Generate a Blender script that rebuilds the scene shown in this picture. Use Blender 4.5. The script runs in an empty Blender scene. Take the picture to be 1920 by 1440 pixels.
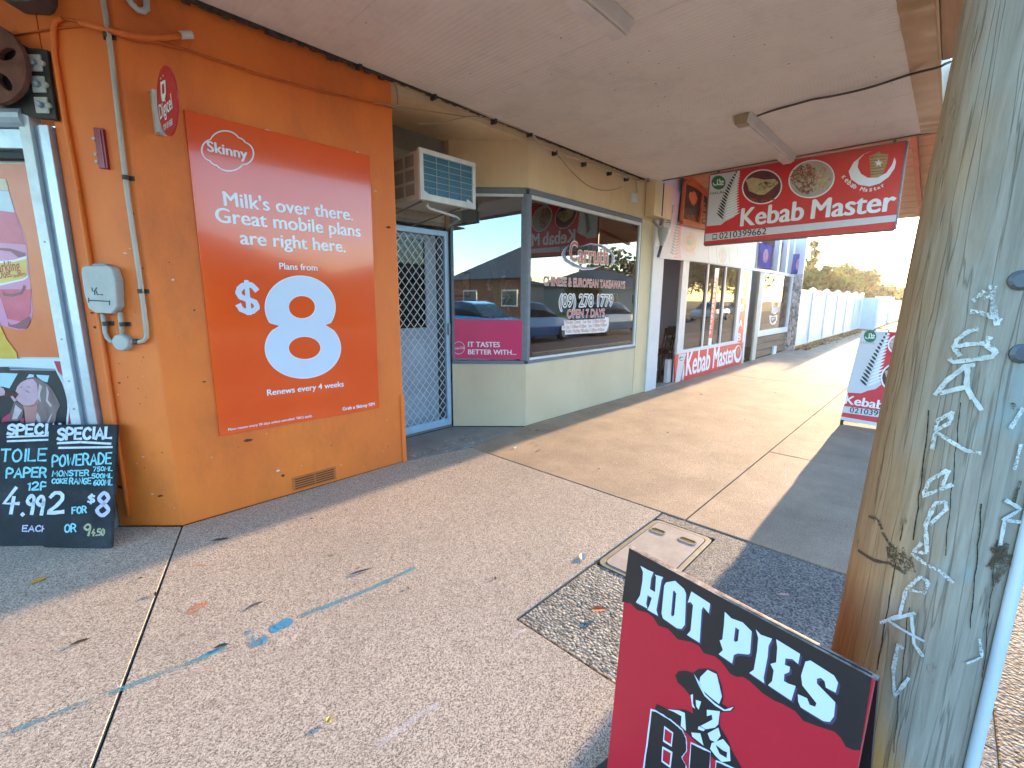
import bpy, bmesh, math, random
from mathutils import Vector, Matrix
from mathutils.geometry import tessellate_polygon
random.seed(7)
S = bpy.context.scene
COL = S.collection
R = math.radians
V = Vector

# ------------------------------------------------------------------ camera, world, sun, exposure
CAM_Z = 1.45
FPX = 855.4                                   # focal length in pixels of the 1920 px wide photograph
yaw, pitch, roll = R(46.551), R(-10.567), R(0.3758)
Fw = V((math.sin(yaw) * math.cos(pitch), math.cos(yaw) * math.cos(pitch), math.sin(pitch)))
_r = V((math.cos(yaw), -math.sin(yaw), 0))
_u = _r.cross(Fw)
Rt = _r * math.cos(roll) + _u * math.sin(roll)
Up = -_r * math.sin(roll) + _u * math.cos(roll)
CAM = V((0, 0, CAM_Z))
cd = bpy.data.cameras.new('camera')
cam = bpy.data.objects.new('camera', cd)
COL.objects.link(cam)
cd.sensor_fit = 'HORIZONTAL'
cd.sensor_width = 36
cd.lens = FPX / 1920 * 36
cd.clip_start = 0.05
cd.clip_end = 3000
m3 = Matrix((Rt, Up, -Fw)).transposed()
cam.matrix_world = Matrix.Translation(CAM) @ m3.to_4x4()
S.camera = cam

SUN_AZ, SUN_EL = R(89.2), R(5.2)              # azimuth measured from +Y towards +X
W = bpy.data.worlds.new('World')
S.world = W
W.use_nodes = True
wn = W.node_tree
sky = wn.nodes.new('ShaderNodeTexSky')
sky.sky_type = 'NISHITA'
sky.sun_disc = False
sky.sun_elevation = SUN_EL
sky.sun_rotation = SUN_AZ
sky.air_density = 1.0
sky.dust_density = 0.3
sky.ozone_density = 3.0
wn.nodes['Background'].inputs['Strength'].default_value = 0.15
wn.links.new(sky.outputs[0], wn.nodes['Background'].inputs[0])
sl = bpy.data.lights.new('sun', 'SUN')
sl.energy = 2.3
sl.angle = R(0.5)
sl.color = (1.0, 0.70, 0.42)
so = bpy.data.objects.new('sun', sl)
COL.objects.link(so)
sd = V((math.sin(SUN_AZ) * math.cos(SUN_EL), math.cos(SUN_AZ) * math.cos(SUN_EL), math.sin(SUN_EL)))
so.rotation_euler = sd.to_track_quat('Z', 'Y').to_euler()
so.location = (20, -5, 12)
S.view_settings.view_transform = 'Standard'
S.view_settings.look = 'None'
S.view_settings.gamma = 1
S.view_settings.exposure = 3.8
S.cycles.max_bounces = 10
S.cycles.diffuse_bounces = 5
S.cycles.transparent_max_bounces = 16
S.cycles.sample_clamp_indirect = 6

# ------------------------------------------------------------------ helpers
def ray(px, py):
    return Rt * ((px - 960) / FPX) - Up * ((py - 720) / FPX) + Fw

class Plane:
    """A real plane in the place; p() gives the point of it that the photograph shows at a pixel."""
    def __init__(s, p0, n):
        s.p0 = V(p0)
        s.n = V(n).normalized()
        if (CAM - s.p0).dot(s.n) < 0:
            s.n = -s.n
    def p(s, px, py, off=0.0):
        d = ray(px, py)
        return CAM + d * ((s.p0 - CAM).dot(s.n) / d.dot(s.n)) + s.n * off

def crop(x0, y0, sc):
    return lambda x, y: (x0 + x / sc, y0 + y / sc)
Z1 = crop(0, 0, 4); Z2 = crop(0, 300, 4); Z3 = crop(0, 640, 3.429); Z4 = crop(340, 200, 2.1818)
Z5 = crop(700, 0, 3.5556); Z6 = crop(720, 240, 3.6923); Z7 = crop(720, 500, 3.6923); Z8 = crop(1180, 240, 3.5556)
Y1 = crop(1180, 440, 3.5556); Y2 = crop(1360, 0, 3.4286); Y3 = crop(1480, 420, 4.3636); Y4 = crop(1100, 1000, 3.2732)
Y5 = crop(1500, 740, 2.0571); Y6 = crop(900, 780, 2.5263); Y7 = crop(0, 980, 3.0); Y8 = crop(500, 900, 2.6667)
X1 = crop(1220, 600, 7.385); X2 = crop(1200, 330, 8.0); X4 = crop(0, 460, 7.2); X3 = crop(0, 280, 7.2)
X5 = crop(0, 660, 9.6); X6 = crop(1400, 480, 7.2); X7 = crop(980, 440, 6.0)

def hx(h):
    h = h.lstrip('#')
    c = [int(h[i:i + 2], 16) / 255 for i in (0, 2, 4)]
    return tuple((x / 12.92 if x <= .04045 else ((x + .055) / 1.055) ** 2.4) for x in c) + (1,)

MATS = {}
def mat(name, c, rough=.6, var=.12, scale=6, stretch=(1, 1, 1), bump=0, bscale=80, metal=0, spec=.5, c2=None, dirt=0, dscale=2.5, dcol='#2a2420', coat=0):
    """Principled material: base colour broken up by noise, optional second colour, grime patches and bump."""
    if name in MATS:
        return MATS[name]
    m = bpy.data.materials.new(name)
    m.use_nodes = True
    nt = m.node_tree
    N = nt.nodes
    b = N['Principled BSDF']
    b.inputs['Roughness'].default_value = rough
    b.inputs['Metallic'].default_value = metal
    b.inputs['Specular IOR Level'].default_value = spec
    b.inputs['Coat Weight'].default_value = coat
    g = N.new('ShaderNodeNewGeometry')
    mp = N.new('ShaderNodeMapping')
    mp.inputs['Scale'].default_value = stretch
    nt.links.new(g.outputs['Position'], mp.inputs['Vector'])
    n1 = N.new('ShaderNodeTexNoise')
    n1.inputs['Scale'].default_value = scale
    n1.inputs['Detail'].default_value = 6
    n1.inputs['Roughness'].default_value = .65
    nt.links.new(mp.outputs[0], n1.inputs['Vector'])
    base = hx(c) if isinstance(c, str) else c
    lo = hx(c2) if c2 else tuple(x * (1 - var) for x in base[:3]) + (1,)
    hi = tuple(min(1, x * (1 + (0 if c2 else var * .6))) for x in base[:3]) + (1,)
    rp = N.new('ShaderNodeValToRGB')
    rp.color_ramp.elements[0].position = .33
    rp.color_ramp.elements[0].color = lo
    rp.color_ramp.elements[1].position = .67
    rp.color_ramp.elements[1].color = hi
    nt.links.new(n1.outputs['Fac'], rp.inputs[0])
    out = rp.outputs[0]
    if dirt:
        n2 = N.new('ShaderNodeTexNoise')
        n2.inputs['Scale'].default_value = dscale
        n2.inputs['Detail'].default_value = 9
        n2.inputs['Roughness'].default_value = .75
        nt.links.new(mp.outputs[0], n2.inputs['Vector'])
        r2 = N.new('ShaderNodeValToRGB')
        r2.color_ramp.elements[0].position = .5
        r2.color_ramp.elements[0].color = (0, 0, 0, 1)
        r2.color_ramp.elements[1].position = .78
        r2.color_ramp.elements[1].color = (dirt, dirt, dirt, 1)
        nt.links.new(n2.outputs['Fac'], r2.inputs[0])
        mx = N.new('ShaderNodeMix')
        mx.data_type = 'RGBA'
        mx.inputs['B'].default_value = hx(dcol)
        nt.links.new(r2.outputs[0], mx.inputs['Factor'])
        nt.links.new(out, mx.inputs['A'])
        out = mx.outputs['Result']
    nt.links.new(out, b.inputs['Base Color'])
    if bump:
        n3 = N.new('ShaderNodeTexNoise')
        n3.inputs['Scale'].default_value = bscale
        n3.inputs['Detail'].default_value = 5
        nt.links.new(mp.outputs[0], n3.inputs['Vector'])
        bp = N.new('ShaderNodeBump')
        bp.inputs['Strength'].default_value = bump
        bp.inputs['Distance'].default_value = .004
        nt.links.new(n3.outputs['Fac'], bp.inputs['Height'])
        nt.links.new(bp.outputs[0], b.inputs['Normal'])
    MATS[name] = m
    return m

def glass(name, tint=(.8, .87, .88, 1), ior=2.1, rough=0.0):
    if name in MATS:
        return MATS[name]
    m = bpy.data.materials.new(name)
    m.use_nodes = True
    nt = m.node_tree
    nt.nodes.remove(nt.nodes['Principled BSDF'])
    tr = nt.nodes.new('ShaderNodeBsdfTransparent')
    tr.inputs[0].default_value = tint
    gl = nt.nodes.new('ShaderNodeBsdfGlossy')
    gl.inputs['Roughness'].default_value = rough
    fr = nt.nodes.new('ShaderNodeFresnel')
    fr.inputs['IOR'].default_value = ior
    mx = nt.nodes.new('ShaderNodeMixShader')
    nt.links.new(fr.outputs[0], mx.inputs[0])
    nt.links.new(tr.outputs[0], mx.inputs[1])
    nt.links.new(gl.outputs[0], mx.inputs[2])
    nt.links.new(mx.outputs[0], nt.nodes['Material Output'].inputs[0])
    MATS[name] = m
    return m

def link(o, parent=None):
    COL.objects.link(o)
    if parent is not None:
        o.parent = parent
        o.matrix_parent_inverse = WINV.get(parent.name, Matrix())
    return o
WINV = {}

class MB:
    def __init__(s):
        s.v = []
        s.f = []
        s.mi = []
        s.cur = 0
    def add(s, vs, fs):
        k = len(s.v)
        s.v += [tuple(x) for x in vs]
        s.f += [[i + k for i in f] for f in fs]
        s.mi += [s.cur] * len(fs)
        return s
    def box(s, lo, hi):
        (a, b, c), (d, e, f) = lo, hi
        return s.add([(a, b, c), (d, b, c), (d, e, c), (a, e, c), (a, b, f), (d, b, f), (d, e, f), (a, e, f)],
                     [(0, 3, 2, 1), (4, 5, 6, 7), (0, 1, 5, 4), (1, 2, 6, 5), (2, 3, 7, 6), (3, 0, 4, 7)])
    def obox(s, o, ax, ay, az):
        o, ax, ay, az = V(o), V(ax), V(ay), V(az)
        return s.add([o, o + ax, o + ax + ay, o + ay, o + az, o + ax + az, o + ax + ay + az, o + ay + az],
                     [(0, 3, 2, 1), (4, 5, 6, 7), (0, 1, 5, 4), (1, 2, 6, 5), (2, 3, 7, 6), (3, 0, 4, 7)])
    def poly(s, pts, holes=()):
        loops = [[V(p) for p in pts]] + [[V(p) for p in h] for h in holes]
        allv = [p for l in loops for p in l]
        tri = tessellate_polygon(loops)
        return s.add(allv, [list(t) for t in tri])
    def prism(s, pts, vec, holes=()):
        vec = V(vec)
        loops = [[V(p) for p in pts]] + [[V(p) for p in h] for h in holes]
        allv = [p for l in loops for p in l]
        n = len(allv)
        tri = [list(t) for t in tessellate_polygon(loops)]
        fs = tri + [[i + n for i in reversed(t)] for t in tri]
        k = 0
        for l in loops:
            for i in range(len(l)):
                a, b = k + i, k + (i + 1) % len(l)
                fs.append([a, b, b + n, a + n])
            k += len(l)
        return s.add(allv + [p + vec for p in allv], fs)
    def tube(s, path, r, seg=8, cap=True):
        path = [V(p) for p in path]
        rr = r if isinstance(r, (list, tuple)) else [r] * len(path)
        rings = []
        up = None
        for i, p in enumerate(path):
            t = (path[min(i + 1, len(path) - 1)] - path[max(i - 1, 0)])
            if t.length < 1e-9:
                t = V((0, 0, 1))
            t.normalize()
            if up is None:
                up = t.orthogonal().normalized()
            up = (up - t * up.dot(t))
            if up.length < 1e-6:
                up = t.orthogonal()
            up.normalize()
            sd_ = t.cross(up)
            rings.append([p + (up * math.cos(2 * math.pi * j / seg) + sd_ * math.sin(2 * math.pi * j / seg)) * rr[i] for j in range(seg)])
        vs = [q for ring in rings for q in ring]
        fs = []
        for i in range(len(path) - 1):
            for j in range(seg):
                a = i * seg + j
                b = i * seg + (j + 1) % seg
                fs.append((a, b, b + seg, a + seg))
        if cap:
            fs.append(list(range(seg - 1, -1, -1)))
            k = (len(path) - 1) * seg
            fs.append([k + j for j in range(seg)])
        return s.add(vs, fs)
    def lathe(s, o, axis, prof, seg=20):
        """prof: list of (distance along axis, radius)"""
        o, axis = V(o), V(axis).normalized()
        u = axis.orthogonal().normalized()
        w = axis.cross(u)
        vs = []
        for h, r in prof:
            for j in range(seg):
                a = 2 * math.pi * j / seg
                vs.append(o + axis * h + (u * math.cos(a) + w * math.sin(a)) * r)
        fs = []
        for i in range(len(prof) - 1):
            for j in range(seg):
                a = i * seg + j
                b = i * seg + (j + 1) % seg
                fs.append((a, b, b + seg, a + seg))
        fs.append(list(range(seg - 1, -1, -1)))
        k = (len(prof) - 1) * seg
        fs.append([k + j for j in range(seg)])
        return s.add(vs, fs)
    def stroke(s, pts, w, n, off=0.0):
        """a flat ribbon of width w lying on the plane with normal n"""
        pts = [V(p) for p in pts]
        n = V(n)
        L, Rr = [], []
        for i, p in enumerate(pts):
            t = (pts[min(i + 1, len(pts) - 1)] - pts[max(i - 1, 0)])
            sdv = n.cross(t)
            if sdv.length < 1e-9:
                sdv = n.orthogonal()
            sdv.normalize()
            ww = w * random.uniform(.85, 1.12) * .5
            e = t.normalized() * w * .35 if len(pts) > 1 else V((0, 0, 0))
            q = p + n * off - (e if i == 0 else V((0, 0, 0))) + (e if i == len(pts) - 1 else V((0, 0, 0)))
            L.append(q + sdv * ww)
            Rr.append(q - sdv * ww)
        m = len(pts)
        return s.add(L + Rr, [(i, i + 1, m + i + 1, m + i) for i in range(m - 1)])
    def build(s, name, material, parent=None, smooth=False, bevel=0, seg=2):
        me = bpy.data.meshes.new(name)
        me.from_pydata(s.v, [], s.f)
        bm = bmesh.new()
        bm.from_mesh(me)
        bmesh.ops.remove_doubles(bm, verts=bm.verts, dist=1e-6)
        bmesh.ops.recalc_face_normals(bm, faces=bm.faces)
        if smooth:
            for f in bm.faces:
                f.smooth = True
        bm.to_mesh(me)
        bm.free()
        for mm in (material if isinstance(material, (list, tuple)) else [material]):
            me.materials.append(mm)
        if isinstance(material, (list, tuple)) and len(me.polygons) == len(s.mi):
            me.polygons.foreach_set('material_index', s.mi)
        o = bpy.data.objects.new(name, me)
        link(o, parent)
        if bevel:
            md = o.modifiers.new('bevel', 'BEVEL')
            md.width = bevel
            md.segments = seg
            md.limit_method = 'ANGLE'
            md.angle_limit = R(40)
        return o

def tag(o, label=None, cat=None, group=None, kind=None):
    if label: o['label'] = label
    if cat: o['category'] = cat
    if group: o['group'] = group
    if kind: o['kind'] = kind
    return o

def thing(name, label, cat, loc=(0, 0, 0), group=None):
    o = bpy.data.objects.new(name, None)
    o.empty_display_size = .1
    COL.objects.link(o)
    o.location = loc
    WINV[o.name] = Matrix.Translation(-V(loc))
    return tag(o, label, cat, group)

def copy_tree(o, parent=None):
    c = o.copy()
    COL.objects.link(c)
    if parent is not None:
        c.parent = parent
    for ch in list(o.children):
        copy_tree(ch, c)
    return c

def text_mesh(s, bold=0.0, spacing=1.0, shear=0.0):
    cu = bpy.data.curves.new('tmp_text', 'FONT')
    cu.body = s
    cu.size = 1
    cu.offset = bold
    cu.space_character = spacing
    cu.shear = shear
    cu.resolution_u = 4
    ob = bpy.data.objects.new('tmp_text', cu)
    COL.objects.link(ob)
    bpy.context.view_layer.update()
    dg = bpy.context.evaluated_depsgraph_get()
    me = bpy.data.meshes.new_from_object(ob.evaluated_get(dg))
    vs = [v.co.copy() for v in me.vertices]
    fs = [list(p.vertices) for p in me.polygons]
    bpy.data.objects.remove(ob)
    bpy.data.curves.remove(cu)
    bpy.data.meshes.remove(me)
    return vs, fs

def text(mb, s, a, b, n, ysc=1.0, off=.0015, bold=.012, spacing=1.0, shear=0.0, height=None):
    """letters running from a to b on a surface with outward normal n"""
    a, b, n = V(a), V(b), V(n).normalized()
    vs, fs = text_mesh(s, 0.0, spacing, shear)
    x0 = min(v.x for v in vs)
    x1 = max(v.x for v in vs)
    ex = b - a
    k = ex.length / (x1 - x0)
    ex.normalize()
    ey = n.cross(ex).normalized()
    if ey.z < 0 and abs(n.z) < .9:
        ey = -ey
    ky = k * ysc
    if height:
        ky = height / .72
    # weight: copies of the letters side by side, each a hair further out than the last
    if bold <= .004: sh = [(0, 0)]
    elif bold <= .05: sh = [(0, 0), (-bold, 0), (bold, 0), (0, bold * .6)]
    else: sh = [(bold * .6 * math.cos(R(45 * i)), bold * .6 * math.sin(R(45 * i))) for i in range(8)]
    for i, (sx_, sy_) in enumerate(sh):
        mb.add([a + ex * ((v.x - x0 + sx_) * k) + ey * ((v.y + sy_) * ky) + n * (off + .00006 * i) for v in vs], fs)
    return mb

def tp(mb, s, pl, p0, p1, **kw):
    return text(mb, s, pl.p(*p0), pl.p(*p1), pl.n, **kw)

def pp(pl, pts, f=None, off=0.0):
    return [pl.p(*(f(*q) if f else q), off) for q in pts]

def disc_pts(c, ax, ay, n=36, a0=0.0, a1=2 * math.pi):
    c, ax, ay = V(c), V(ax), V(ay)
    return [c + ax * math.cos(a0 + (a1 - a0) * i / n) + ay * math.sin(a0 + (a1 - a0) * i / n) for i in range(n)]

def ell(cx, cy, rx, ry, n=32, a0=0.0, a1=360.0, rot=0.0):
    c, s_ = math.cos(R(rot)), math.sin(R(rot))
    out = []
    for i in range(n + (0 if abs(a1 - a0) >= 359.9 else 1)):
        a = R(a0 + (a1 - a0) * i / n)
        x, y = rx * math.cos(a), ry * math.sin(a)
        out.append((cx + x * c - y * s_, cy + x * s_ + y * c))
    return out

# single-stroke hand lettering in a unit box (x 0..~.7, y 0..1)
HAND = {
 'A': [[(0, 0), (.33, 1), (.66, 0)], [(.12, .36), (.54, .36)]], 'B': [[(0, 0), (0, 1), (.4, .95), (.5, .75), (.38, .55), (0, .5)], [(.38, .55), (.58, .3), (.42, .05), (0, 0)]],
 'C': [[(.58, .82), (.4, 1), (.15, .9), (0, .5), (.12, .1), (.38, 0), (.6, .16)]], 'D': [[(0, 0), (0, 1), (.35, .92), (.6, .55), (.4, .1), (0, 0)]],
 'E': [[(.55, 1), (0, 1), (0, 0), (.55, 0)], [(0, .52), (.45, .52)]], 'F': [[(.55, 1), (0, 1), (0, 0)], [(0, .52), (.42, .52)]],
 'G': [[(.58, .85), (.35, 1), (.08, .8), (0, .4), (.2, .02), (.52, .1), (.58, .42), (.35, .42)]], 'H': [[(0, 0), (0, 1)], [(.55, 0), (.55, 1)], [(0, .5), (.55, .5)]],
 'I': [[(.1, 0), (.1, 1)]], 'K': [[(0, 0), (0, 1)], [(.55, 1), (.02, .48), (.58, 0)]], 'L': [[(0, 1), (0, 0), (.5, 0)]],
 'M': [[(0, 0), (.08, 1), (.36, .35), (.64, 1), (.74, 0)]], 'N': [[(0, 0), (0, 1), (.55, 0), (.55, 1)]],
 'O': [[(.3, 1), (.08, .82), (0, .45), (.12, .08), (.34, 0), (.55, .2), (.6, .6), (.45, .92), (.3, 1)]], 'P': [[(0, 0), (0, 1), (.42, .95), (.55, .72), (.4, .5), (0, .45)]],
 'R': [[(0, 0), (0, 1), (.42, .95), (.52, .74), (.4, .54), (0, .48)], [(.3, .5), (.58, 0)]], 'S': [[(.55, .86), (.32, 1), (.06, .86), (.1, .6), (.46, .44), (.56, .2), (.32, 0), (0, .12)]],
 'T': [[(0, 1), (.62, 1)], [(.31, 1), (.31, 0)]], 'U': [[(0, 1), (.02, .25), (.25, 0), (.5, .2), (.55, 1)]], 'W': [[(0, 1), (.16, 0), (.36, .7), (.56, 0), (.76, 1)]],
 'Y': [[(0, 1), (.3, .5)], [(.62, 1), (.2, 0)]], '0': [[(.3, 1), (.06, .75), (.03, .3), (.28, 0), (.52, .3), (.5, .78), (.3, 1)]], '1': [[(.1, .8), (.25, 1), (.25, 0)]],
 '2': [[(.02, .78), (.18, .98), (.42, .95), (.5, .7), (.3, .35), (0, 0), (.58, .04)]], '4': [[(.42, 1), (0, .38), (.6, .38)], [(.38, .62), (.34, 0)]],
 '5': [[(.52, 1), (.1, 1), (.06, .56), (.36, .6), (.54, .32), (.36, 0), (.02, .08)]], '6': [[(.46, .95), (.16, .7), (.02, .3), (.22, 0), (.5, .16), (.44, .46), (.06, .34)]],
 '7': [[(0, 1), (.55, 1), (.2, 0)]], '8': [[(.3, .52), (.06, .75), (.28, 1), (.5, .78), (.3, .52), (.02, .24), (.28, 0), (.56, .24), (.3, .52)]],
 '9': [[(.5, .62), (.28, .5), (.04, .72), (.26, 1), (.48, .9), (.5, .6), (.42, 0)]], '$': [[(.52, .8), (.3, .92), (.08, .78), (.14, .58), (.44, .44), (.52, .22), (.3, .08), (.02, .2)], [(.3, 1.06), (.26, -.06)]],
 '.': [[(.04, 0), (.1, .05)]], '-': [[(0, .45), (.4, .45)]],
}
def smooth_line(pts, k=3):
    if len(pts) < 3:
        return pts
    out = []
    P = [pts[0]] + list(pts) + [pts[-1]]
    for i in range(1, len(P) - 2):
        p0, p1, p2, p3 = (V((*q, 0)) if len(q) == 2 else V(q) for q in P[i - 1:i + 3])
        for j in range(k):
            t = j / k
            out.append(.5 * ((2 * p1) + (p2 - p0) * t + (2 * p0 - 5 * p1 + 4 * p2 - p3) * t * t + (3 * p1 - p0 - 3 * p2 + p3) * t ** 3))
    out.append(V((*pts[-1], 0)) if len(pts[-1]) == 2 else V(pts[-1]))
    return out

def hand(mb, s, a, b, up_h, n, w, off=.0012, smooth=True):
    """hand lettering running from a to b, letter height up_h, pen width w"""
    a, b, n = V(a), V(b), V(n).normalized()
    ex = (b - a)
    L = ex.length
    ex.normalize()
    ey = n.cross(ex)
    if ey.z < 0 and abs(n.z) < .9:
        ey = -ey
    widths = []
    for ch in s:
        if ch == ' ':
            widths.append(.4)
        else:
            widths.append(max(x for st in HAND[ch] for x, y in st) + .2)
    k = L / (sum(widths) - .2)
    x = 0
    for ch, wd in zip(s, widths):
        if ch != ' ':
            dy = random.uniform(-.04, .04)
            for st in HAND[ch]:
                pts = smooth_line(st, 4) if (smooth and ch in 'BCDGOPRSU02356890$') else [V((*q, 0)) for q in st]
                mb.stroke([a + ex * ((x + q[0]) * k) + ey * ((q[1] + dy) * up_h) for q in pts], w, n, off)
        x += wd
    return mb

# ------------------------------------------------------------------ planes of the place
D = 3.406                                   # distance of the shop fronts
FACADE = Plane((0, D, 0), (0, -1, 0))
CH = Plane((0.519, 3.41, 0), (-1, -1, 0))   # the splayed corner with the roller door
CHE = V((-.70711, .70711, 0))               # along the splayed corner, away from the front
CHN = V((-.70711, -.70711, 0))
CHO = V((0.519, D, 0))
def ch(s, z, off=0.0):
    return CHO + CHE * s + CHN * off + V((0, 0, z))
SPL = Plane((3.824, D, 0), (-1, -1, 0))     # splayed side of the takeaway window
CANZ = 3.12
GROUND = Plane((0, 0, 0), (0, 0, 1))
# ------------------------------------------------------------------ ground materials
def aggregate(name, c_lo, c_mid, c_hi, scale, bump, stain='#6b625a', stain_amt=.35, fine=1.0, rough=.85):
    m = bpy.data.materials.new(name)
    m.use_nodes = True
    nt = m.node_tree
    N, L = nt.nodes, nt.links
    b = N['Principled BSDF']
    b.inputs['Roughness'].default_value = rough
    b.inputs['Specular IOR Level'].default_value = .25
    g = N.new('ShaderNodeNewGeometry')
    wob = N.new('ShaderNodeTexNoise')
    wob.inputs['Scale'].default_value = scale * .8
    L.new(g.outputs['Position'], wob.inputs['Vector'])
    add = N.new('ShaderNodeVectorMath')
    add.operation = 'MULTIPLY_ADD'
    L.new(wob.outputs['Color'], add.inputs[0])
    add.inputs[1].default_value = (.6 / scale,) * 3
    L.new(g.outputs['Position'], add.inputs[2])
    vo = N.new('ShaderNodeTexVoronoi')
    vo.inputs['Scale'].default_value = scale
    L.new(add.outputs[0], vo.inputs['Vector'])
    sp = N.new('ShaderNodeSeparateColor')
    L.new(vo.outputs['Color'], sp.inputs[0])
    rp = N.new('ShaderNodeValToRGB')
    e = rp.color_ramp.elements
    e[0].position = .08; e[0].color = hx(c_lo)
    e[1].position = .9; e[1].color = hx(c_hi)
    e2 = e.new(.42); e2.color = hx(c_mid)
    L.new(sp.outputs[0], rp.inputs[0])
    st = N.new('ShaderNodeTexNoise')
    st.inputs['Scale'].default_value = 1.3
    st.inputs['Detail'].default_value = 10
    st.inputs['Roughness'].default_value = .72
    L.new(g.outputs['Position'], st.inputs['Vector'])
    sr = N.new('ShaderNodeValToRGB')
    sr.color_ramp.elements[0].position = .42
    sr.color_ramp.elements[0].color = (0, 0, 0, 1)
    sr.color_ramp.elements[1].position = .72
    sr.color_ramp.elements[1].color = (stain_amt,) * 3 + (1,)
    L.new(st.outputs['Fac'], sr.inputs[0])
    mx = N.new('ShaderNodeMix')
    mx.data_type = 'RGBA'
    mx.inputs['B'].default_value = hx(stain)
    L.new(sr.outputs[0], mx.inputs['Factor'])
    L.new(rp.outputs[0], mx.inputs['A'])
    # spots of old chewing gum and splashes
    sv = N.new('ShaderNodeTexVoronoi')
    sv.inputs['Scale'].default_value = 2.6
    L.new(g.outputs['Position'], sv.inputs['Vector'])
    sv2 = N.new('ShaderNodeValToRGB')
    sv2.color_ramp.elements[0].position = .035
    sv2.color_ramp.elements[0].color = (.5, .5, .5, 1)
    sv2.color_ramp.elements[1].position = .05
    sv2.color_ramp.elements[1].color = (0, 0, 0, 1)
    L.new(sv.outputs['Distance'], sv2.inputs[0])
    mx2 = N.new('ShaderNodeMix')
    mx2.data_type = 'RGBA'
    mx2.inputs['B'].default_value = hx('#4d4742')
    L.new(sv2.outputs[0], mx2.inputs['Factor'])
    L.new(mx.outputs['Result'], mx2.inputs['A'])
    L.new(mx2.outputs['Result'], b.inputs['Base Color'])
    fn = N.new('ShaderNodeTexNoise')
    fn.inputs['Scale'].default_value = scale * 2.2
    fn.inputs['Detail'].default_value = 4
    L.new(g.outputs['Position'], fn.inputs['Vector'])
    hm = N.new('ShaderNodeMath')
    hm.operation = 'MULTIPLY_ADD'
    L.new(fn.outputs['Fac'], hm.inputs[0])
    hm.inputs[1].default_value = .5 * fine
    inv = N.new('ShaderNodeMath')
    inv.operation = 'SUBTRACT'
    inv.inputs[0].default_value = 1
    L.new(vo.outputs['Distance'], inv.inputs[1])
    L.new(inv.outputs[0], hm.inputs[2])
    bp = N.new('ShaderNodeBump')
    bp.inputs['Strength'].default_value = bump
    bp.inputs['Distance'].default_value = .35 / scale
    L.new(hm.outputs[0], bp.inputs['Height'])
    L.new(bp.outputs[0], b.inputs['Normal'])
    return m

def brushed(name, c, c2):
    m = mat(name, c, rough=.9, c2=c2, scale=2.2, dirt=.35, dscale=3.2, dcol='#6d655c', spec=.2)
    nt = m.node_tree
    N, L = nt.nodes, nt.links
    b = N['Principled BSDF']
    g = [n for n in N if n.type == 'NEW_GEOMETRY'][0]
    hts = []
    for sc_, st in ((48, (.3, 1, 1)), (120, (1, 1, 1))):
        mp = N.new('ShaderNodeMapping')
        mp.inputs['Scale'].default_value = st
        mp.inputs['Rotation'].default_value = (0, 0, R(8))
        L.new(g.outputs['Position'], mp.inputs[0])
        n = N.new('ShaderNodeTexNoise')
        n.inputs['Scale'].default_value = sc_
        n.inputs['Detail'].default_value = 6
        n.inputs['Roughness'].default_value = .7
        L.new(mp.outputs[0], n.inputs['Vector'])
        hts.append(n)
    spk = N.new('ShaderNodeTexNoise'); spk.inputs['Scale'].default_value = 95; spk.inputs['Detail'].default_value = 8; spk.inputs['Roughness'].default_value = .8
    L.new(g.outputs['Position'], spk.inputs['Vector'])
    spr = N.new('ShaderNodeValToRGB')
    spr.color_ramp.elements[0].position = .36; spr.color_ramp.elements[0].color = (.62, .6, .58, 1)
    spr.color_ramp.elements[1].position = .58; spr.color_ramp.elements[1].color = (1.06, 1.06, 1.06, 1)
    L.new(spk.outputs['Fac'], spr.inputs[0])
    ml = N.new('ShaderNodeMix'); ml.data_type = 'RGBA'; ml.blend_type = 'MULTIPLY'; ml.inputs['Factor'].default_value = 1
    L.new(b.inputs['Base Color'].links[0].from_socket, ml.inputs['A']); L.new(spr.outputs[0], ml.inputs['B']); L.new(ml.outputs['Result'], b.inputs['Base Color'])
    a = N.new('ShaderNodeMath')
    L.new(hts[0].outputs['Fac'], a.inputs[0])
    L.new(hts[1].outputs['Fac'], a.inputs[1])
    bp = N.new('ShaderNodeBump')
    bp.inputs['Strength'].default_value = .8
    bp.inputs['Distance'].default_value = .006
    L.new(a.outputs[0], bp.inputs['Height'])
    L.new(bp.outputs[0], b.inputs['Normal'])
    return m

M_AGG = aggregate('exposed_aggregate', '#6d6157', '#ab9988', '#d3c2b0', 270, .36, stain='#85796d')
M_BRUSH = brushed('brushed_concrete', '#b29d88', '#978574')
M_PEB = aggregate('loose_pebble_concrete', '#55554f', '#7d7972', '#a8a196', 72, .9, stain='#4c5158', stain_amt=.55, fine=.6)
M_CHIP = aggregate('dark_chip_asphalt', '#4c4c4c', '#6d6b69', '#98938b', 130, .9, stain='#3d3e40', stain_amt=.5)
M_ROAD = aggregate('road_asphalt', '#2c2c2e', '#3f3f40', '#5a5956', 90, .6, stain='#333335', stain_amt=.5)
M_BERM = aggregate('berm_seal', '#4b453f', '#71685e', '#9a8f80', 70, .9, stain='#4a443c', stain_amt=.5)
M_SOIL = mat('joint_dirt', '#3a342d', rough=.95, var=.4, scale=30, spec=.1)
M_GRASS = mat('verge_grass', '#6d7a35', rough=.9, c2='#4b5a28', scale=14, bump=1.0, bscale=90, spec=.2)

def slab(name, pts, m, z=0.0, th=.09, bev=.004):
    b = MB()
    b.prism([(x, y, z - th) for x, y in pts], (0, 0, th))
    o = b.build(name, m, None, bevel=bev, seg=1)
    return tag(o, kind='structure')

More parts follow.
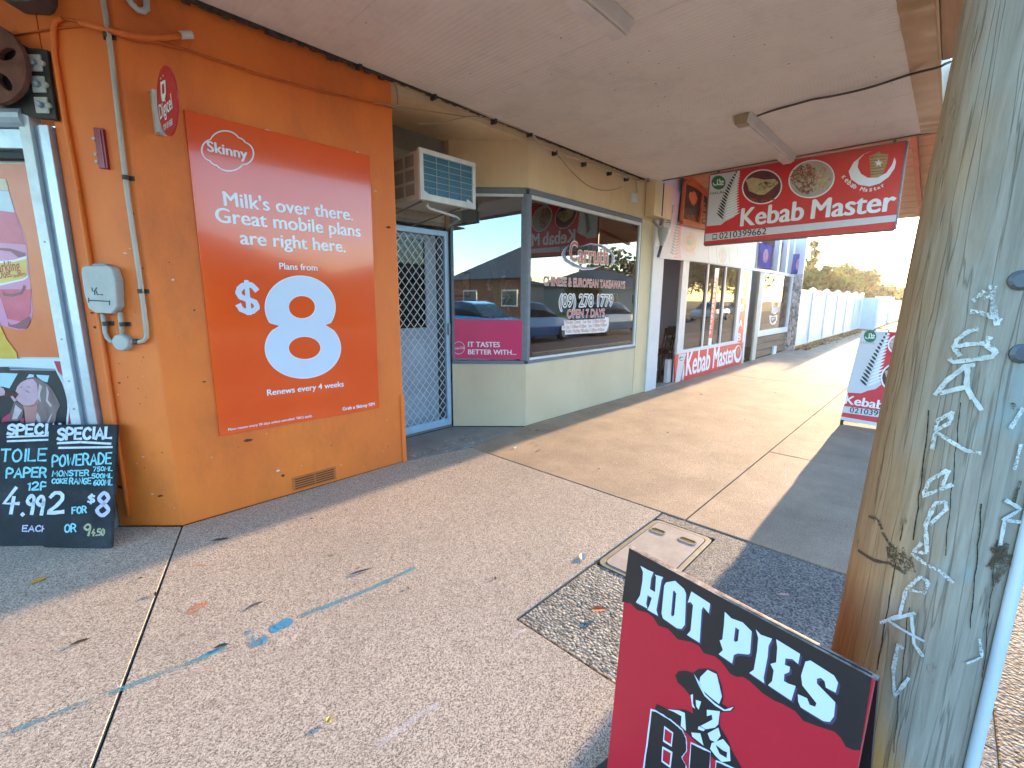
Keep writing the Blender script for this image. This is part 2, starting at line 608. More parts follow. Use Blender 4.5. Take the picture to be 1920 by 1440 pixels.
g = MB()
g.add([(-900, -900, -.16), (900, -900, -.16), (900, 900, -.16), (-900, 900, -.16)], [(0, 1, 2, 3)])
tag(g.build('ground', mat('open_ground', '#6b6a48', rough=.95, c2='#55552f', scale=.4, spec=.1)), kind='structure')
g = MB()
g.add([(-8, -1.25, -.014), (80, -1.25, -.014), (80, 3.9, -.014), (-8, 3.9, -.014)], [(0, 1, 2, 3)])
tag(g.build('ground', M_SOIL), kind='structure')
gp = .005
def jl(y):                                   # the joint that runs out from the corner of the orange shop
    return 0.519 + (y - 3.413) * (.559 / 1.654)
slab('pavement', [(jl(3.40) + gp, 3.40), (jl(-.30) + gp, -.30), (1.375, -.30), (1.375, 1.272), (2.862, 1.272), (2.862, 3.27), (2.17, 3.405)], M_AGG)
slab('pavement', [(jl(3.40) - gp, 3.40), (jl(-.30) - gp, -.30), (-6, -.30), (-6, 9.0), (-4.9, 9.0)], M_AGG)
slab('pavement', [(2.874, 1.112), (9.4, 1.112), (9.4, 3.405), (3.80, 3.405), (2.874, 3.27)], M_BRUSH)
slab('pavement', [(9.41, 1.112), (16.2, 1.112), (16.2, 3.405), (9.41, 3.405)], M_BRUSH)
slab('pavement', [(2.874, -.30), (4.815, -.30), (4.815, 1.102), (2.874, 1.102)], M_BRUSH)
slab('pavement', [(4.825, -.30), (9.4, -.30), (9.4, 1.102), (4.825, 1.102)], M_BRUSH)
slab('pavement', [(9.41, -.30), (16.2, -.30), (16.2, 1.102), (9.41, 1.102)], M_BRUSH)
slab('pavement', [(16.21, -.30), (75, -.30), (75, 2.45), (30.1, 2.45), (30.1, 2.98), (16.21, 2.98)], M_BRUSH)
slab('pavement', [(2.21, 3.43), (2.90, 3.30), (3.80, 3.42), (3.20, 4.0), (2.21, 4.0)], mat('recess_concrete', '#96928c', rough=.9, c2='#76726c', scale=5, dirt=.5, bump=.6, bscale=120), z=-.006)
slab('pavement', [(1.385, .30), (2.02, .30), (2.02, 1.262), (1.385, 1.262)], M_PEB, z=-.006)
slab('pavement', [(2.0205, -.30), (2.862, -.30), (2.862, 1.262), (2.755, 1.262), (2.755, .872), (2.0205, .872)], M_CHIP, z=-.003)
slab('pavement', [(1.385, -.30), (2.02, -.30), (2.02, .295), (1.385, .295)], M_CHIP, z=-.003)
slab('path', [(-6, -1.25), (80, -1.25), (80, -.305), (-6, -.305)], M_BERM, z=-.008)
slab('kerb', [(-40, -1.40), (80, -1.40), (80, -1.255), (-40, -1.255)], mat('kerb_concrete', '#a39b90', rough=.9, dirt=.4), z=-.004, th=.16, bev=.015)
g = MB()
g.add([(-300, -11.5, -.155), (300, -11.5, -.155), (300, -1.40, -.155), (-300, -1.40, -.155)], [(0, 1, 2, 3)])
tag(g.build('road', M_ROAD), kind='structure')
g = MB()
for k in range(-12, 22):
    g.add([(k * 6, -6.5, -.151), (k * 6 + 3, -6.5, -.151), (k * 6 + 3, -6.38, -.151), (k * 6, -6.38, -.151)], [(0, 1, 2, 3)])
tag(g.build('road_marking', mat('road_paint', '#cfccc2', rough=.8, dirt=.5)), kind='structure')
slab('far_pavement', [(-120, -15), (120, -15), (120, -11.5), (-120, -11.5)], M_BRUSH, z=-.03, th=.14)
slab('lawn', [(30.12, 2.46), (75, 2.46), (75, 3.5), (30.12, 3.5)], M_GRASS, z=-.002)
slab('lawn', [(-120, -70), (120, -70), (120, -15.01), (-120, -15.01)], M_GRASS, z=-.02, th=.12)

# utility pit lid set in the pavement
pit = thing('utility_pit_lid', 'pale concrete utility pit lid with rounded steel rim set in the footpath', 'pit lid', (2.39, 1.065, 0))
M_LID = mat('lid_concrete', '#b0a196', rough=.8, c2='#9a8d84', scale=9, dirt=.3, bump=.2)
M_RIM = mat('lid_rim', '#968b78', rough=.6, metal=.2, var=.3, scale=20, dirt=.4)
def rrect(x0, y0, x1, y1, r, z, n=6):
    out = []
    for cx, cy, a0 in ((x1 - r, y1 - r, 0), (x0 + r, y1 - r, 90), (x0 + r, y0 + r, 180), (x1 - r, y0 + r, 270)):
        for i in range(n + 1):
            a = R(a0 + 90 * i / n)
            out.append((cx + r * math.cos(a), cy + r * math.sin(a), z))
    return out
b = MB(); b.prism(rrect(2.027, .878, 2.75, 1.258, .05, -.05), (0, 0, .047), [list(reversed(rrect(2.055, .905, 2.722, 1.232, .04, -.05)))]); b.build('rim', M_RIM, pit, bevel=.002, seg=1)
b = MB(); b.prism(rrect(2.060, .910, 2.717, 1.227, .037, -.05), (0, 0, .049)); b.build('lid', M_LID, pit, bevel=.003)
for cx, cy, kx in ((2.60, 1.17, .05), (2.615, .985, .055)):
    b = MB(); b.prism(rrect(cx - .03, cy - kx, cx + .03, cy + kx, .028, -.004), (0, 0, .0055), [list(reversed(rrect(cx - .022, cy - kx + .008, cx + .022, cy + kx - .008, .02, -.004)))]); b.build('lifting_slot', M_RIM, pit)
    b = MB(); b.poly(rrect(cx - .022, cy - kx + .008, cx + .022, cy + kx - .008, .02, -.0004)); b.build('slot_recess', mat('slot_dirt', '#7a6240', rough=.95, var=.4, scale=60), pit)

# sprayed survey marks on the pavement
def spray_mat(name, c, cover):
    m = mat(name, c, rough=.85, var=.25, scale=40)
    nt = m.node_tree
    N, L = nt.nodes, nt.links
    bs = N['Principled BSDF']
    g_ = N.new('ShaderNodeNewGeometry')
    vv = N.new('ShaderNodeTexNoise'); vv.inputs['Scale'].default_value = 210; vv.inputs['Detail'].default_value = 5; vv.inputs['Roughness'].default_value = .8
    L.new(g_.outputs['Position'], vv.inputs['Vector'])
    big = N.new('ShaderNodeTexNoise'); big.inputs['Scale'].default_value = 7; big.inputs['Detail'].default_value = 3
    L.new(g_.outputs['Position'], big.inputs['Vector'])
    ad = N.new('ShaderNodeMath'); ad.operation = 'MULTIPLY_ADD'; ad.inputs[1].default_value = 1.8
    bm_ = N.new('ShaderNodeMath'); bm_.operation = 'MULTIPLY'; bm_.inputs[1].default_value = .9
    L.new(big.outputs['Fac'], bm_.inputs[0]); L.new(vv.outputs['Fac'], ad.inputs[0]); L.new(bm_.outputs[0], ad.inputs[2])
    rp = N.new('ShaderNodeValToRGB')
    sb = N.new('ShaderNodeMath'); sb.operation = 'SUBTRACT'; sb.inputs[1].default_value = 1.06 - .55 * cover
    L.new(ad.outputs[0], sb.inputs[0])
    rp.color_ramp.elements[0].position = .44; rp.color_ramp.elements[0].color = (0, 0, 0, 1)
    rp.color_ramp.elements[1].position = .54; rp.color_ramp.elements[1].color = (1, 1, 1, 1)
    L.new(sb.outputs[0], rp.inputs[0])
    L.new(rp.outputs[0], bs.inputs['Alpha'])
    return m
M_SPRAY = spray_mat('blue_spray', '#3f8fb2', .60)
M_SPRAYF = spray_mat('blue_spray_faded', '#5d949f', .36)
def gp3(px, py, f=None, z=.0006):
    if f: px, py = f(px, py)
    d = ray(px, py)
    return CAM + d * ((z - CAM_Z) / d.z)
def spray(name, label, strokes, m, f, w):
    b = MB()
    for i_, st in enumerate(strokes):
        pts = [gp3(*q, f, .0006 + .0002 * i_) for q in st]
        fine = []
        for i in range(len(pts) - 1):
            for k in range(8):
                fine.append(pts[i].lerp(pts[i + 1], k / 8))
        fine.append(pts[-1])
        b.stroke(fine, w, (0, 0, 1))
    return tag(b.build(name, m), label, 'paint mark')
spray('survey_paint_line', 'faded blue spray line crossing the slab joint in the near left footpath', [[(-60, 1225), (100, 1160), (380, 1050), (640, 950), (900, 850), (1100, 775), (1260, 700)]], M_SPRAYF, Y7, .030)
spray('survey_paint_line', 'short blue spray line running to the right of the blue spray squiggle', [[(170, 680), (300, 630), (480, 560), (600, 505), (735, 440)]], M_SPRAYF, Y8, .028)
b = MB()
for i_, q_ in enumerate((ell(1545, 595, 30, 24, 14), ell(1605, 565, 48, 26, 14, rot=-20), ell(1570, 582, 26, 16, 12), ell(1396, 616, 26, 14, 12, rot=-20), ell(1440, 678, 32, 17, 12, rot=-10), ell(1485, 655, 22, 26, 12), ell(1422, 655, 14, 22, 12))):
    b.poly([gp3(*Y7(*p_), None, .0006 + .0002 * i_) for p_ in q_])
tag(b.build('survey_paint_squiggle', M_SPRAY), 'bright blue spray squiggle between two faded lines on the footpath', 'paint mark')
M_OCH = spray_mat('orange_chalk', '#d0815a', .5)
b = MB(); b.poly([gp3(*Y7(*p_), None, .0006) for p_ in ((1046, 510), (1060, 482), (1100, 455), (1165, 445), (1172, 462), (1130, 485), (1100, 512), (1060, 520))]); tag(b.build('chalk_scribble', M_OCH), 'small orange chalk smudge on the near footpath beside the slender dark leaf', 'paint mark')
spray('chalk_scribble', 'short orange chalk dash nearest the foot of the orange wall', [[(1065, 245), (1150, 238)]], M_OCH, Y7, .016)
M_PCH = spray_mat('pink_chalk', '#cfc2c2', .42)
spray('chalk_scribble', 'pale pink chalk curl at the corner of the pebble patch', [[(1230, 800), (1250, 765), (1290, 750)]], M_PCH, Y8, .018)
spray('chalk_scribble', 'pale chalk streak in the open pavement short of the hot pies board', [[(560, 1330), (700, 1220), (850, 1120)]], M_PCH, Y8, .018)
spray('chalk_scribble', 'faint pink chalk tick under the long blue spray line', [[(1000, 870), (1100, 850), (1190, 825)]], spray_mat('pale_chalk', '#c9a692', .36), Y7, .012)
spray('chalk_scribble', 'long faint pink chalk line below the yellow leaf', [[(10, 750), (300, 680), (480, 640)]], spray_mat('pale_chalk', '#c9a692', .36), Y7, .012)

# ------------------------------------------------------------------ orange corner shop
M_OR = mat('orange_paint', '#f07d2b', rough=.55, c2='#dd6c27', scale=1.6, stretch=(1, 1, .5), dirt=.42, dscale=2.0, dcol='#7c4526', bump=.25, bscale=140)
M_ALU = mat('aluminium', '#b9c4cf', rough=.38, metal=.55, var=.12, scale=20, dirt=.2, dcol='#7b8088')
M_ALU2 = mat('aluminium_shade', '#8d97a6', rough=.4, metal=.5, var=.15, scale=20)
M_PVC = mat('grey_pvc', '#b4b6b2', rough=.45, var=.1, scale=9, dirt=.2)
M_CLIP = mat('dark_clip', '#3b3936', rough=.6)
os_ = thing('corner_shop', 'bright orange painted corner shop wall with splayed entrance corner', 'shop', (1.3, D, 0))
b = MB()
prof = [CHO, V((2.2, D, 0)), V((2.2, D + .24, 0)), CHO + V((.1, .24, 0)), ch(.40, 0, -.24) , ch(.40, 0)]
b.prism(prof, (0, 0, 5.2))
b.build('wall', M_OR, os_, bevel=.012)
b = MB(); b.prism([ch(.4005, 2.44), ch(2.6, 2.44), ch(2.6, 2.44, -.24), ch(.4005, 2.44, -.24)], (0, 0, 2.76)); b.build('lintel_wall', M_OR, os_)
b = MB(); b.prism([ch(1.95, 0), ch(2.6, 0), ch(2.6, 0, -.24), ch(1.95, 0, -.24)], (0, 0, 2.438)); b.build('corner_pier', M_OR, os_)
b = MB(); b.box((2.165, D - .012, 0), (2.205, D - .001, .62)); b.build('corner_patch', M_OR, os_, bevel=.004)
random.seed(3)
for nm_, c_, k_ in (('paint_chips', '#d8cdbf', 34), ('wall_scuffs', '#5a3420', 46)):
    b = MB()
    for k in range(k_):
        r_ = random.uniform(.003, .008) if random.random() < .85 else random.uniform(.008, .016)
        if random.random() < .45:
            c0 = ch(random.uniform(.02, .36), random.uniform(.08, 2.6) * random.random() ** .5, .0012); e1 = CHE
        else:
            c0 = V((random.uniform(.56, 2.14), D - .0012, .06 + 2.7 * random.random() ** 1.8)); e1 = V((1, 0, 0))
        st_ = random.uniform(.5, 2.6)
        b.poly([c0 + e1 * (r_ * st_ * random.uniform(.5, 1) * math.cos(R(60 * i))) + V((0, 0, r_ * random.uniform(.4, 1) * math.sin(R(60 * i)))) for i in range(6)])
    b.build(nm_, mat(nm_, c_, rough=.9, var=.3, scale=60), os_)
# terracotta-orange air vent at the foot of the wall
vt = MB(); vt.box((1.212, D - .012, .022), (1.545, D + .01, .125)); v_ = vt.build('air_vent', mat('vent_orange', '#c06a30', rough=.8, dirt=.4), os_, bevel=.003)
vs = MB()
for i in range(5):
    for j in range(2):
        vs.box((1.225 + .155 * j, D - .0155, .034 + i * .018), (1.37 + .155 * j, D - .011, .041 + i * .018))
vs.build('vent_slots', mat('vent_dark', '#5a3118', rough=.9), v_)
# roller door opening
rd = MB(); rd.prism([ch(.555, .05, -.05), ch(1.95, .05, -.05), ch(1.95, .05, -.08), ch(.555, .05, -.08)], (0, 0, 2.38))
rdo = rd.build('roller_door', mat('roller_curtain', '#c2c4c4', rough=.5, metal=.3), os_)
b = MB(); b.prism([ch(.405, 0, .03), ch(.455, 0, .03), ch(.455, 0, -.09), ch(.405, 0, -.09)], (0, 0, 2.36)); b.build('guide_flange', M_ALU, rdo, bevel=.003)
b = MB(); b.prism([ch(.455, 0, .005), ch(.503, 0, .005), ch(.503, 0, -.09), ch(.455, 0, -.09)], (0, 0, 2.36)); b.build('guide_channel', M_ALU2, rdo)
b = MB(); b.tube([ch(.474, 0, .008), ch(.474, 2.36, .008)], .006, 6); b.build('guide_bead', M_ALU, rdo)
b = MB(); b.prism([ch(.503, 0, .028), ch(.562, 0, .028), ch(.562, 0, -.049), ch(.503, 0, -.049)], (0, 0, 2.42)); b.build('side_rail', mat('white_alu', '#cfd6da', rough=.45, metal=.2, dirt=.25, scale=14), rdo, bevel=.003)
b = MB(); b.tube([ch(.53, 2.395, 0), ch(1.95, 2.395, 0)], .055, 14); b.build('roller_drum', M_ALU, rdo, smooth=False)
b = MB(); b.prism([ch(.563, 2.24, .02), ch(1.95, 2.24, .02), ch(1.95, 2.24, -.049), ch(.563, 2.24, -.049)], (0, 0, .1)); b.build('head_rail', M_ALU, rdo, bevel=.004)
b = MB(); b.prism([ch(.563, 2.195, -.0), ch(1.95, 2.195, -.0), ch(1.95, 2.195, -.049), ch(.563, 2.195, -.049)], (0, 0, .03)); b.build('rubber_seal', mat('black_rubber', '#22262a', rough=.6), rdo)
for z in (.78, .95, 1.2, 1.75):
    b = MB(); b.lathe(ch(.53, z, .028), CHN, [(0, .006), (.003, .005)], 8); b.build('rivet', M_ALU2, rdo)
# black end plate and rusty chain wheel of the shutter
bp_ = thing('shutter_end_plate', 'black steel shutter end plate with three square bolted washers and a rusty wheel', 'bracket', ch(.45, 2.6, 0))
M_BLK = mat('black_steel', '#2d2928', rough=.6, var=.3, dirt=.4, dcol='#5a4a40', scale=15)
M_RUST = mat('rusty_iron', '#7a4d40', rough=.9, c2='#5c3a30', scale=12, dirt=.4, bump=.6)
pts = pp(CH, [(-400, 120), (0, 255), (90, 290), (190, 345), (260, 385), (340, 388), (400, 400), (412, 560), (470, 915), (340, 905), (240, 880), (0, 790), (-400, 700)], Z1, .012)
b = MB(); b.prism(pts, CHN * .022); b.build('plate', M_BLK, bp_, bevel=.003)
wc = CH.p(*Z1(40, 530), .06)
rad = .195
def on_ch(c, r, n=28):
    return [c + CHE * (-r * math.cos(2 * math.pi * i / n)) + V((0, 0, r * math.sin(2 * math.pi * i / n))) for i in range(n)]
holes = []
for k in range(5):
    a = R(72 * k + 20)
    hc = wc + CHE * (-.115 * math.cos(a)) + V((0, 0, .115 * math.sin(a)))
    hole = []
    for i in range(10):
        t = 2 * math.pi * i / 10
        u_, w_ = .05 * math.cos(t), .028 * math.sin(t)
        hole.append(hc + CHE * (-(u_ * math.cos(a) - w_ * math.sin(a))) + V((0, 0, u_ * math.sin(a) + w_ * math.cos(a))))
    holes.append(hole)
b = MB(); b.prism(on_ch(wc, rad), CHN * .03, holes); b.tube([wc + CHN * -.04, wc + CHN * .05], .035, 14); b.build('chain_wheel', M_RUST, bp_, bevel=.005)
for x, y in ((318, 500), (345, 658), (368, 812)):
    c = CH.p(*Z1(x, y), .034)
    b = MB(); b.obox(c - CHE * .034 + V((0, 0, -.04)), CHE * .068, (0, 0, .08), CHN * .01); w1 = b.build('washer', M_PVC, bp_, bevel=.003)
    b = MB(); b.lathe(c + CHN * .01, CHN, [(0, .017), (.016, .017), (.02, .012)], 6); b.build('bolt', M_ALU2, w1)
    b = MB(); b.lathe(CH.p(*Z1(x + 53, y + 3), .034), CHN, [(0, .014), (.012, .014), (.02, .005)], 8); b.build('rivet', M_PVC, bp_)

# --- posters on the roller door
def poster_base(name, label, pl, quad, m, off, th=.003, f=None):
    t = thing(name, label, 'poster', pl.p(*(f(*quad[3]) if f else quad[3]), off))
    b = MB()
    b.prism(pp(pl, quad, f, off), pl.n * th)
    return t, b.build('panel', m, t)
RDP = Plane(ch(.6, 1, -.048), CHN)
pb = thing('drink_poster', 'orange poster of pink drink bottle on the closed roller door', 'poster', RDP.p(50, 660))
M_POR = mat('poster_orange', '#de7d52', rough=.3, c2='#d86d3c', scale=3, spec=.5)
b = MB(); b.prism([ch(.566, 1.085, -.047), ch(1.9, 1.085, -.047), ch(1.9, 2.178, -.047), ch(.566, 2.178, -.047)], CHN * .002); b.build('panel', M_POR, pb)
def decal(name, parent, pl, polys, f, m, off, mirror=None):
    b = MB()
    for q in polys:
        b.poly(pp(pl, q, f, off))
    return b.build(name, m, parent)
M_PK = mat('pink_drink', '#cf5f80', rough=.3, c2='#c23f5c', scale=4)
M_PKL = mat('pink_light', '#cf86b0', rough=.3, var=.1)
M_WH = mat('print_white', '#dfe3e6', rough=.35, var=.03)
M_YE = mat('print_yellow', '#dcc268', rough=.35, c2='#d3a94e', scale=9)
M_PRED = mat('print_red', '#b23a34', rough=.35, var=.08)
o1 = .004
bott = [(-330, 515), (-150, 440), (-60, 400), (80, 400), (125, 520), (130, 560), (220, 860), (330, 1120), (365, 1260), (380, 1440), (400, 1620), (440, 2040), (455, 2190), (430, 2300), (330, 2430), (250, 2440), (120, 2400), (-330, 2300)]
X3s = lambda x, y: (x / 7.2, 280 + y / 7.2)
decal('bottle_outline', pb, RDP, [bott], X3s, M_PKL, o1)
decal('drink_print', pb, RDP, [[(-330, 830), (0, 835), (215, 860), (315, 1130), (355, 1290), (0, 1260), (-330, 1260)], [(-330, 1860), (45, 1890), (430, 1890), (425, 2200), (330, 2330), (110, 2290), (20, 2000), (-330, 2000)]], X3s, M_PK, o1 + .001)
decal('bottle_neck', pb, RDP, [[(-330, 540), (0, 560), (128, 570), (210, 850), (0, 828), (-330, 820)]], X3s, mat('print_pale_blue', '#c4d6e2', rough=.35), o1 + .001)
decal('bottle_cap', pb, RDP, [[(-150, 440), (-60, 400), (85, 400), (125, 525), (120, 560), (-150, 545)]], X3s, mat('print_cap', '#d2c4a8', rough=.35), o1 + .0015)
decal('label_band', pb, RDP, [[(-330, 1520), (0, 1510), (200, 1490), (370, 1440), (390, 1730), (330, 1770), (0, 1845), (-330, 1850)]], X3s, M_WH, o1 + .0012)
decal('label_colour', pb, RDP, [[(-330, 1545), (0, 1540), (200, 1520), (368, 1480), (382, 1700), (330, 1745), (0, 1812), (-330, 1820)]], X3s, M_YE, o1 + .0018)
decal('plastic_ring', pb, RDP, [[(-300, 1400), (0, 1362), (160, 1380), (260, 1460), (345, 1440), (355, 1400), (280, 1380), (150, 1340), (0, 1330), (-300, 1360)], [(40, 1900), (60, 1980), (180, 1990), (320, 1950), (360, 1850), (330, 1830), (300, 1920), (170, 1955), (70, 1940)], [(120, 2320), (150, 2370), (230, 2360), (330, 2300), (410, 2250), (420, 2330), (370, 2420), (260, 2420), (130, 2390)]], X3s, mat('print_plum', '#8a4a5e', rough=.35), o1 + .0022)
decal('fruit_print', pb, RDP, [[(-300, 2200), (0, 2330), (100, 2560), (240, 2740), (250, 2822), (-300, 2822)]], X3s, mat('print_gold', '#d8b44e', rough=.35, c2='#c9a22f', scale=14), o1 + .003)
b = MB()
text(b, 'arkling', RDP.p(*X4(0, 365), 0), RDP.p(*X4(298, 338), 0), RDP.n, off=.0062, height=.062, shear=.15, bold=.02)
text(b, 'Duet', RDP.p(*X4(5, 455), 0), RDP.p(*X4(180, 425), 0), RDP.n, off=.0062, height=.05, shear=.15, bold=.02)
text(b, 'Strawberry', RDP.p(*X4(200, 440), 0), RDP.p(*X4(365, 400), 0), RDP.n, off=.0062, height=.022, bold=.015)
b.build('lettering', M_PRED, pb)

pw = thing('photo_poster', 'poster of woman with wavy hair drinking from a bottle in a car', 'poster', RDP.p(60, 790))
b = MB(); b.prism([ch(.566, .25, -.0475), ch(1.9, .25, -.0475), ch(1.9, 1.075, -.0475), ch(.566, 1.075, -.0475)], CHN * .003); b.build('panel', mat('poster_pale', '#cddce6', rough=.3, var=.05), pw)
dk = mat('print_dark', '#2c3038', rough=.35, c2='#1e2026', scale=8)
q = .0055
decal('car_interior', pw, RDP, [[(-600, 270), (0, 265), (180, 262), (1000, 300), (1035, 350), (1130, 560), (1195, 760), (1235, 950), (1235, 1150), (1200, 1500), (-600, 1500)]], X5, dk, q)
decal('border_line', pw, RDP, [[(955, 160), (985, 160), (1060, 350), (1190, 600), (1250, 850), (1262, 1000), (1240, 1300), (1200, 1500), (1175, 1500), (1205, 1300), (1232, 1000), (1222, 850), (1165, 610), (1030, 350)]], X5, M_WH, q + .0008)
decal('corner_print', pw, RDP, [[(985, 162), (1145, 165), (1195, 440), (1150, 440), (1060, 340)], [(1270, 960), (1340, 1280), (1245, 1290)]], X5, mat('print_crimson', '#b33a52', rough=.35), q + .0004)
decal('car_window', pw, RDP, [[(-600, 380), (110, 375), (340, 385), (190, 650), (70, 620), (-600, 620)], [(490, 470), (545, 395), (625, 405), (630, 445), (560, 455)], [(672, 405), (905, 420), (870, 545), (790, 520), (690, 450)]], X5, mat('print_window_blue', '#a9cfdd', rough=.35, var=.1), q + .0008)
decal('roof_lining', pw, RDP, [[(180, 268), (1005, 302), (1010, 315), (180, 285)], [(200, 300), (1030, 318), (1035, 332), (200, 322)]], X5, mat('print_grey', '#98a3b4', rough=.35), q + .001)
skin = mat('print_skin', '#c9aab8', rough=.35, c2='#c295a0', scale=12)
skin2 = mat('print_skin_shade', '#bd8482', rough=.35)
decal('face', pw, RDP, [[(510, 490), (600, 470), (680, 490), (720, 560), (730, 700), (720, 850), (690, 940), (600, 985), (520, 985), (430, 950), (340, 880), (300, 830), (330, 790), (350, 760), (330, 730), (300, 705), (330, 620), (390, 550), (440, 520)]], X5, skin, q + .0012)
decal('neck', pw, RDP, [[(430, 945), (520, 985), (600, 985), (690, 935), (690, 1100), (650, 1260), (640, 1500), (430, 1500), (480, 1260), (460, 1060)]], X5, skin2, q + .0016)
decal('cheek_shade', pw, RDP, [[(690, 840), (690, 940), (600, 988), (520, 985), (440, 950), (540, 960), (640, 930)]], X5, mat('print_blush', '#b56a66', rough=.35), q + .002)
hair = mat('print_hair', '#8d7676', rough=.4, c2='#5d4a4c', scale=14, stretch=(1, 1, .25))
decal('hair', pw, RDP, [[(500, 490), (560, 455), (640, 450), (760, 510), (880, 580), (960, 660), (1010, 760), (1060, 850), (1100, 960), (1040, 1080), (1020, 1200), (960, 1500), (700, 1500), (660, 1190), (690, 1010), (700, 860), (700, 700), (680, 560), (620, 480)], [(280, 880), (340, 900), (440, 970), (440, 1060), (420, 1180), (340, 1240), (230, 1240), (100, 1260), (220, 1060)]], X5, hair, q + .0018)
decal('hair_highlight', pw, RDP, [[(730, 570), (780, 620), (740, 760), (760, 900), (700, 830), (710, 700)], [(860, 600), (900, 720), (880, 860), (960, 960), (930, 990), (850, 880), (860, 740)], [(690, 1080), (740, 1160), (760, 1300), (700, 1240), (665, 1180)], [(300, 940), (420, 1040), (330, 1200), (240, 1210)], [(930, 1130), (960, 1100), (900, 1280), (860, 1270)]], X5, mat('print_hair_light', '#c5b2b4', rough=.4, var=.2, scale=20), q + .0022)
decal('brow', pw, RDP, [[(480, 680), (555, 725), (545, 730), (478, 690)], [(510, 615), (565, 628), (560, 636), (512, 624)], [(380, 625), (425, 622), (424, 632), (384, 634)]], X5, mat('print_brown', '#4c3a44', rough=.4), q + .0024)
decal('bottle_print', pw, RDP, [[(-300, 700), (60, 705), (240, 712), (330, 735), (355, 765), (330, 790), (180, 780), (-300, 790)]], X5, mat('print_cola', '#55282c', rough=.3), q + .003)
decal('hand_print', pw, RDP, [[(-300, 600), (0, 605), (90, 650), (120, 700), (110, 770), (0, 790), (-300, 790)], [(215, 800), (250, 780), (300, 830), (330, 870), (280, 890)]], X5, skin, q + .0034)
decal('dress_print', pw, RDP, [[(80, 1180), (190, 1100), (230, 1160), (150, 1240), (40, 1280), (60, 1230)], [(390, 1200), (460, 1180), (470, 1500), (380, 1500)]], X5, mat('print_pink', '#c23f66', rough=.35), q + .0028)

# --- services on the orange wall
cb = thing('electrical_box', 'grey plastic electrical box with conduit loop on the orange splayed corner', 'cable box', CH.p(205, 545))
b = MB(); b.prism(pp(CH, [(690, 808), (722, 798), (880, 800), (905, 812), (935, 900), (945, 1100), (905, 1150), (785, 1142), (735, 1108), (705, 1000), (685, 850)], Z2, .004), CHN * .062); b.build('box', M_PVC, cb, bevel=.006)
b = MB(); b.prism(pp(CH, [(735, 798), (750, 782), (840, 782), (860, 800)], Z2, .004), CHN * .045); b.build('vent_cap', mat('box_cap', '#8f97a2', rough=.6), cb, bevel=.004)
dl = lambda pts, m, nm, w=.004: None
b = MB()
for st in ([(765, 960), (770, 985), (785, 985), (800, 960)], [(785, 985), (785, 1010)], [(798, 985), (805, 1012), (820, 1010)], [(740, 1035), (742, 1065)], [(745, 1052), (895, 1060)], [(895, 1055), (893, 1085)], [(830, 1010), (845, 1012)]):
    b.stroke(pp(CH, st, Z2), .006, CHN, .0675)
b.build('scribble', M_CLIP, cb)
cp = lambda x, y, o=.024: CH.p(*Z2(x, y), o)
b = MB()
b.tube([cp(803, 1150, .03), cp(808, 1220), cp(815, 1290), cp(830, 1330), cp(855, 1355), cp(895, 1366)], .0125, 10)
b.tube([cp(930, 1140, .03), cp(935, 1230), cp(945, 1330)], .0125, 10)
b.tube([cp(995, 1362), cp(1060, 1362), cp(1100, 1355), cp(1122, 1330), cp(1122, 1280), cp(1075, 900), cp(1025, 560), cp(985, 290), cp(950, 0), CH.p(*Z1(860, 400), .024), CH.p(*Z1(800, 0), .024), CH.p(*Z1(780, -240), .024)], .0125, 10)
b.build('conduit', mat('conduit_grey', '#b3ada0', rough=.5, var=.12, dirt=.25), cb, smooth=True)
b = MB(); b.lathe(cp(945, 1365, .0), CHN, [(0, .05), (.035, .05), (.045, .044)], 18); b.build('junction', M_PVC, cb, bevel=.003)
for z_, x, y in ((Z2, 968, 140), (Z2, 1080, 985), (Z2, 818, 1225), (Z2, 945, 1230), (Z1, 828, 285), (Z2, 1045, 1360)):
    c = CH.p(*z_(x, y), .0)
    ax = V((0, 0, 1)) if x != 1045 else CHE
    b = MB(); b.lathe(c + CHN * .024 - ax * .012, ax, [(0, .0165), (.024, .0165)], 12); b.obox(c + CHN * .0 - CHE * .032 - V((0, 0, .012)), CHE * .064, (0, 0, .024), CHN * .007); b.build('clip', M_CLIP, cb)

dp = MB(); dp.tube([CH.p(*Z1(610, 1440), .018), CH.p(*Z1(510, 900), .018), CH.p(*Z1(432, 420), .018), CH.p(*Z1(428, 230), .018), CH.p(*Z1(445, 175), .018), CH.p(*Z1(490, 152), .018)], .013, 8)
dp.tube([CH.p(*Z1(610, 1440), .018), CH.p(*Z3(680, 20), .018), CH.p(*Z3(760, 560), .018), CH.p(*Z3(845, 1110), .018)], .013, 8)
tag(dp.build('orange_conduit', M_OR, smooth=True), 'thin vertical conduit painted orange beside the roller door frame', 'conduit')
fp = lambda x, y, o=.02: FACADE.p(*Z1(x, y), o)
ca = MB()
ca.tube([CH.p(*Z1(490, 152), .018), CH.p(*Z1(560, 165), .02), CH.p(*Z1(700, 212), .02), CH.p(*Z1(850, 265), .03), fp(1000, 310), fp(1180, 325), fp(1400, 385), fp(1920, 560), FACADE.p(600, 172, .012), FACADE.p(735, 203, .012)], .007, 6)
ca.tube([CH.p(*Z1(110, 275), .01), CH.p(*Z1(400, 225), .01), CH.p(*Z1(690, 198), .012), CH.p(*Z1(880, 230), .03), fp(1180, 322)], .005, 6)
tag(ca.build('orange_cable', mat('painted_cable', '#c25f22', rough=.6, dirt=.4), smooth=True), 'orange painted cable looping across the top of the orange wall', 'cable')
op = thing('orange_pipe_stub', 'short orange painted pipe with white capped end on the orange wall', 'pipe', fp(1180, 300))
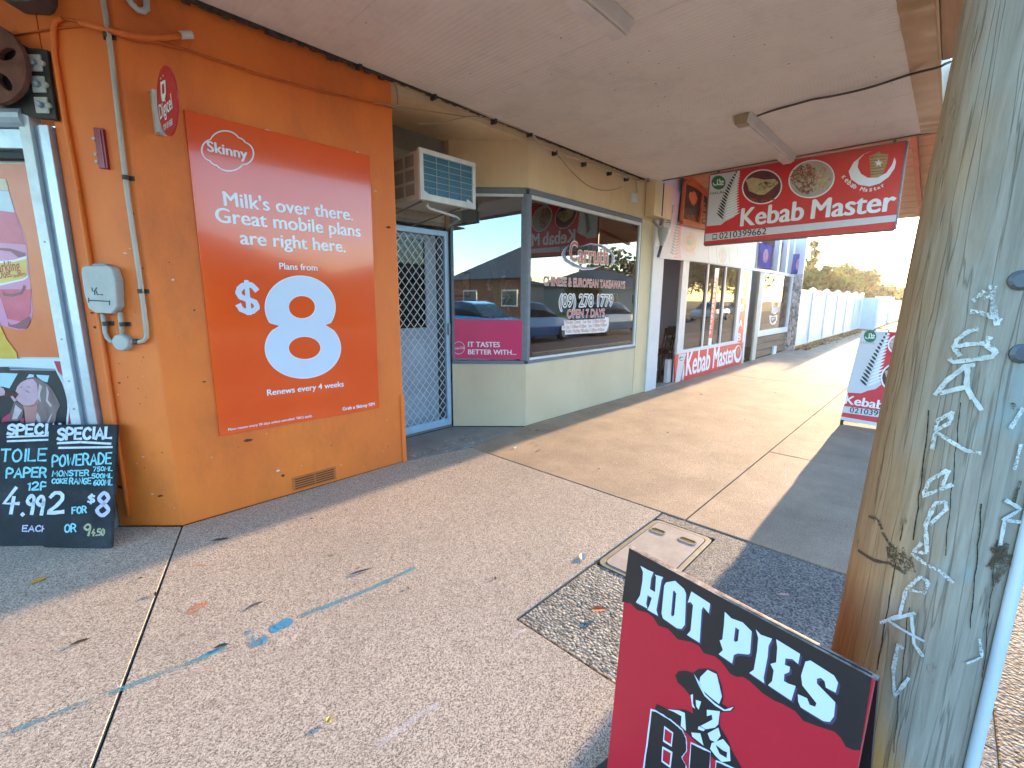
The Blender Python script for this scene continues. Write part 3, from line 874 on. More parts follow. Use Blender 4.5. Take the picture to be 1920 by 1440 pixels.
b = MB(); b.tube([CH.p(*Z1(640, 195), .03), CH.p(*Z1(800, 245), .035), fp(960, 280, .03), fp(1100, 300, .03), fp(1240, 298, .03), fp(1350, 278, .03)],   .015, 10); b.build('pipe', M_OR, op, smooth=True)
b = MB(); b.tube([fp(1345, 278, .03), fp(1432, 276, .03)], .020, 12); b.build('end_cap', mat('white_plastic', '#d5d3ce', rough=.5, dirt=.3), op)
fl = thing('bulkhead_light', 'dark hooded bulkhead light high on the orange corner wall', 'wall light', CH.p(*Z1(290, 60)))
b = MB(); b.prism(pp(CH, [(135, -80), (450, -80), (440, 60), (415, 105), (380, 122), (200, 112), (165, 70)], Z1, .0), CHN * .12); b.build('housing', mat('light_housing', '#55504c', rough=.5, var=.2), fl, bevel=.02)
b = MB(); b.prism(pp(CH, [(222, 66), (240, 62), (330, 70), (345, 96), (230, 92)], Z1, .0), CHN * .126); b.build('lens', mat('lens_white', '#e8e8e4', rough=.2), fl, bevel=.003)
cu_ = MB(); cu_.tube([fp(920, -120, .03), fp(950, 0, .03), fp(985, 50, .03), fp(1030, 92, .03), fp(1070, 102, .03), fp(1095, 80, .03), fp(1090, 30, .03), fp(1065, -60, .03)], .016, 10)
tag(cu_.build('hanging_conduit_loop', M_PVC, smooth=True), 'grey flexible conduit hanging in a loop at the top of the orange wall', 'conduit')
rs = thing('door_sensor', 'narrow dark red plastic strip fixed upright on the orange wall', 'sensor', CH.p(193, 280))
b = MB(); b.prism(pp(CH, [(720, 965), (792, 972), (832, 1275), (765, 1268)], Z1), CHN * .02); b.build('strip', mat('dark_red_plastic', '#8c1f30', rough=.3), rs, bevel=.003)
b = MB(); b.prism(pp(CH, [(768, 985), (776, 985), (815, 1265), (806, 1265)], Z1, .02), CHN * .004); b.build('rib', mat('red_rib', '#a8384a', rough=.3), rs)
for y in (1050, 1165, 1220):
    b = MB(); b.lathe(CH.p(*Z1(728 + (y - 1050) * .12, y), .004), CHN, [(0, .008), (.02, .008)], 8); b.build('screw', M_PVC, rs)

# round blade sign
BLD = V((math.sin(R(4)), -math.cos(R(4)), 0))
BL = Plane((.645, D, 2.4), (-BLD.y * -1, -BLD.x, 0))
bs = thing('blade_sign', 'small round red blade sign on white bracket projecting from the orange wall', 'sign', (.645, D, 2.46))
M_RED = mat('sign_red', '#b8222c', rough=.3, var=.06, scale=5)
c0 = BL.p(*Z1(1256, 762)); top = BL.p(*Z1(1243, 492))
rr = .166
b = MB(); b.prism(disc_pts(c0 - V((.004, 0, 0)), BLD * rr, (0, 0, rr), 40), (.008, 0, 0)); b.build('disc', M_RED, bs)
b = MB(); b.box((.635, D - .06, 2.355), (.655, D + .0, 2.575)); b.box((.655, D - .012, 2.355), (.69, D - .001, 2.575)); b.build('bracket', M_PVC, bs, bevel=.002)
b = MB()
bl = lambda x, y: BL.p(*Z1(x, y), 0)
text(b, 'Digicel', bl(1212, 900), bl(1305, 815), BL.n, off=.006, height=.075, bold=.02)
text(b, 'TOP UP HERE', bl(1238, 985), bl(1306, 935), BL.n, off=.006, height=.03, bold=.02)
b.poly(pp(BL, [(1212, 620), (1250, 600), (1255, 700), (1245, 760), (1225, 765), (1218, 720)], Z1, .006), [pp(BL, [(1224, 640), (1242, 628), (1244, 700), (1228, 710)], Z1, .006)])
b.poly(pp(BL, [(1210, 590), (1218, 582), (1220, 598)], Z1, .006)); b.poly(pp(BL, [(1228, 572), (1236, 562), (1239, 580)], Z1, .006))
b.build('lettering', M_WH, bs)

# big mobile-plan poster
mp_ = thing('mobile_plan_poster', 'large glossy orange red mobile plan poster with huge white figure 8', 'poster', (1.38, D, 1.5))
M_PO = mat('poster_red_orange', '#f05a1c', rough=.12, c2='#ea5216', scale=2, spec=.7, coat=.25)
PO = Plane((0, D - .010, 0), (0, -1, 0))
b = MB(); b.prism(pp(PO, [(345, 205), (693, 292), (711, 765), (412, 818)], None, 0), (0, .008, 0)); b.build('panel', M_PO, mp_, bevel=.0015)
M_PT = mat('poster_white', '#e6ebf2', rough=.2, var=.02, spec=.7)
M_P8 = mat('poster_figure', '#cfdcf0', rough=.2, var=.02, spec=.7)
def t4(s, x0, y0, x1, y1, **k):
    b_ = MB()
    text(b_, s, PO.p(*Z4(x0, y0)), PO.p(*Z4(x1, y1)), PO.n, off=.0012, **k)
    b_.build('lettering', M_PT, mp_)
t4('Skinny', 108, 182, 270, 215, bold=.03)
t4("Milk's over there.", 176, 405, 702, 466, bold=.022)
t4('Great mobile plans', 143, 472, 733, 533, bold=.022)
t4('are right here.', 243, 562, 672, 596, bold=.022)
t4('Plans from', 402, 665, 557, 671, bold=.02)
t4('Renews every 4 weeks', 352, 1182, 664, 1144, bold=.02)
t4('Grab a Skinny SIM', 660, 1243, 790, 1222, bold=.03)
t4('Plans renew every 28 days unless cancelled. T&Cs apply.', 192, 1326, 536, 1268, bold=.015)
# cloud outline of the logo
cl = []
lobes_ = [(126, 178, 46, 46), (252, 192, 46, 48), (178, 150, 64, 54), (196, 216, 62, 50), (150, 205, 40, 38), (226, 158, 40, 34)]
for i in range(96):
    a = 2 * math.pi * i / 96
    dx_, dy_ = math.cos(a), math.sin(a)
    best = 0
    for lx, ly, la, lb in lobes_:
        ox_, oy_ = 188 - lx, 182 - ly
        A_ = (dx_ / la) ** 2 + (dy_ / lb) ** 2; B_ = 2 * (ox_ * dx_ / la ** 2 + oy_ * dy_ / lb ** 2); C_ = (ox_ / la) ** 2 + (oy_ / lb) ** 2 - 1
        q_ = B_ * B_ - 4 * A_ * C_
        if q_ > 0: best = max(best, (-B_ + math.sqrt(q_)) / (2 * A_))
    cl.append((188 + best * dx_, 182 + best * dy_))
ci = [(188 + (x - 188) * .945, 182 + (y - 182) * .93) for x, y in cl]
b = MB(); b.poly(pp(PO, cl, Z4, .0012), [pp(PO, ci, Z4, .0012)])
b.build('cloud_outline', M_PT, mp_)
def eight(d, off, m, name, src):
    b_ = MB()
    up_, lo_ = (486, 820, 142 + d, 126 + d), (497, 988, 153 + d, 121 + d)
    o = []
    for a in range(150, 391, 6):
        o.append((up_[0] + up_[2] * math.cos(R(a)), up_[1] + up_[3] * math.sin(R(a))))
    o.append((588 + d * .5, 893))
    for a in range(-36, 217, 6):
        o.append((lo_[0] + lo_[2] * math.cos(R(a)), lo_[1] + lo_[3] * math.sin(R(a))))
    o.append((402 - d * .5, 897))
    h1 = ell(493, 820, 57 - d, 49 - d, 28)
    h2 = ell(504, 987, 68 - d, 49 - d, 28)
    b_.poly(pp(PO, o, Z4, off), [pp(PO, h1, Z4, off), pp(PO, h2, Z4, off)])
    return b_.build(name, m, mp_)
eight(3.5, .0010, M_PT, 'figure_edge', None)
eight(0, .0016, M_P8, 'figure', None)
def dollar(w, off, m, nm):
    b_ = MB()
    st = [(305, 748), (285, 730), (255, 732), (235, 752), (240, 775), (270, 788), (300, 800), (308, 822), (285, 838), (250, 832), (236, 815)]
    b_.stroke(smooth_line([PO.p(*Z4(*q)) for q in st], 4), w, PO.n, off)
    b_.stroke([PO.p(*Z4(266, 716)), PO.p(*Z4(277, 846))], w * .8, PO.n, off + .0004)
    b_.build(nm, m, mp_)
dollar(.036, .0016, M_P8, 'dollar_sign')

# chalkboards leaning on the splayed corner
M_CHB = mat('blackboard', '#2b2e33', rough=.75, c2='#202226', scale=5, dirt=.45, dscale=4, dcol='#5d6166', spec=.25)
def chalkboard(name, label, quad, th=.02):
    p = [V(q) for q in quad]
    t = thing(name, label, 'chalkboard', (p[2] + p[3]) / 2)
    n = (p[1] - p[0]).cross(p[3] - p[0]).normalized()
    if n.dot(CAM - p[0]) < 0: n = -n
    b = MB(); b.prism(p, -n * th); b.build('board', M_CHB, t, bevel=.006)
    return t, Plane(p[0], n)
def cbp(x, y, s_off, tilt):                  # boards lean: bottom .26 m out, top against the wall
    pl = Plane(ch(0, 0, .27), CHN + V((0, 0, tilt)))
    return pl.p(x, y)
tl = .30
M_CW = mat('chalk_white', '#d3dbe4', rough=.95, var=.2, scale=60)
M_CC = mat('chalk_cyan', '#8fd2dc', rough=.95, var=.25, scale=60)
M_CP = mat('chalk_lilac', '#c9c4dd', rough=.95, var=.2, scale=60)
M_CY = mat('chalk_faded', '#b5b08a', rough=.95, var=.3, scale=60)
t1, P1 = chalkboard('special_chalkboard', 'black chalkboard SPECIAL 2 FOR $8 leaning in front of the other chalkboard', [cbp(*Z3(*q), 0, tl) for q in ((312, 535), (752, 535), (715, 1335), (276, 1325))])
def hw(pl, parts, parent):
    for nm, m, items in parts:
        for it in items:
            b_ = MB()
            s_, x0, y0, x1, y1, hpx, w = it
            a, c = pl.p(*Z3(x0, y0)), pl.p(*Z3(x1, y1))
            u = (pl.p(*Z3(x0, y0 - hpx)) - a).length
            hand(b_, s_, a, c, u, pl.n, w)
            b_.build(nm, m, parent)
hw(P1, [('white_lettering', M_CW, [('SPECIAL', 372, 632, 715, 622, 68, .017), ('2', 312, 1105, 405, 1105, 128, .022), ('$', 565, 1040, 605, 1038, 52, .012)]),
        ('lilac_lettering', M_CP, [('8', 618, 1125, 695, 1125, 145, .022)]),
        ('cyan_lettering', M_CC, [('POWERADE', 338, 805, 715, 785, 68, .011), ('750ML', 600, 835, 722, 830, 26, .006), ('MONSTER', 338, 868, 570, 862, 34, .008), ('500ML', 592, 880, 722, 876, 28, .007), ('COKE', 335, 912, 430, 912, 28, .008), ('RANGE', 448, 918, 585, 915, 36, .008), ('600ML', 602, 925, 722, 922, 34, .007), ('FOR', 465, 1108, 555, 1100, 40, .009), ('OR', 418, 1228, 488, 1222, 48, .009)]),
        ('faded_lettering', M_CY, [('9', 535, 1250, 575, 1250, 70, .012), ('4.50', 590, 1250, 670, 1245, 40, .009)])], t1)
b = MB()
b.stroke([P1.p(*Z3(372, 655)), P1.p(*Z3(520, 648)), P1.p(*Z3(712, 658))], .012, P1.n, .0012)
b.stroke([P1.p(*Z3(380, 685)), P1.p(*Z3(720, 680))], .012, P1.n, .0012)
b.build('underline', M_CW, t1)
P2b = Plane(ch(0, 0, .235), CHN + V((0, 0, tl)))
q2 = [P2b.p(*Z3(*q)) for q in ((-180, 523), (340, 525), (340, 1328), (-200, 1322))]
t2, P2 = chalkboard('special_chalkboard', 'black chalkboard TOILET PAPER 4.99 half hidden behind the other chalkboard', q2)
hw(P2, [('white_lettering', M_CW, [('SPECIAL', 50, 600, 420, 590, 60, .017), ('4', 20, 1100, 112, 1100, 160, .022), ('.99', 140, 1115, 275, 1110, 115, .02)]),
        ('cyan_lettering', M_CC, [('TOILET', 5, 772, 370, 765, 75, .012), ('PAPER', 42, 876, 296, 872, 58, .012), ('12PK', 172, 955, 360, 955, 48, .011)]),
        ('faded_lettering', M_CP, [('EACH', 145, 1222, 300, 1222, 36, .008)])], t2)
b = MB()
b.stroke([P2.p(*Z3(48, 615)), P2.p(*Z3(330, 605))], .011, P2.n, .0012)
b.stroke([P2.p(*Z3(50, 642)), P2.p(*Z3(330, 632))], .011, P2.n, .0012)
b.build('underline', M_CW, t2)
# ------------------------------------------------------------------ takeaway shop
M_BE = mat('beige_paint', '#e0c69c', rough=.6, c2='#d4b88c', scale=2.2, stretch=(1, 1, .4), dirt=.22, dscale=3, dcol='#6b5a45', bump=.15, bscale=60)
M_BE2 = mat('dado_paint', '#d6c3a2', rough=.55, c2='#c9b593', scale=2.0, dirt=.16, dscale=4, dcol='#7b7264', bump=.12, bscale=60)
M_DG = mat('dark_grey_frame', '#6b717b', rough=.5, var=.15, scale=25, dirt=.25, dcol='#8a8d90')
M_WF = mat('white_frame', '#d4d5d3', rough=.45, var=.06, scale=9, dirt=.2, dcol='#8e867b')
M_GL = glass('window_glass', ior=2.8)
ts = thing('takeaway_shop', 'beige takeaway shop with recessed screen door and splayed corner display window', 'shop', (4.5, D, 0))
b = MB(); b.box((3.824, D, 0), (6.30, D + .12, .725)); b.build('dado_wall', M_BE2, ts, bevel=.004)
sp0, sp1 = V((3.824, D, 0)), V((3.235, D + .589, 0))
sdir = (sp1 - sp0).normalized(); sn = SPL.n
b = MB(); b.prism([sp0 + V((-.001, .001, 0)), sp1, sp1 - sn * .12, sp0 - sn * .12], (0, 0, .725)); b.build('dado_wall', M_BE2, ts, bevel=.003)
b = MB(); b.box((3.824, D, 2.605), (6.70, D + .12, CANZ + .6)); b.build('fascia_wall', M_BE, ts, bevel=.003)
b = MB(); b.prism([sp0 + V((-.001, .001, 0)), sp1, sp1 - sn * .12, sp0 - sn * .12], (0, 0, .46)); o = b.build('fascia_wall', M_BE, ts, bevel=.003); o.location.z = 2.605
b = MB(); b.box((2.2, D + .02, 3.066), (3.83, 4.2, 3.12)); b.build('recess_soffit', M_BE, ts)
b = MB(); b.box((2.2, D, 3.125), (3.82, D + .12, 3.7)); b.build('recess_beam', M_BE, ts)
b = MB(); b.box((2.2, 4.07, 2.20), (3.235, 4.19, 3.066)); b.build('transom_wall', mat('transom_paint', '#8f8676', rough=.7, dirt=.3, var=.15), ts)
for k in range(5):
    b = MB(); b.box((2.2, 4.058, 2.24 + k * .13), (3.23, 4.0695, 2.35 + k * .13)); b.build('transom_board', mat('transom_board', '#a29a88', rough=.7, dirt=.3, var=.15), ts, bevel=.004)
b = MB(); b.box((6.30, D - .006, 0), (6.66, D + .13, 2.60)); b.build('corner_pillar', M_BE, ts, bevel=.006)
b = MB(); b.box((6.36, D - .15, 2.64), (6.93, D - .0075, CANZ - .004)); b.build('beam_end_box', M_BE, ts, bevel=.005)
b = MB(); b.box((6.60, D - .16, 2.655), (6.612, D - .149, CANZ - .01)); b.build('box_joint', mat('joint_dark', '#4a4036', rough=.9), ts)
# shop window: frames and panes
wz0, wz1 = .728, 2.60
wf = MB(); wf.box((3.84, D - .012, wz1 - .055), (6.30, D + .06, wz1)); wf.box((3.84, D - .014, wz0), (6.30, D + .06, wz0 + .035)); wf.box((6.286, D - .012, wz0 + .034), (6.299, D + .05, wz1 - .054))
win = wf.build('window', M_DG, ts, bevel=.002)
b = MB(); b.box((3.86, D - .010, wz1 - .10), (6.24, D + .03, wz1 - .058)); b.box((3.86, D - .010, wz0 + .037), (6.24, D + .03, wz0 + .062)); b.box((6.245, D - .010, wz0 + .037), (6.285, D + .03, wz1 - .058)); b.build('white_bead', M_WF, win, bevel=.003)
b = MB(); b.box((3.85, D + .012, wz0 + .04), (6.26, D + .016, wz1 - .06)); b.build('pane', M_GL, win)
wf = MB()
e0 = sp0 - sn * .01
def spb(a0, a1, z0, z1, n0, n1, mb):
    mb.obox(sp0 + sdir * a0 + sn * n0 + V((0, 0, z0)), sdir * (a1 - a0), sn * (n1 - n0), (0, 0, z1 - z0))
spb(.02, .828, wz1 - .055, wz1, -.06, .012, wf); spb(.02, .828, wz0, wz0 + .035, -.06, .013, wf)
spb(.80, .828, wz0 + .036, wz1 - .056, -.06, .010, wf)
win2 = wf.build('window', M_DG, ts, bevel=.002)
b = MB(); spb(.02, .80, wz1 - .085, wz1 - .058, -.03, .006, b); b.build('white_bead', M_WF, win2)
b = MB(); spb(.03, .80, wz0 + .04, wz1 - .06, -.016, -.012, b); b.build('pane', M_GL, win2)
b = MB(); b.prism([sp0 + V((-.022, 0, wz0 + .036)), sp0 + V((0, -.014, wz0 + .036)), sp0 + V((.045, -.014, wz0 + .036)), sp0 + V((.045, .02, wz0 + .036)), sp0 + V((.0, .06, wz0 + .036)), sp0 + V((-.05, .05, wz0 + .036))], (0, 0, wz1 - wz0 - .093)); b.build('corner_mullion', M_DG, ts, bevel=.003)
# interior of the takeaway
M_IN = mat('interior_wall', '#6f7a7c', rough=.8, c2='#5c686c', scale=2)
b = MB(); b.box((3.0, 6.4, 0), (6.6, 6.5, 3.0)); b.build('rear_wall', M_IN, ts)
b = MB(); b.box((6.55, D + .14, 0), (6.65, 6.4, 3.0)); b.build('side_wall', M_IN, ts)
b = MB(); b.box((2.2, D + .25, 0), (2.28, 6.4, 3.06)); b.build('side_wall', M_BE, ts)
b = MB(); b.box((2.3, 4.2, 3.0), (6.54, 6.4, 3.05)); b.build('interior_ceiling', M_IN, ts)
b = MB(); b.box((2.3, 4.2, .0), (6.54, 6.4, .03)); b.build('interior_floor', mat('lino', '#6b6660', rough=.5, var=.2), ts)
b = MB(); b.prism([(3.95, D + .125, 0), (6.29, D + .125, 0), (6.29, 4.1, 0), (3.30, 4.1, 0)], (0, 0, .04)); o = b.build('display_ledge', mat('ledge', '#7b8183', rough=.5, var=.1), ts); o.location.z = .69
b = MB(); b.box((6.27, D + .13, wz0), (6.29, 4.3, wz1)); b.build('reveal', M_BE, ts)
# screen door and the door behind it
M_BLUE = mat('pale_blue_frame', '#a9c2d6', rough=.45, metal=.15, var=.08, scale=9, dirt=.15)
dx0, dx1, dY = 2.28, 3.232, 4.035
dr = MB(); dr.box((dx0, dY - .018, .02), (dx0 + .055, dY + .018, 2.155)); dr.box((dx1 - .055, dY - .018, .02), (dx1, dY + .018, 2.155)); dr.box((dx0 + .056, dY - .017, 2.10), (dx1 - .056, dY + .017, 2.155)); dr.box((dx0 + .056, dY - .017, .02), (dx1 - .056, dY + .017, .10))
sdoor = dr.build('screen_door', M_BLUE, ts, bevel=.003)
mg = MB()
cw, chh = .088, .105
x0, x1, z0, z1 = dx0 + .05, dx1 - .05, .10, 2.105
ncol = int((x1 - x0) / cw) + 1
for i in range(ncol * 2 - 1):
    n = int((z1 - z0) / (chh / 2)) + 1
    xi = x0 + (i + .5) * cw / 2
    mg.tube(smooth_line([(max(x0, min(xi + cw * .25 * (1 if (k + i) % 2 else -1), x1)), dY, z0 + k * chh / 2) for k in range(n)], 2), .0042, 5, cap=False)
mg.build('diamond_mesh', mat('mesh_wire', '#dadde0', rough=.4, metal=.3), sdoor)
b = MB(); b.box((dx1 - .04, dY - .045, 1.05), (dx1 - .012, dY - .019, 1.18)); b.build('handle', M_ALU2, sdoor, bevel=.004)
ddr = MB(); ddr.box((2.28, 4.10, .02), (3.12, 4.14, 1.14)); ddr.box((2.28, 4.10, 2.05), (3.12, 4.14, 2.16)); ddr.box((2.98, 4.10, 1.1405), (3.12, 4.14, 2.0495)); ddr.box((2.28, 4.10, 1.1405), (2.38, 4.14, 2.0495))
idr = ddr.build('entrance_door', mat('door_grey_blue', '#98a4b0', rough=.5, var=.1, dirt=.15), ts, bevel=.004)
b = MB(); b.box((2.375, 4.118, 1.13), (2.985, 4.122, 2.06)); b.build('pane', glass('dark_glass', (.12, .13, .15, 1), 1.45), idr)
b = MB(); b.box((2.44, 4.092, .15), (2.94, 4.0995, .42)); b.box((2.44, 4.092, .55), (2.94, 4.0995, 1.02)); b.build('door_panel', mat('door_panel', '#a0acb9', rough=.5), idr, bevel=.006)
b = MB(); b.box((3.125, 4.06, .02), (3.23, 4.16, 2.19)); b.build('door_frame', mat('frame_dark', '#3b434d', rough=.6), ts)
b = MB(); b.prism([(3.2365, 3.99, 2.195), (3.40, 3.99, 2.195), (3.40, 4.19, 2.195), (3.2365, 4.19, 2.195)], (0, 0, .87)); b.build('corner_infill', M_BE, ts)
b = MB(); b.box((2.2, 4.02, -.005), (3.24, 4.2, .015)); b.build('door_step', mat('step_concrete', '#7f7a72', rough=.9, dirt=.4), ts)

# air conditioner above the door
ac = thing('air_conditioner', 'white window air conditioner with blue fins jutting out above the screen door', 'air conditioner', (2.84, 3.7, 2.31))
AC = Plane((0, 3.5, 0), (0, -1, 0))
M_ACW = mat('ac_white', '#c9c5bb', rough=.5, c2='#b3ad9f', scale=6, dirt=.4, dscale=6, dcol='#7a6c58')
ax0, ax1, az0, az1 = 2.515, 3.165, 2.308, 2.732
b = MB(); b.box((ax0 + .01, 3.531, az0 + .012), (ax1 - .01, 4.055, az1 - .012)); b.build('casing', M_ACW, ac, bevel=.006)
b = MB()
for (lo, hi) in (((ax0, 3.50, az0), (ax1, 3.53, az0 + .055)), ((ax0, 3.50, az1 - .04), (ax1, 3.53, az1)), ((ax0, 3.50, az0 + .0555), (ax0 + .04, 3.53, az1 - .0405)), ((ax1 - .04, 3.50, az0 + .0555), (ax1, 3.53, az1 - .0405))):
    b.box(lo, hi)
b.build('front_frame', mat('ac_frame', '#d8d8d4', rough=.4, dirt=.2, scale=9), ac, bevel=.003)
b = MB(); b.box((ax0 + .041, 3.515, az0 + .056), (ax1 - .041, 3.522, az1 - .041)); fin = b.build('fin_block', mat('ac_fins', '#356f8e', rough=.5, c2='#28556e', scale=30, stretch=(.4, 1, 4), metal=.2), ac)
b = MB()
for k in range(26):
    z = az0 + .062 + k * .0125
    b.box((ax0 + .042, 3.511, z), (ax1 - .042, 3.5148, z + .004))
b.build('fins', mat('ac_fin_edge', '#4f8aa6', rough=.4, metal=.3), fin)
b = MB()
for k in range(1, 4):
    x = ax0 + .041 + k * (ax1 - ax0 - .082) / 4
    b.tube([(x, 3.506, az0 + .05), (x, 3.506, az1 - .038)], .0035, 5)
for k in range(1, 6):
    z = az0 + .056 + k * (az1 - az0 - .097) / 6
    b.tube([(ax0 + .038, 3.504, z), (ax1 - .038, 3.504, z)], .003, 5)
b.build('guard_bars', M_PVC, ac)
for sx in (ax0 + .02, ax1 - .12):
    b = MB(); b.prism([(sx, 3.496, az0 + .006), (sx + .10, 3.496, az0 + .006), (sx + .085, 3.496, az0 + .045), (sx + .02, 3.496, az0 + .075), (sx, 3.496, az0 + .075)], (0, .004, 0)); b.build('corner_tab', M_WF, ac)
b = MB()
for iy in range(2):
    for iz in range(3):
        b.box((ax0 + .0075, 3.60 + iy * .17, az0 + .05 + iz * .12), (ax0 + .0095, 3.74 + iy * .17, az0 + .145 + iz * .12))
b.build('side_louvres', mat('ac_louvre', '#8f8d86', rough=.6, var=.2), ac)
b = MB(); b.tube([(2.66, 3.60, az0 + .012), (2.66, 3.60, az0 - .03), (2.68, 3.60, az0 - .045), (3.05, 3.66, az0 - .065), (3.12, 3.70, az0 - .075), (3.22, 3.98, az0 - .1)], .012, 8); b.build('drain_pipe', M_WF, ac, smooth=True)
b = MB(); b.tube([(2.75, 4.06, az0 - .16), (3.05, 3.6, az0 + .008)], .008, 6); b.tube([(2.4, 4.06, az0 - .16), (2.6, 3.6, az0 + .008)], .008, 6); b.build('support_stay', mat('stay_steel', '#6d6358', rough=.7), ac)

# pink sign in the splayed window
ps = thing('pink_window_sign', 'bright pink sign filling the foot of the splayed takeaway window', 'window sign', SPL.p(915, 675))
SPS = Plane(sp0 + sn * .004, sn)
b = MB(); b.prism(pp(SPS, [(470, 362), (966, 372), (962, 640), (470, 635)], Z7), sn * .002); b.build('panel', mat('sign_pink', '#cf2f62', rough=.25, var=.05, scale=3), ps)
b = MB()
text(b, 'IT TASTES', SPS.p(*Z7(583, 555)), SPS.p(*Z7(802, 557)), SPS.n, off=.0035, bold=.025)
text(b, 'BETTER WITH...', SPS.p(*Z7(583, 606)), SPS.p(*Z7(915, 610)), SPS.n, off=.0035, bold=.025)
b.poly(pp(SPS, ell(518, 562, 41, 44, 32), Z7, .0035), [pp(SPS, ell(518, 562, 38, 41, 32), Z7, .0035)])
text(b, 'Coca-Cola', SPS.p(*Z7(482, 574)), SPS.p(*Z7(556, 568)), SPS.n, off=.0035, bold=.01, shear=.3, ysc=1.5)
b.build('lettering', M_WH, ps)

# lettering on the big window
wl = thing('window_lettering', 'red white and blue takeaway lettering and oval logo on the big window', 'lettering', FACADE.p(1100, 600))
M_LR = mat('letter_red', '#c25a55', rough=.4, var=.1)
M_LW = mat('letter_white', '#e4e2e0', rough=.4, var=.04)
M_LB = mat('letter_blue', '#59608f', rough=.4, c2='#7a80aa', scale=8)
M_LN = mat('letter_navy', '#3f4562', rough=.4)
WG = Plane((0, D + .011, 0), (0, -1, 0))
def wtext(mb, s_, x0, y0, x1, y1, off, f=X7, **k):
    text(mb, s_, WG.p(*f(x0, y0)), WG.p(*f(x1, y1)), WG.n, off=off, **k)
bw, br, bn, bb = MB(), MB(), MB(), MB()
for mb, off, bd in ((bw, .0006, .075), (br, .0016, .022)):
    wtext(mb, 'C', 528, 292, 612, 300, off, bold=bd, height=.235)
    wtext(mb, 'arruth', 622, 318, 960, 336, off, bold=bd, ysc=1.15)
    if mb is bw: bw.build('white_outline', M_LW, wl); bw = mb = MB()
    else: br.build('red_lettering', M_LR, wl); br = mb = MB()
    wtext(mb, 'CHINESE & EUROPEAN TAKEAWAYS', 236, 566, 1150, 606, off, bold=bd, ysc=1.25)
    if mb is bw: bw.build('white_outline', M_LW, wl); bw = mb = MB()
    else: br.build('red_lettering', M_LR, wl); br = mb = MB()
    wtext(mb, 'OPEN 7 DAYS', 500, 938, 920, 920, off, bold=bd, ysc=1.05)
for mb, off, bd in ((bw, .0006, .11), (bn, .0016, .0)):
    wtext(mb, '(09) 278 1779', 412, 812, 1012, 800, off, bold=bd, ysc=1.0)
for k, s_ in enumerate(('Monday Closed   Tue-Thur 11:00am-9:00pm', 'Fri-Sat 11:00am-9:30pm   Sun 11:00am-9:00pm', 'Public Holiday Monday 11:00am-9:00pm')):
    xs = ((478, 935), (450, 945), (485, 915))[k]
    ys = ((1005, 985), (1060, 1030), (1108, 1083))[k]
    bw.poly(pp(WG, [(xs[0] - 10, ys[0] - 38), (xs[1] + 14, ys[1] - 42), (xs[1] + 14, ys[1] + 14), (xs[0] - 10, ys[0] + 16)], X7, .0003 + .0001 * k))
    wtext(br, s_, xs[0], ys[0], xs[1], ys[1], .0012, bold=.015, ysc=1.25)
bw.poly(pp(WG, [(925, 925), (970, 935), (968, 1020), (945, 1085), (915, 1090), (920, 1000)], X7, .0002))
bw.poly(pp(WG, [(635, 140), (760, 96), (880, 110), (980, 165), (1035, 240), (1030, 310), (965, 372), (1000, 310), (1005, 240), (940, 165), (850, 122), (760, 112)], X7, .0004))
bb.poly(pp(WG, [(650, 135), (760, 102), (880, 116), (975, 170), (1028, 240), (1022, 310), (975, 365), (1002, 305), (1000, 235), (940, 172), (850, 130), (760, 118)], X7, .0008))
bw.poly(pp(WG, [(525, 112), (455, 170), (434, 230), (470, 300), (560, 360), (680, 398), (790, 392), (885, 350), (790, 375), (690, 375), (580, 330), (490, 270), (468, 220), (480, 170)], X7, .0004))
bb.poly(pp(WG, [(518, 118), (460, 172), (440, 228), (475, 295), (565, 354), (682, 390), (785, 386), (870, 356), (788, 368), (690, 368), (585, 326), (497, 270), (476, 220), (486, 172)], X7, .0008))
bw.build('white_outline', M_LW, wl); br.build('red_lettering', M_LR, wl); bn.build('navy_lettering', M_LN, wl); bb.build('swoosh', M_LB, wl)

# things on the window ledge
def on_ledge(px, py, Y=3.75):
    d = ray(px, py); return CAM + d * (Y / d.y)
pc = on_ledge(1104, 645, 3.62); pc.z = .73
pt_ = thing('terracotta_pot', 'terracotta plant pot on the display ledge behind the window lettering', 'plant pot', pc)
b = MB(); b.lathe(pc, (0, 0, 1), [(0, .085), (.17, .115), (.17, .13), (.22, .133), (.22, .115), (.19, .11)], 24); b.build('pot', mat('terracotta', '#9c4f35', rough=.8, var=.15), pt_)
b = MB()
for k in range(7):
    a = k * .9
    b.tube([pc + V((0, 0, .2)), pc + V((.04 * math.cos(a), .04 * math.sin(a), .3)), pc + V((.1 * math.cos(a), .1 * math.sin(a), .36 + .03 * (k % 3)))], [.006, .004, .001], 5)
b.build('stems', mat('plant_green', '#54713f', rough=.7, var=.3, scale=30), pt_)
vc = on_ledge(1030, 648, 3.7); vc.z = .73
vz = thing('ornament_vase', 'pale conical ornament with brown neck on the display ledge', 'vase', vc)
b = MB(); b.lathe(vc, (0, 0, 1), [(0, .15), (.05, .145), (.25, .09), (.33, .065)], 24); b.build('body', mat('ornament_cream', '#b0a48a', rough=.5, var=.1), vz, smooth=True)
b = MB(); b.lathe(vc + V((0, 0, .33)), (0, 0, 1), [(0, .062), (.06, .05), (.1, .03), (.14, .045)], 20); b.build('neck', mat('ornament_brown', '#6d4c38', rough=.5), vz, smooth=True)
oc = on_ledge(935, 560, 3.95); oc.z = .73
orc = thing('potted_orchid', 'dried orchid in a pale pot behind the splayed window above the pink sign', 'plant', oc)
b = MB(); b.lathe(oc, (0, 0, 1), [(0, .06), (.2, .085), (.22, .09)], 18); b.build('pot', mat('orchid_pot', '#a7a9a2', rough=.5), orc)
b = MB()
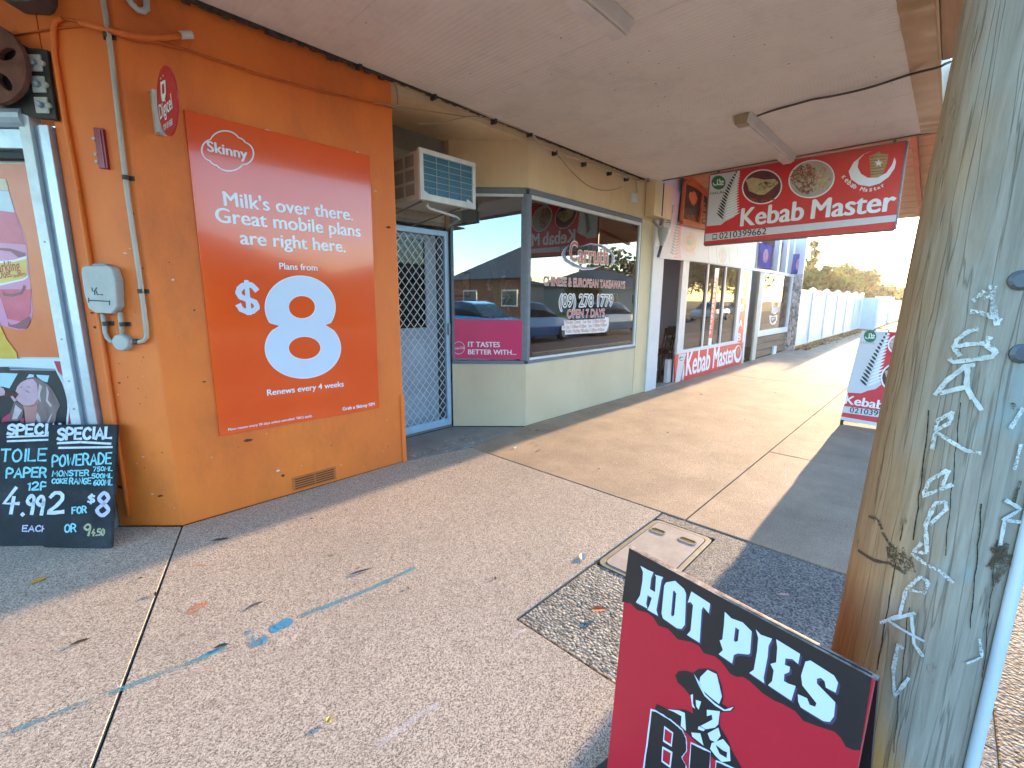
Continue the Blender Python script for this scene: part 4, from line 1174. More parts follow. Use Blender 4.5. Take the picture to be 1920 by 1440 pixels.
for k in range(9):
    a, h = k * .7, .5 + .45 * random.random()
    pts = [oc + V((0, 0, .2)), oc + V((.03 * math.cos(a), .03 * math.sin(a), .2 + h * .6)), oc + V((.12 * math.cos(a), .12 * math.sin(a), .2 + h)), oc + V((.22 * math.cos(a), .18 * math.sin(a), .15 + h))]
    b.tube(smooth_line(pts, 4), [.008] * 4 * 3 + [.003], 5)
b.build('stems', mat('orchid_stem', '#7a8a5a', rough=.7, var=.3, scale=12), orc)
b = MB()
for k in range(34):
    a, h, r_ = random.random() * 6.28, .3 + .75 * random.random(), .05 + .2 * random.random()
    c = oc + V((r_ * math.cos(a), r_ * math.sin(a) * .8, h))
    u_ = V((random.uniform(-1, 1), random.uniform(-1, 1), random.uniform(-1, 1))).normalized() * .045
    w_ = u_.orthogonal().normalized() * .03
    b.poly([c - u_, c - u_ * .2 + w_, c + u_, c - u_ * .2 - w_])
b.build('blooms', mat('orchid_bloom', '#a9a3a6', rough=.7, var=.3, scale=30), orc)
for k, (x, z) in enumerate(((4.35, 1.75), (4.85, 1.75), (4.35, 1.25), (4.85, 1.25), (5.4, 1.7))):
    pf = thing('wall_picture', ['upper left', 'upper middle', 'lower left', 'lower middle', 'right end'][k] + ' framed picture on the takeaway back wall', 'picture', (x, 6.37, z), group='framed pictures on the takeaway back wall')
    b = MB(); b.box((x - .2, 6.36, z - .22), (x + .2, 6.398, z + .22)); b.build('frame', mat('pic_frame', '#39302b', rough=.5), pf)
    b = MB(); b.box((x - .17, 6.352, z - .19), (x + .17, 6.3595, z + .19)); b.build('picture', mat('pic_%d' % (k % 2), ('#a88d86', '#9aa0a4')[k % 2], rough=.5, var=.6, scale=9), pf)

# ------------------------------------------------------------------ canopy
M_SOF = mat('soffit_paint', '#e9ddd0', rough=.6, c2='#ddd0c3', scale=1.2, dirt=.22, dscale=4, dcol='#5d4f48', spec=.3)
nt = M_SOF.node_tree
wv = nt.nodes.new('ShaderNodeTexWave'); wv.wave_type = 'BANDS'; wv.bands_direction = 'X'
wv.inputs['Scale'].default_value = 7.5; wv.inputs['Distortion'].default_value = .1
g_ = [n for n in nt.nodes if n.type == 'NEW_GEOMETRY'][0]
nt.links.new(g_.outputs['Position'], wv.inputs['Vector'])
bpn = nt.nodes.new('ShaderNodeBump'); bpn.inputs['Strength'].default_value = .9; bpn.inputs['Distance'].default_value = .005
nt.links.new(wv.outputs['Fac'], bpn.inputs['Height']); nt.links.new(bpn.outputs[0], nt.nodes['Principled BSDF'].inputs['Normal'])
M_TAN = mat('tan_flashing', '#b08a5e', rough=.45, c2='#9b764c', scale=5, metal=.15, dirt=.3, dcol='#6b5135')
cn = thing('shop_canopy', 'flat ribbed beige canopy over the footpath in front of the shops', 'canopy', (2.5, 1.8, CANZ))
CX1 = 6.455
def cpt(x0, x1, y0, y1):
    return [(x0, y0, CANZ), (x1, y0, CANZ), (x1, y1, CANZ), (x0, y1, CANZ)]
b = MB(); b.prism([(-4, .44, CANZ), (CX1, .44, CANZ), (CX1, D - .035, CANZ), (.48, D - .035, CANZ), (-4, 7.8, CANZ)], (0, 0, .10)); b.build('soffit', M_SOF, cn)
for k in range(9):
    b = MB(); b.box((-3.2 + k * 1.2, .46, CANZ - .0016), (-3.192 + k * 1.2, D - .06, CANZ - .0005)); b.build('sheet_joint', mat('sheet_joint', '#ddd0c4', rough=.7, var=.2), cn)
b = MB()
random.seed(11)
for k in range(70):
    x_, y_ = random.uniform(-.5, 6.4), random.uniform(.5, 3.3)
    b.poly([(x_ + .006 * random.uniform(.5, 1.6) * math.cos(R(60 * i)), y_ + .006 * random.uniform(.5, 1.5) * math.sin(R(60 * i)), CANZ - .0012) for i in range(6)])
b.build('soffit_specks', mat('soffit_speck', '#5a4a42', rough=.9), cn)
b = MB(); b.box((-4, .30, CANZ + .1005), (CX1, D - .03, CANZ + .30)); b.build('roof_deck', mat('deck_grey', '#8a857e', rough=.8), cn)
# crumpled edge flashing
fb = MB()
nx, ny = 260, 5
vs, fs = [], []
for i in range(nx + 1):
    x = -4 + (CX1 + 4) * i / nx
    amp = .5 + .5 * math.sin(x * 2.1) + .3 * math.sin(x * 5.3)
    for j in range(ny + 1):
        y = .29 + .16 * j / ny
        z = CANZ - .004 - max(0, amp) * .010 * (1 + math.sin(x * 26 + 2.2 * math.sin(x * 7) + y * 9)) * (1 - .6 * abs(j / ny - .4))
        vs.append((x, y, z))
for i in range(nx):
    for j in range(ny):
        a = i * (ny + 1) + j
        fs.append((a, a + 1, a + ny + 2, a + ny + 1))
fb.add(vs, fs); fb.build('edge_flashing', M_TAN, cn, smooth=True)
b = MB(); b.box((-4, .275, CANZ - .02), (CX1, .2895, CANZ + .34)); b.build('fascia', M_TAN, cn, bevel=.003)
b = MB(); b.box((CX1 + .001, .275, CANZ - .012), (CX1 + .022, D - .2, CANZ + .34)); b.build('end_trim', mat('end_trim', '#5e5046', rough=.7, var=.3), cn)
b = MB(); b.box((-4, .165, CANZ + .0), (4.68, .2745, CANZ + .05)); b.build('outer_gutter', mat('gutter_timber', '#b8895c', rough=.6, c2='#a07146', scale=4, stretch=(.5, 6, 1), dirt=.25), cn, bevel=.004)
# ragged dark gap where the canopy meets the wall
b = MB()
for i in range(150):
    x = .55 + i * .04
    h = .008 + .022 * random.random() * (1.3 if x < 2.2 else .35)
    b.box((x, D - .05, CANZ - h), (x + .041, D - .032 + .012 * random.random(), CANZ - .001))
b.build('wall_junction_debris', mat('junction_dirt', '#4c3f36', rough=.95, var=.5, scale=30), cn)
cv = MB(); 
fx = lambda px, py, o=.055: FACADE.p(px, py, o)
cv.tube([fx(300, -22), fx(480, 46), fx(735, 145), fx(810, 179), fx(920, 225), fx(988, 251), fx(997, 262), fx(1005, 272), fx(1035, 286), fx(1100, 309), fx(1185, 341)], .0105, 8)
cv.tube([fx(1186, 341), fx(1188, 363)], .009, 8)
cv.tube([fx(1185, 341), fx(1198, 342, .07), fx(1210, 333, .12), fx(1228, 329, .17), fx(1245, 331, .18)], .012, 8)
cdt = thing('canopy_conduit', 'long pale conduit clipped along the wall under the canopy edge', 'conduit', fx(920, 225))
cv.build('conduit', mat('pale_conduit', '#b9a790', rough=.55, dirt=.3), cdt, smooth=True)
b = MB(); b.prism(pp(FACADE, [(1182, 362), (1193, 365), (1192, 382), (1181, 379)]), (0, -.03, 0)); b.build('switch_box', M_WF, cdt, bevel=.003)
for x, y in ((668, 124), (808, 182), (921, 228), (988, 252), (1035, 287), (1090, 308), (1138, 325), (1170, 336)):
    c = fx(x, y, .055)
    b = MB(); b.box((c.x - .012, c.y - .013, c.z - .03), (c.x + .012, c.y + .05, c.z + .013)); b.build('clip', M_CLIP, cdt)
def wire(name, label, pts, r, m, off=.012, plane=FACADE, f=None):
    b_ = MB(); b_.tube(smooth_line([plane.p(*(f(*q) if f else q), off) for q in pts], 5), r, 6)
    return tag(b_.build(name, m, smooth=True), label, 'wire')
M_WIRE = mat('tan_wire', '#a58a6c', rough=.7, var=.2)
wire('loose_wire', 'thin tan wire drooping in a long curve above the big takeaway window', [(1230, 1040), (1290, 1110), (1345, 1170), (1430, 1240), (1520, 1268), (1600, 1265), (1655, 1245)], .004, M_WIRE, .008, FACADE, Z5)
wire('loose_wire', 'broken tan wire end curving beneath the recess soffit beside the orange wall', [(270, 834), (420, 828), (540, 800), (640, 782), (720, 792), (790, 805), (900, 850), (1030, 895)], .004, M_WIRE, .04, FACADE, Z5)
wire('loose_wire', 'thin cable from the orange wall running under the recess soffit', [(-20, 690), (80, 705), (200, 725), (340, 745), (480, 765), (610, 785)], .005, M_WIRE, .03, FACADE, Z5)
wire('loose_wire', 'pale cable looping down the top right edge of the orange wall', [(85, 480), (110, 520), (135, 570), (150, 630), (152, 700)], .006, M_WIRE, .02, FACADE, Z5)
# fluorescent battens under the canopy
M_BAT = mat('batten_white', '#d8ccc0', rough=.5, var=.08, dirt=.25, dcol='#7b6c5e')
def batten(name, label, x0, x1, y):
    t = thing(name, label, 'light fitting', ((x0 + x1) / 2, y, CANZ), group='fluorescent battens under the canopy')
    b_ = MB(); b_.prism([(x0, y - .085, CANZ - .002), (x0, y - .06, CANZ - .075), (x0, y + .06, CANZ - .075), (x0, y + .085, CANZ - .002)], (x1 - x0, 0, 0)); b_.build('casing', M_BAT, t, bevel=.006)
    b_ = MB(); b_.prism([(x0 - .008, y - .065, CANZ - .003), (x0 - .008, y - .05, CANZ - .085), (x0 - .008, y + .05, CANZ - .085), (x0 - .008, y + .065, CANZ - .003)], (.10, 0, 0)); b_.build('end_cap', mat('batten_end', '#a88f6e', rough=.6, dirt=.3), t, bevel=.004)
    b_ = MB(); b_.box((x0 + .1, y - .045, CANZ - .093), (x1 - .02, y + .045, CANZ - .0755)); b_.build('diffuser', mat('batten_diffuser', '#dcd0c5', rough=.35), t, bevel=.006)
    return t
batten('fluorescent_batten', 'fluorescent batten light nearest the hanging red sign under the canopy', 4.72, 6.40, 1.615)
batten('fluorescent_batten', 'fluorescent batten light farthest from the hanging red sign under the canopy', 1.15, 2.76, 1.70)
cpx = lambda px, py: GROUND_AT(px, py, CANZ - .012)
def GROUND_AT(px, py, z):
    d = ray(px, py); return CAM + d * ((z - CAM_Z) / d.z)
b = MB(); b.tube(smooth_line([GROUND_AT(*Y2(*q), CANZ - .014 - s_) for *q, s_ in ((205, 745, .03), (300, 712, 0), (450, 670, .004), (560, 640, 0), (700, 615, .01), (860, 580, .012), (1000, 540, .008), (1160, 487, .0), (1250, 462, .02), (1370, 432, .035), (1420, 408, .01), (1480, 385, -.05))], 4), .009, 8)
tag(b.build('canopy_cable', mat('dark_cable', '#4e4039', rough=.7), smooth=True), 'dark cable strung across the canopy ceiling from the fluorescent batten to the edge', 'cable')
# ------------------------------------------------------------------ kebab shop
M_WHP = mat('white_painted', '#d2d2d2', rough=.5, var=.06, scale=5, dirt=.2, dcol='#8e877e')
M_LIL = mat('lilac_wall', '#c2bac8', rough=.7, var=.05)
ks = thing('kebab_shop', 'white fronted kebab shop with open door and tall barred windows past the beige shop', 'shop', (10.5, D, 0))
def fb_(name, m, x0, x1, z0, z1, y0=-.02, y1=.08, parent=None, bev=.004):
    b_ = MB(); b_.box((x0, D + y0, z0), (x1, D + y1, z1))
    return b_.build(name, m, ks if parent is None else parent, bevel=bev)
fb_('door_post', M_WHP, 6.665, 6.86, 0, 2.60, -.03, .12)
fb_('door_post', M_WHP, 6.862, 7.05, 0, 2.12, -.02, .12)
fb_('lintel', M_WHP, 6.95, 15.62, 2.12, 2.19, -.035, .10)
fb_('fascia_wall', M_WHP, 6.7, 11.6, 2.191, 3.75, .0, .10)
fb_('parapet', M_WHP, 6.7, 15.6, 3.70, 4.3, .101, .25)
# doorway frame, open
fb_('door_jamb', M_WF, 7.78, 7.922, 0, 2.118, -.02, .03)
fb_('threshold', mat('threshold', '#8f8b86', rough=.7), 7.05, 7.78, -.01, .012, -.04, .2)
# big barred window
kw = fb_('window', M_WF, 7.925, 11.38, .50, .565, -.02, .06)
for x0, x1, z0, z1 in ((7.925, 8.03, .566, 2.118), (10.72, 11.38, .566, 2.118)):
    fb_('frame', M_WF, x0, x1, z0, z1, -.02, .022, kw)
for px in (505, 622):
    x = FACADE.p(*Y1(px, 480)).x
    fb_('mullion', M_WF, x - .03, x + .03, .566, 2.118, -.012, .015, kw)
fb_('pane', glass('kebab_glass', (.75, .8, .8, 1), 1.9), 8.03, 10.72, .56, 2.12, .02, .024, kw, bev=0)
bars = MB()
for k in range(28):
    x = 8.08 + k * .095
    bars.tube([(x, D + .10, .56), (x, D + .10, 2.11)], .008, 6)
bars.box((8.03, D + .09, 1.30), (11.28, D + .11, 1.33))
bars.build('security_bars', mat('bar_grey', '#8e8c8c', rough=.5), kw)
fb_('stall_riser', M_WHP, 7.925, 11.40, 0, .499, -.005, .08)
fb_('door_jamb', M_WF, 11.385, 11.50, 0, 2.118, -.022, .04)
# second dark doorway and second window
fb_('door_jamb', mat('cream_frame', '#c9bfae', rough=.6, dirt=.2), 12.14, 12.42, 0, 2.118, -.02, .03)
k2 = fb_('window', M_WF, 12.425, 15.3, .56, .70, -.02, .06)
for x0, x1 in ((12.425, 12.52), (15.15, 15.3)):
    fb_('frame', M_WF, x0, x1, .70, 2.118, -.02, .022, k2)
fb_('pane', glass('kebab_glass'), 12.5, 15.2, .69, 2.12, .02, .024, k2, bev=0)
for k in range(3):
    fb_('plank', mat('brown_plank', '#8b6b52', rough=.8, c2='#6e523e', scale=4, stretch=(.4, 1, 5), dirt=.3), 12.425, 15.2, .03 + k * .175, .19 + k * .175, .0, .05)
fb_('vent_pipe', M_WHP, 13.9, 14.2, 0, .22, -.05, -.001)
# end pilaster; projection shaped to throw the shade strip along the shop fronts
fb_('end_pilaster', mat('pilaster_mosaic', '#d0cac4', rough=.6, c2='#3e3836', scale=9, stretch=(2, 2, 1)), 15.42, 15.50, 0, 2.2, -.22, .1)
fb_('end_pilaster', M_WHP, 15.425, 15.495, 2.2005, 3.3, -.215, .1)
# posts over the second doorway with picture panels between them
for k, px in enumerate((985, 1040, 1080, 1135)):
    x = FACADE.p(*Z8(px, 850)).x
    fb_('sign_post', M_WHP, x - .09, x + .09, 2.192, 3.69, -.06, .06)
fb_('sign_post', M_WHP, 11.62, 11.85, 2.192, 3.69, -.06, .06)
# interior
b = MB(); b.box((6.8, 7.6, 0), (15.5, 7.7, 3.4)); b.build('rear_wall', M_LIL, ks)
b = MB(); b.box((6.70, D + .13, 0), (6.76, 7.6, 3.4)); b.build('party_wall', M_LIL, ks)
b = MB(); b.box((8.82, D + .13, 0), (8.87, 5.6, 2.9)); b.build('inner_wall', M_LIL, ks)
b = MB(); b.box((6.8, D + .125, -.005), (15.5, 7.6, .02)); b.build('interior_floor', mat('kebab_floor', '#6a6058', rough=.4, var=.2), ks)
b = MB(); b.box((6.8, D + .125, 3.0), (15.5, 7.6, 3.05)); b.build('interior_ceiling', M_LIL, ks)
b = MB(); b.box((15.5, D + .1, 0), (15.62, 7.7, 4.3)); b.build('end_wall', M_WHP, ks)
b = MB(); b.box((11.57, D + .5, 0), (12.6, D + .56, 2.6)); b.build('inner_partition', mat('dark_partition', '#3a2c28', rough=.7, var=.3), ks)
# stacked dining chairs inside the doorway
M_CHW = mat('dark_chair_wood', '#3a241e', rough=.4, var=.25, scale=10)
def chair(loc, lab):
    x, y, z0 = loc
    t = thing('dining_chair', lab, 'chair', loc, group='dark wooden chairs inside the kebab shop doorway')
    s_ = MB(); s_.box((x - .2, y - .2, z0 + .43), (x + .2, y + .2, z0 + .47)); s_.build('seat', mat('chair_seat', '#5a3026', rough=.5), t, bevel=.01)
    for sx in (-1, 1):
        for sy in (-1, 1):
            l_ = MB(); l_.tube([(x + sx * .17, y + sy * .17, z0 + (.43 if sy < 0 else .43)), (x + sx * .185, y + sy * .185, z0)], .018, 8); l_.build('leg', M_CHW, t)
    l_ = MB()
    for sx in (-1, 1):
        l_.tube([(x + sx * .17, y - .17, z0 + .46), (x + sx * .17, y - .24, z0 + .92)], .016, 8)
    l_.box((x - .17, y - .205, z0 + .55), (x + .17, y - .19, z0 + .60)); l_.box((x - .17, y - .22, z0 + .66), (x + .17, y - .205, z0 + .72)); l_.box((x - .19, y - .245, z0 + .80), (x + .19, y - .22, z0 + .94))
    l_.build('backrest', M_CHW, t, bevel=.006)
    l_ = MB(); l_.tube([(x - .18, y - .18, z0 + .2), (x + .18, y - .18, z0 + .2)], .011, 6); l_.tube([(x - .18, y + .18, z0 + .2), (x + .18, y + .18, z0 + .2)], .011, 6); l_.build('stretcher', M_CHW, t)
chair((7.96, 3.86, .021), 'dark wooden chair nearest the open kebab shop door')
chair((8.50, 4.05, .021), 'dark wooden chair behind another inside the kebab shop door')
b = MB(); b.box((7.62, D + .05, .013), (7.77, D + .12, .42))
tag(b.build('white_carton', M_WHP, bevel=.006), 'small white carton standing inside the kebab shop door jamb', 'box')

# ---- kebab lettering helpers
def fern(mbk, mwh, P, tip, base, n, lw, rw, off, bend=0.0, half=.5):
    """leaflets either side of a curved spine from base to tip, P maps local (u,v) to 3D"""
    bx, by = base; tx, ty = tip
    for i in range(n):
        t0 = i / n
        t = t0 + .5 / n
        sx = bx + (tx - bx) * t + bend * math.sin(math.pi * t)
        sy = by + (ty - by) * t
        k = (1 - t0) ** .8 * .9 + .1
        dy = (ty - by) / n
        sp_ = abs(ty - by) / n
        def leaf(mb, side, w):
            L = w * k
            tipx, tipy = sx + side * L * (.78 if side < 0 else 1.0), sy - L * (.72 if side < 0 else .42)
            ax_, ay_ = tipx - sx, tipy - sy
            ln = math.hypot(ax_, ay_)
            px_, py_ = -ay_ / ln * sp_ * .36, ax_ / ln * sp_ * .36
            pts = []
            for u_, w_ in ((0.04, .25), (.25, .85), (.5, 1), (.78, .7), (1, 0), (.78, -.55), (.5, -.8), (.25, -.7), (.04, -.25)):
                pts.append((sx + ax_ * u_ + px_ * w_, sy + ay_ * u_ + py_ * w_))
            mb.poly([P(*q_, off) for q_ in pts])
        leaf(mbk, -1, lw); leaf(mwh, 1, rw)

def kebab_art(t, P, small=False, phone=True, spit=True, food=True, text_h=1.0):
    pass

M_SRED = mat('banner_red', '#de2b33', rough=.35, c2='#d5242c', scale=3, spec=.5)
M_SGR = mat('banner_grey', '#cfcfd0', rough=.4, var=.04)
M_SWH = mat('banner_white', '#ececec', rough=.4, var=.03)
M_SBK = mat('banner_black', '#1c1c20', rough=.4)
M_SGN = mat('banner_green', '#1c7a4a', rough=.4)
M_FOOD = mat('food_shreds', '#a8704e', rough=.5, c2='#6b2f2a', scale=26)
M_FOOD2 = mat('food_greens', '#7d9a4c', rough=.5, c2='#c7b089', scale=34)
M_SAL = mat('food_salad', '#cfc3b4', rough=.5, c2='#b0553f', scale=30)
M_WRAP = mat('food_wrap', '#c9b48a', rough=.5, c2='#b39463', scale=18)
M_PLUM = mat('food_table', '#4c2230', rough=.5, c2='#7a2a2a', scale=8)
M_TAN = MATS['tan_flashing']
M_SPIT = mat('spit_meat', '#c6a57a', rough=.5, c2='#a57d4e', scale=20, stretch=(1, 1, 3))
ARAB = [[(0.02, .35), (.06, .2), (.18, .14), (.34, .2), (.40, .40), (.42, .75)], [(.42, .3), (.5, .18), (.62, .2), (.66, .45), (.60, .78)], [(.66, .25), (.78, .16), (.98, .24)], [(.74, .52), (.84, .58), (.98, .5), (.86, .42), (.76, .22)]]
def halal(t, P, cx, cy, r, n, off, words=None):
    b_ = MB(); b_.poly([P(cx + r * math.cos(2 * math.pi * i / 32), cy + r * math.sin(2 * math.pi * i / 32), off) for i in range(32)]); b_.build('halal_badge', M_SGN, t)
    b_ = MB()
    for st in ARAB:
        b_.stroke(smooth_line([P(cx + (x - .5) * r * 1.5, cy + (y - .42) * r * 1.3, 0) for x, y in st], 3), (P(cx + r, cy, 0) - P(cx, cy, 0)).length * .15, n, off + .001)
    b_.build('halal_script', M_SWH, t)

# hanging sign: local coordinates u to the right 0..2.0 m, v up 0..0.86 m
HX = 6.50
hs = thing('hanging_sign', 'wide red kebab sign with food photos hanging under the canopy end', 'sign', (HX, 1.56, 3.10))
HP = Plane((HX, 0, 0), (-1, 0, 0))
def hp(x, y, off=0.0): return HP.p(*Z8(x, y), off)
qd = [(540, 313), (1850, 88), (1768, 676), (500, 780)]
q3 = [hp(*q_) for q_ in qd]
b = MB(); b.prism(q3, (.03, 0, 0)); b.build('panel', M_SRED, hs)
b = MB()
for a_, c_ in ((0, 1), (1, 2), (2, 3), (3, 0)):
    b.tube([q3[a_] + V((.015, 0, 0)), q3[c_] + V((.015, 0, 0))], .017, 6)
b.build('frame', mat('sign_frame', '#6b5a55', rough=.5, metal=.3), hs)
b = MB()
for q_, zt in ((q3[0], CANZ), (q3[1], CANZ)):
    b.box((HX + .005, q_.y - .012 + (.1 if q_ is q3[1] else -.1), q_.z - .02), (HX + .03, q_.y + .012 + (.1 if q_ is q3[1] else -.1), CANZ + .002))
b.build('hanger', M_CLIP, hs)
o = .0015
b = MB(); b.poly([hp(*q_, o) for q_ in ((541, 316), (738, 284), (722, 360), (715, 480), (722, 560), (700, 592), (640, 622), (610, 646), (516, 655))])
b.poly([hp(*q_, o) for q_ in ((508, 706), (1782, 578), (1774, 622), (504, 756))])
b.build('grey_ground', M_SGR, hs)
bk, wh = MB(), MB()
fern(bk, wh, lambda x, y, of: hp(x, y, of), (722, 290), (628, 618), 17, 62, 112, .003, bend=-14)
bk.build('fern_black', M_SBK, hs); wh.build('fern_white', M_SWH, hs)
halal(hs, lambda x, y, of: hp(x, 2 * 365 - y, of), 595, 366, 47, HP.n, .003)
b = MB(); text(b, 'HALAL', hp(541, 446), hp(636, 434), HP.n, off=.003, bold=.015, height=.035); b.build('halal_lettering', mat('banner_dark_green', '#3d5a4a', rough=.4), hs)
def food(nm, cx, cy, rx, ry, rot, m):
    b_ = MB(); b_.poly([hp(*q_, .002) for q_ in ell(cx, cy, rx + 9, ry + 8, 36, rot=rot)]); b_.build(nm + '_border', M_SWH, hs)
    b_ = MB(); b_.poly([hp(*q_, .003) for q_ in ell(cx, cy, rx, ry, 36, rot=rot)]); return b_.build(nm, m, hs)
food('wrap_photo', 885, 392, 126, 108, -12, M_PLUM)
b = MB(); b.poly([hp(*q_, .004) for q_ in ((775, 345), (820, 330), (900, 345), (970, 340), (995, 365), (960, 400), (900, 445), (860, 445), (800, 420), (790, 385))]); b.build('wrap_bread', M_WRAP, hs)
b = MB(); b.poly([hp(*q_, .005) for q_ in ((860, 370), (905, 352), (985, 352), (992, 372), (950, 395), (890, 425), (855, 410))]); b.build('wrap_filling', M_FOOD2, hs)
b = MB()
for k in range(16):
    x, y = 868 + random.random() * 100, 360 + random.random() * 45
    b.poly([hp(*q_, .0056) for q_ in ell(x, y, 10 + 8 * random.random(), 4, 8, rot=random.uniform(-60, 60))])
b.build('wrap_meat', M_FOOD, hs)
b = MB()
for k in range(14):
    x, y = 800 + random.random() * 170, 470 + random.random() * 25 - abs(0)
    b.poly([hp(*q_, .0042) for q_ in ell(x, y, 9, 5, 8, rot=random.uniform(-60, 60))])
b.build('wrap_garnish', mat('garnish', '#a5422c', rough=.5, var=.3, scale=30), hs)
food('plate_photo', 1215, 340, 147, 118, -14, mat('plate_white', '#b7b2a8', rough=.4, c2='#9a958c', scale=5))
fd, gd, sd_ = MB(), MB(), MB()
for k in range(230):
    a_, r_ = random.random() * 6.28, math.sqrt(random.random())
    x, y = 1210 + 128 * r_ * math.cos(a_), 338 + 96 * r_ * math.sin(a_)
    l_ = 12 + 14 * random.random(); ro = random.uniform(-80, 80)
    tgt = fd if (x < 1235 and random.random() < .8) else (gd if random.random() < .35 else sd_)
    tgt.poly([hp(*q_, .004 + .002 * random.random()) for q_ in ell(x, y, l_, 3.5 + 3 * random.random(), 7, rot=ro)])
fd.build('shredded_meat', M_FOOD, hs); gd.build('salad_greens', M_FOOD2, hs); sd_.build('salad', M_SAL, hs)
def crescent(t, P, m, off):
    b_ = MB()
    out = [(1640, 142), (1560, 175), (1495, 230), (1462, 290), (1478, 340), (1530, 378), (1600, 390), (1670, 370), (1730, 325), (1768, 270), (1778, 225), (1768, 195), (1752, 245), (1715, 298), (1655, 330), (1590, 332), (1545, 305), (1522, 260), (1530, 215), (1565, 175)]
    b_.poly([P(x, y, off) for x, y in out]); b_.build('crescent', m, t)
crescent(hs, hp, M_SWH, .002)
b = MB(); b.poly([hp(*q_, .003) for q_ in ((1600, 190), (1640, 172), (1665, 155), (1680, 172), (1728, 175), (1718, 230), (1690, 305), (1665, 328), (1610, 325), (1605, 250))]); b.build('spit', M_SPIT, hs)
b = MB()
for k in range(7):
    y = 192 + k * 19
    b.poly([hp(x, yy, .004) for x, yy in ((1604, y + 4), (1650, y - 2 + (k % 2) * 4), (1720 - k * 5, y - 6), (1718 - k * 5, y - 2), (1650, y + 2 + (k % 2) * 4), (1605, y + 8))])
b.build('spit_slices', mat('spit_brown', '#5c4325', rough=.5), hs)
b = MB()
st = []
for k in range(10):
    a_ = R(36 * k - 90); r_ = 30 if k % 2 == 0 else 12
    st.append((1662 + r_ * math.cos(a_), 235 + r_ * math.sin(a_)))
b.poly([hp(*q_, .005) for q_ in st])
lets = 'Kebab Master'
pos = [(1413, 330), (1432, 352), (1450, 372), (1470, 388), (1490, 402), None, (1535, 418), (1568, 424), (1600, 424), (1632, 419), (1658, 410), (1690, 395)]
for i, (c_, p_) in enumerate(zip(lets, pos)):
    if p_ is None: continue
    nx_ = pos[i + 1] if i + 1 < len(pos) and pos[i + 1] else (p_[0] + 24, p_[1] - 18 if i > 8 else p_[1] + 6)
    d_ = V((nx_[0] - p_[0], nx_[1] - p_[1])); d_.normalize()
    w_ = 26 if c_ in 'Mm' else 17
    text(b, c_, hp(*p_), hp(p_[0] + d_.x * w_, p_[1] + d_.y * w_), HP.n, off=.003, height=.06 if c_ in 'KM' or c_ in 'bt' else .06 * .8, bold=.03) if False else text(b, c_, hp(*p_), hp(p_[0] + d_.x * w_, p_[1] + d_.y * w_), HP.n, off=.003, bold=.03)
b.build('emblem_lettering', M_SWH, hs)
b = MB()
text(b, 'Kebab', hp(742, 656), hp(1155, 612), HP.n, off=.003, bold=.03, ysc=1.12)
b.build('white_lettering', M_SWH, hs)
b = MB()
text(b, 'Master', hp(1212, 606), hp(1762, 552), HP.n, off=.003, bold=.03, ysc=1.12)
b.build('white_lettering', M_SWH, hs)
b = MB(); text(b, '0210399662', hp(600, 740), hp(912, 708), HP.n, off=.003, bold=.012)
b.poly([hp(*q_, .003) for q_ in ((556, 708), (586, 705), (584, 742), (554, 745))], [[hp(*q_, .003) for q_ in ((560, 713), (582, 711), (580, 735), (558, 737))]])
b.build('black_lettering', M_SBK, hs)
b = MB()
for x, y in ((528, 330), (524, 400), (518, 500), (512, 600), (700, 752), (900, 733), (1085, 712), (1285, 692), (1500, 668), (1830, 160), (1815, 300), (1800, 430)):
    b.lathe(hp(x, y), HP.n, [(0, .007), (.004, .005)], 8)
b.build('screw', M_CLIP, hs)

# red board under the barred window
rb = thing('kebab_base_board', 'red kebab board along the foot of the barred window', 'sign', FACADE.p(1335, 690))
KP = Plane((0, D - .03, 0), (0, -1, 0))
def kp(x, y, off=0.0, f=X1): return KP.p(*f(x, y), off)
b = MB(); b.prism([kp(*q_) for q_ in ((345, 480), (1278, 312), (1252, 605), (335, 870))], (0, .02, 0)); b.build('panel', M_SRED, rb, bevel=.002)
b = MB(); b.poly([kp(*q_, .001) for q_ in ((390, 475), (492, 460), (458, 600), (468, 760), (395, 852), (340, 868))]); b.build('grey_ground', M_SGR, rb)
b = MB()
text(b, 'Kebab Master', kp(484, 775), kp(1150, 585), KP.n, off=.002, bold=.03, ysc=1.35)
b.poly([kp(*q_, .002) for q_ in ell(1205, 470, 52, 120, 30, rot=4)], [[kp(*q_, .002) for q_ in ell(1212, 448, 36, 88, 30, rot=4)]])
b.build('white_lettering', M_SWH, rb)
b = MB(); b.poly([kp(*q_, .002) for q_ in ((1198, 400), (1225, 395), (1220, 470), (1200, 480))]); b.build('spit', M_SPIT, rb)
halal(rb, lambda x, y, of: kp(x, 2 * 535 - y, of), 422, 535, 30, KP.n, .002)
bk, wh = MB(), MB(); fern(bk, wh, lambda x, y, of: kp(x, y, of), (462, 610), (428, 835), 12, 22, 30, .002); bk.build('fern_black', M_SBK, rb); wh.build('fern_white', M_SWH, rb)

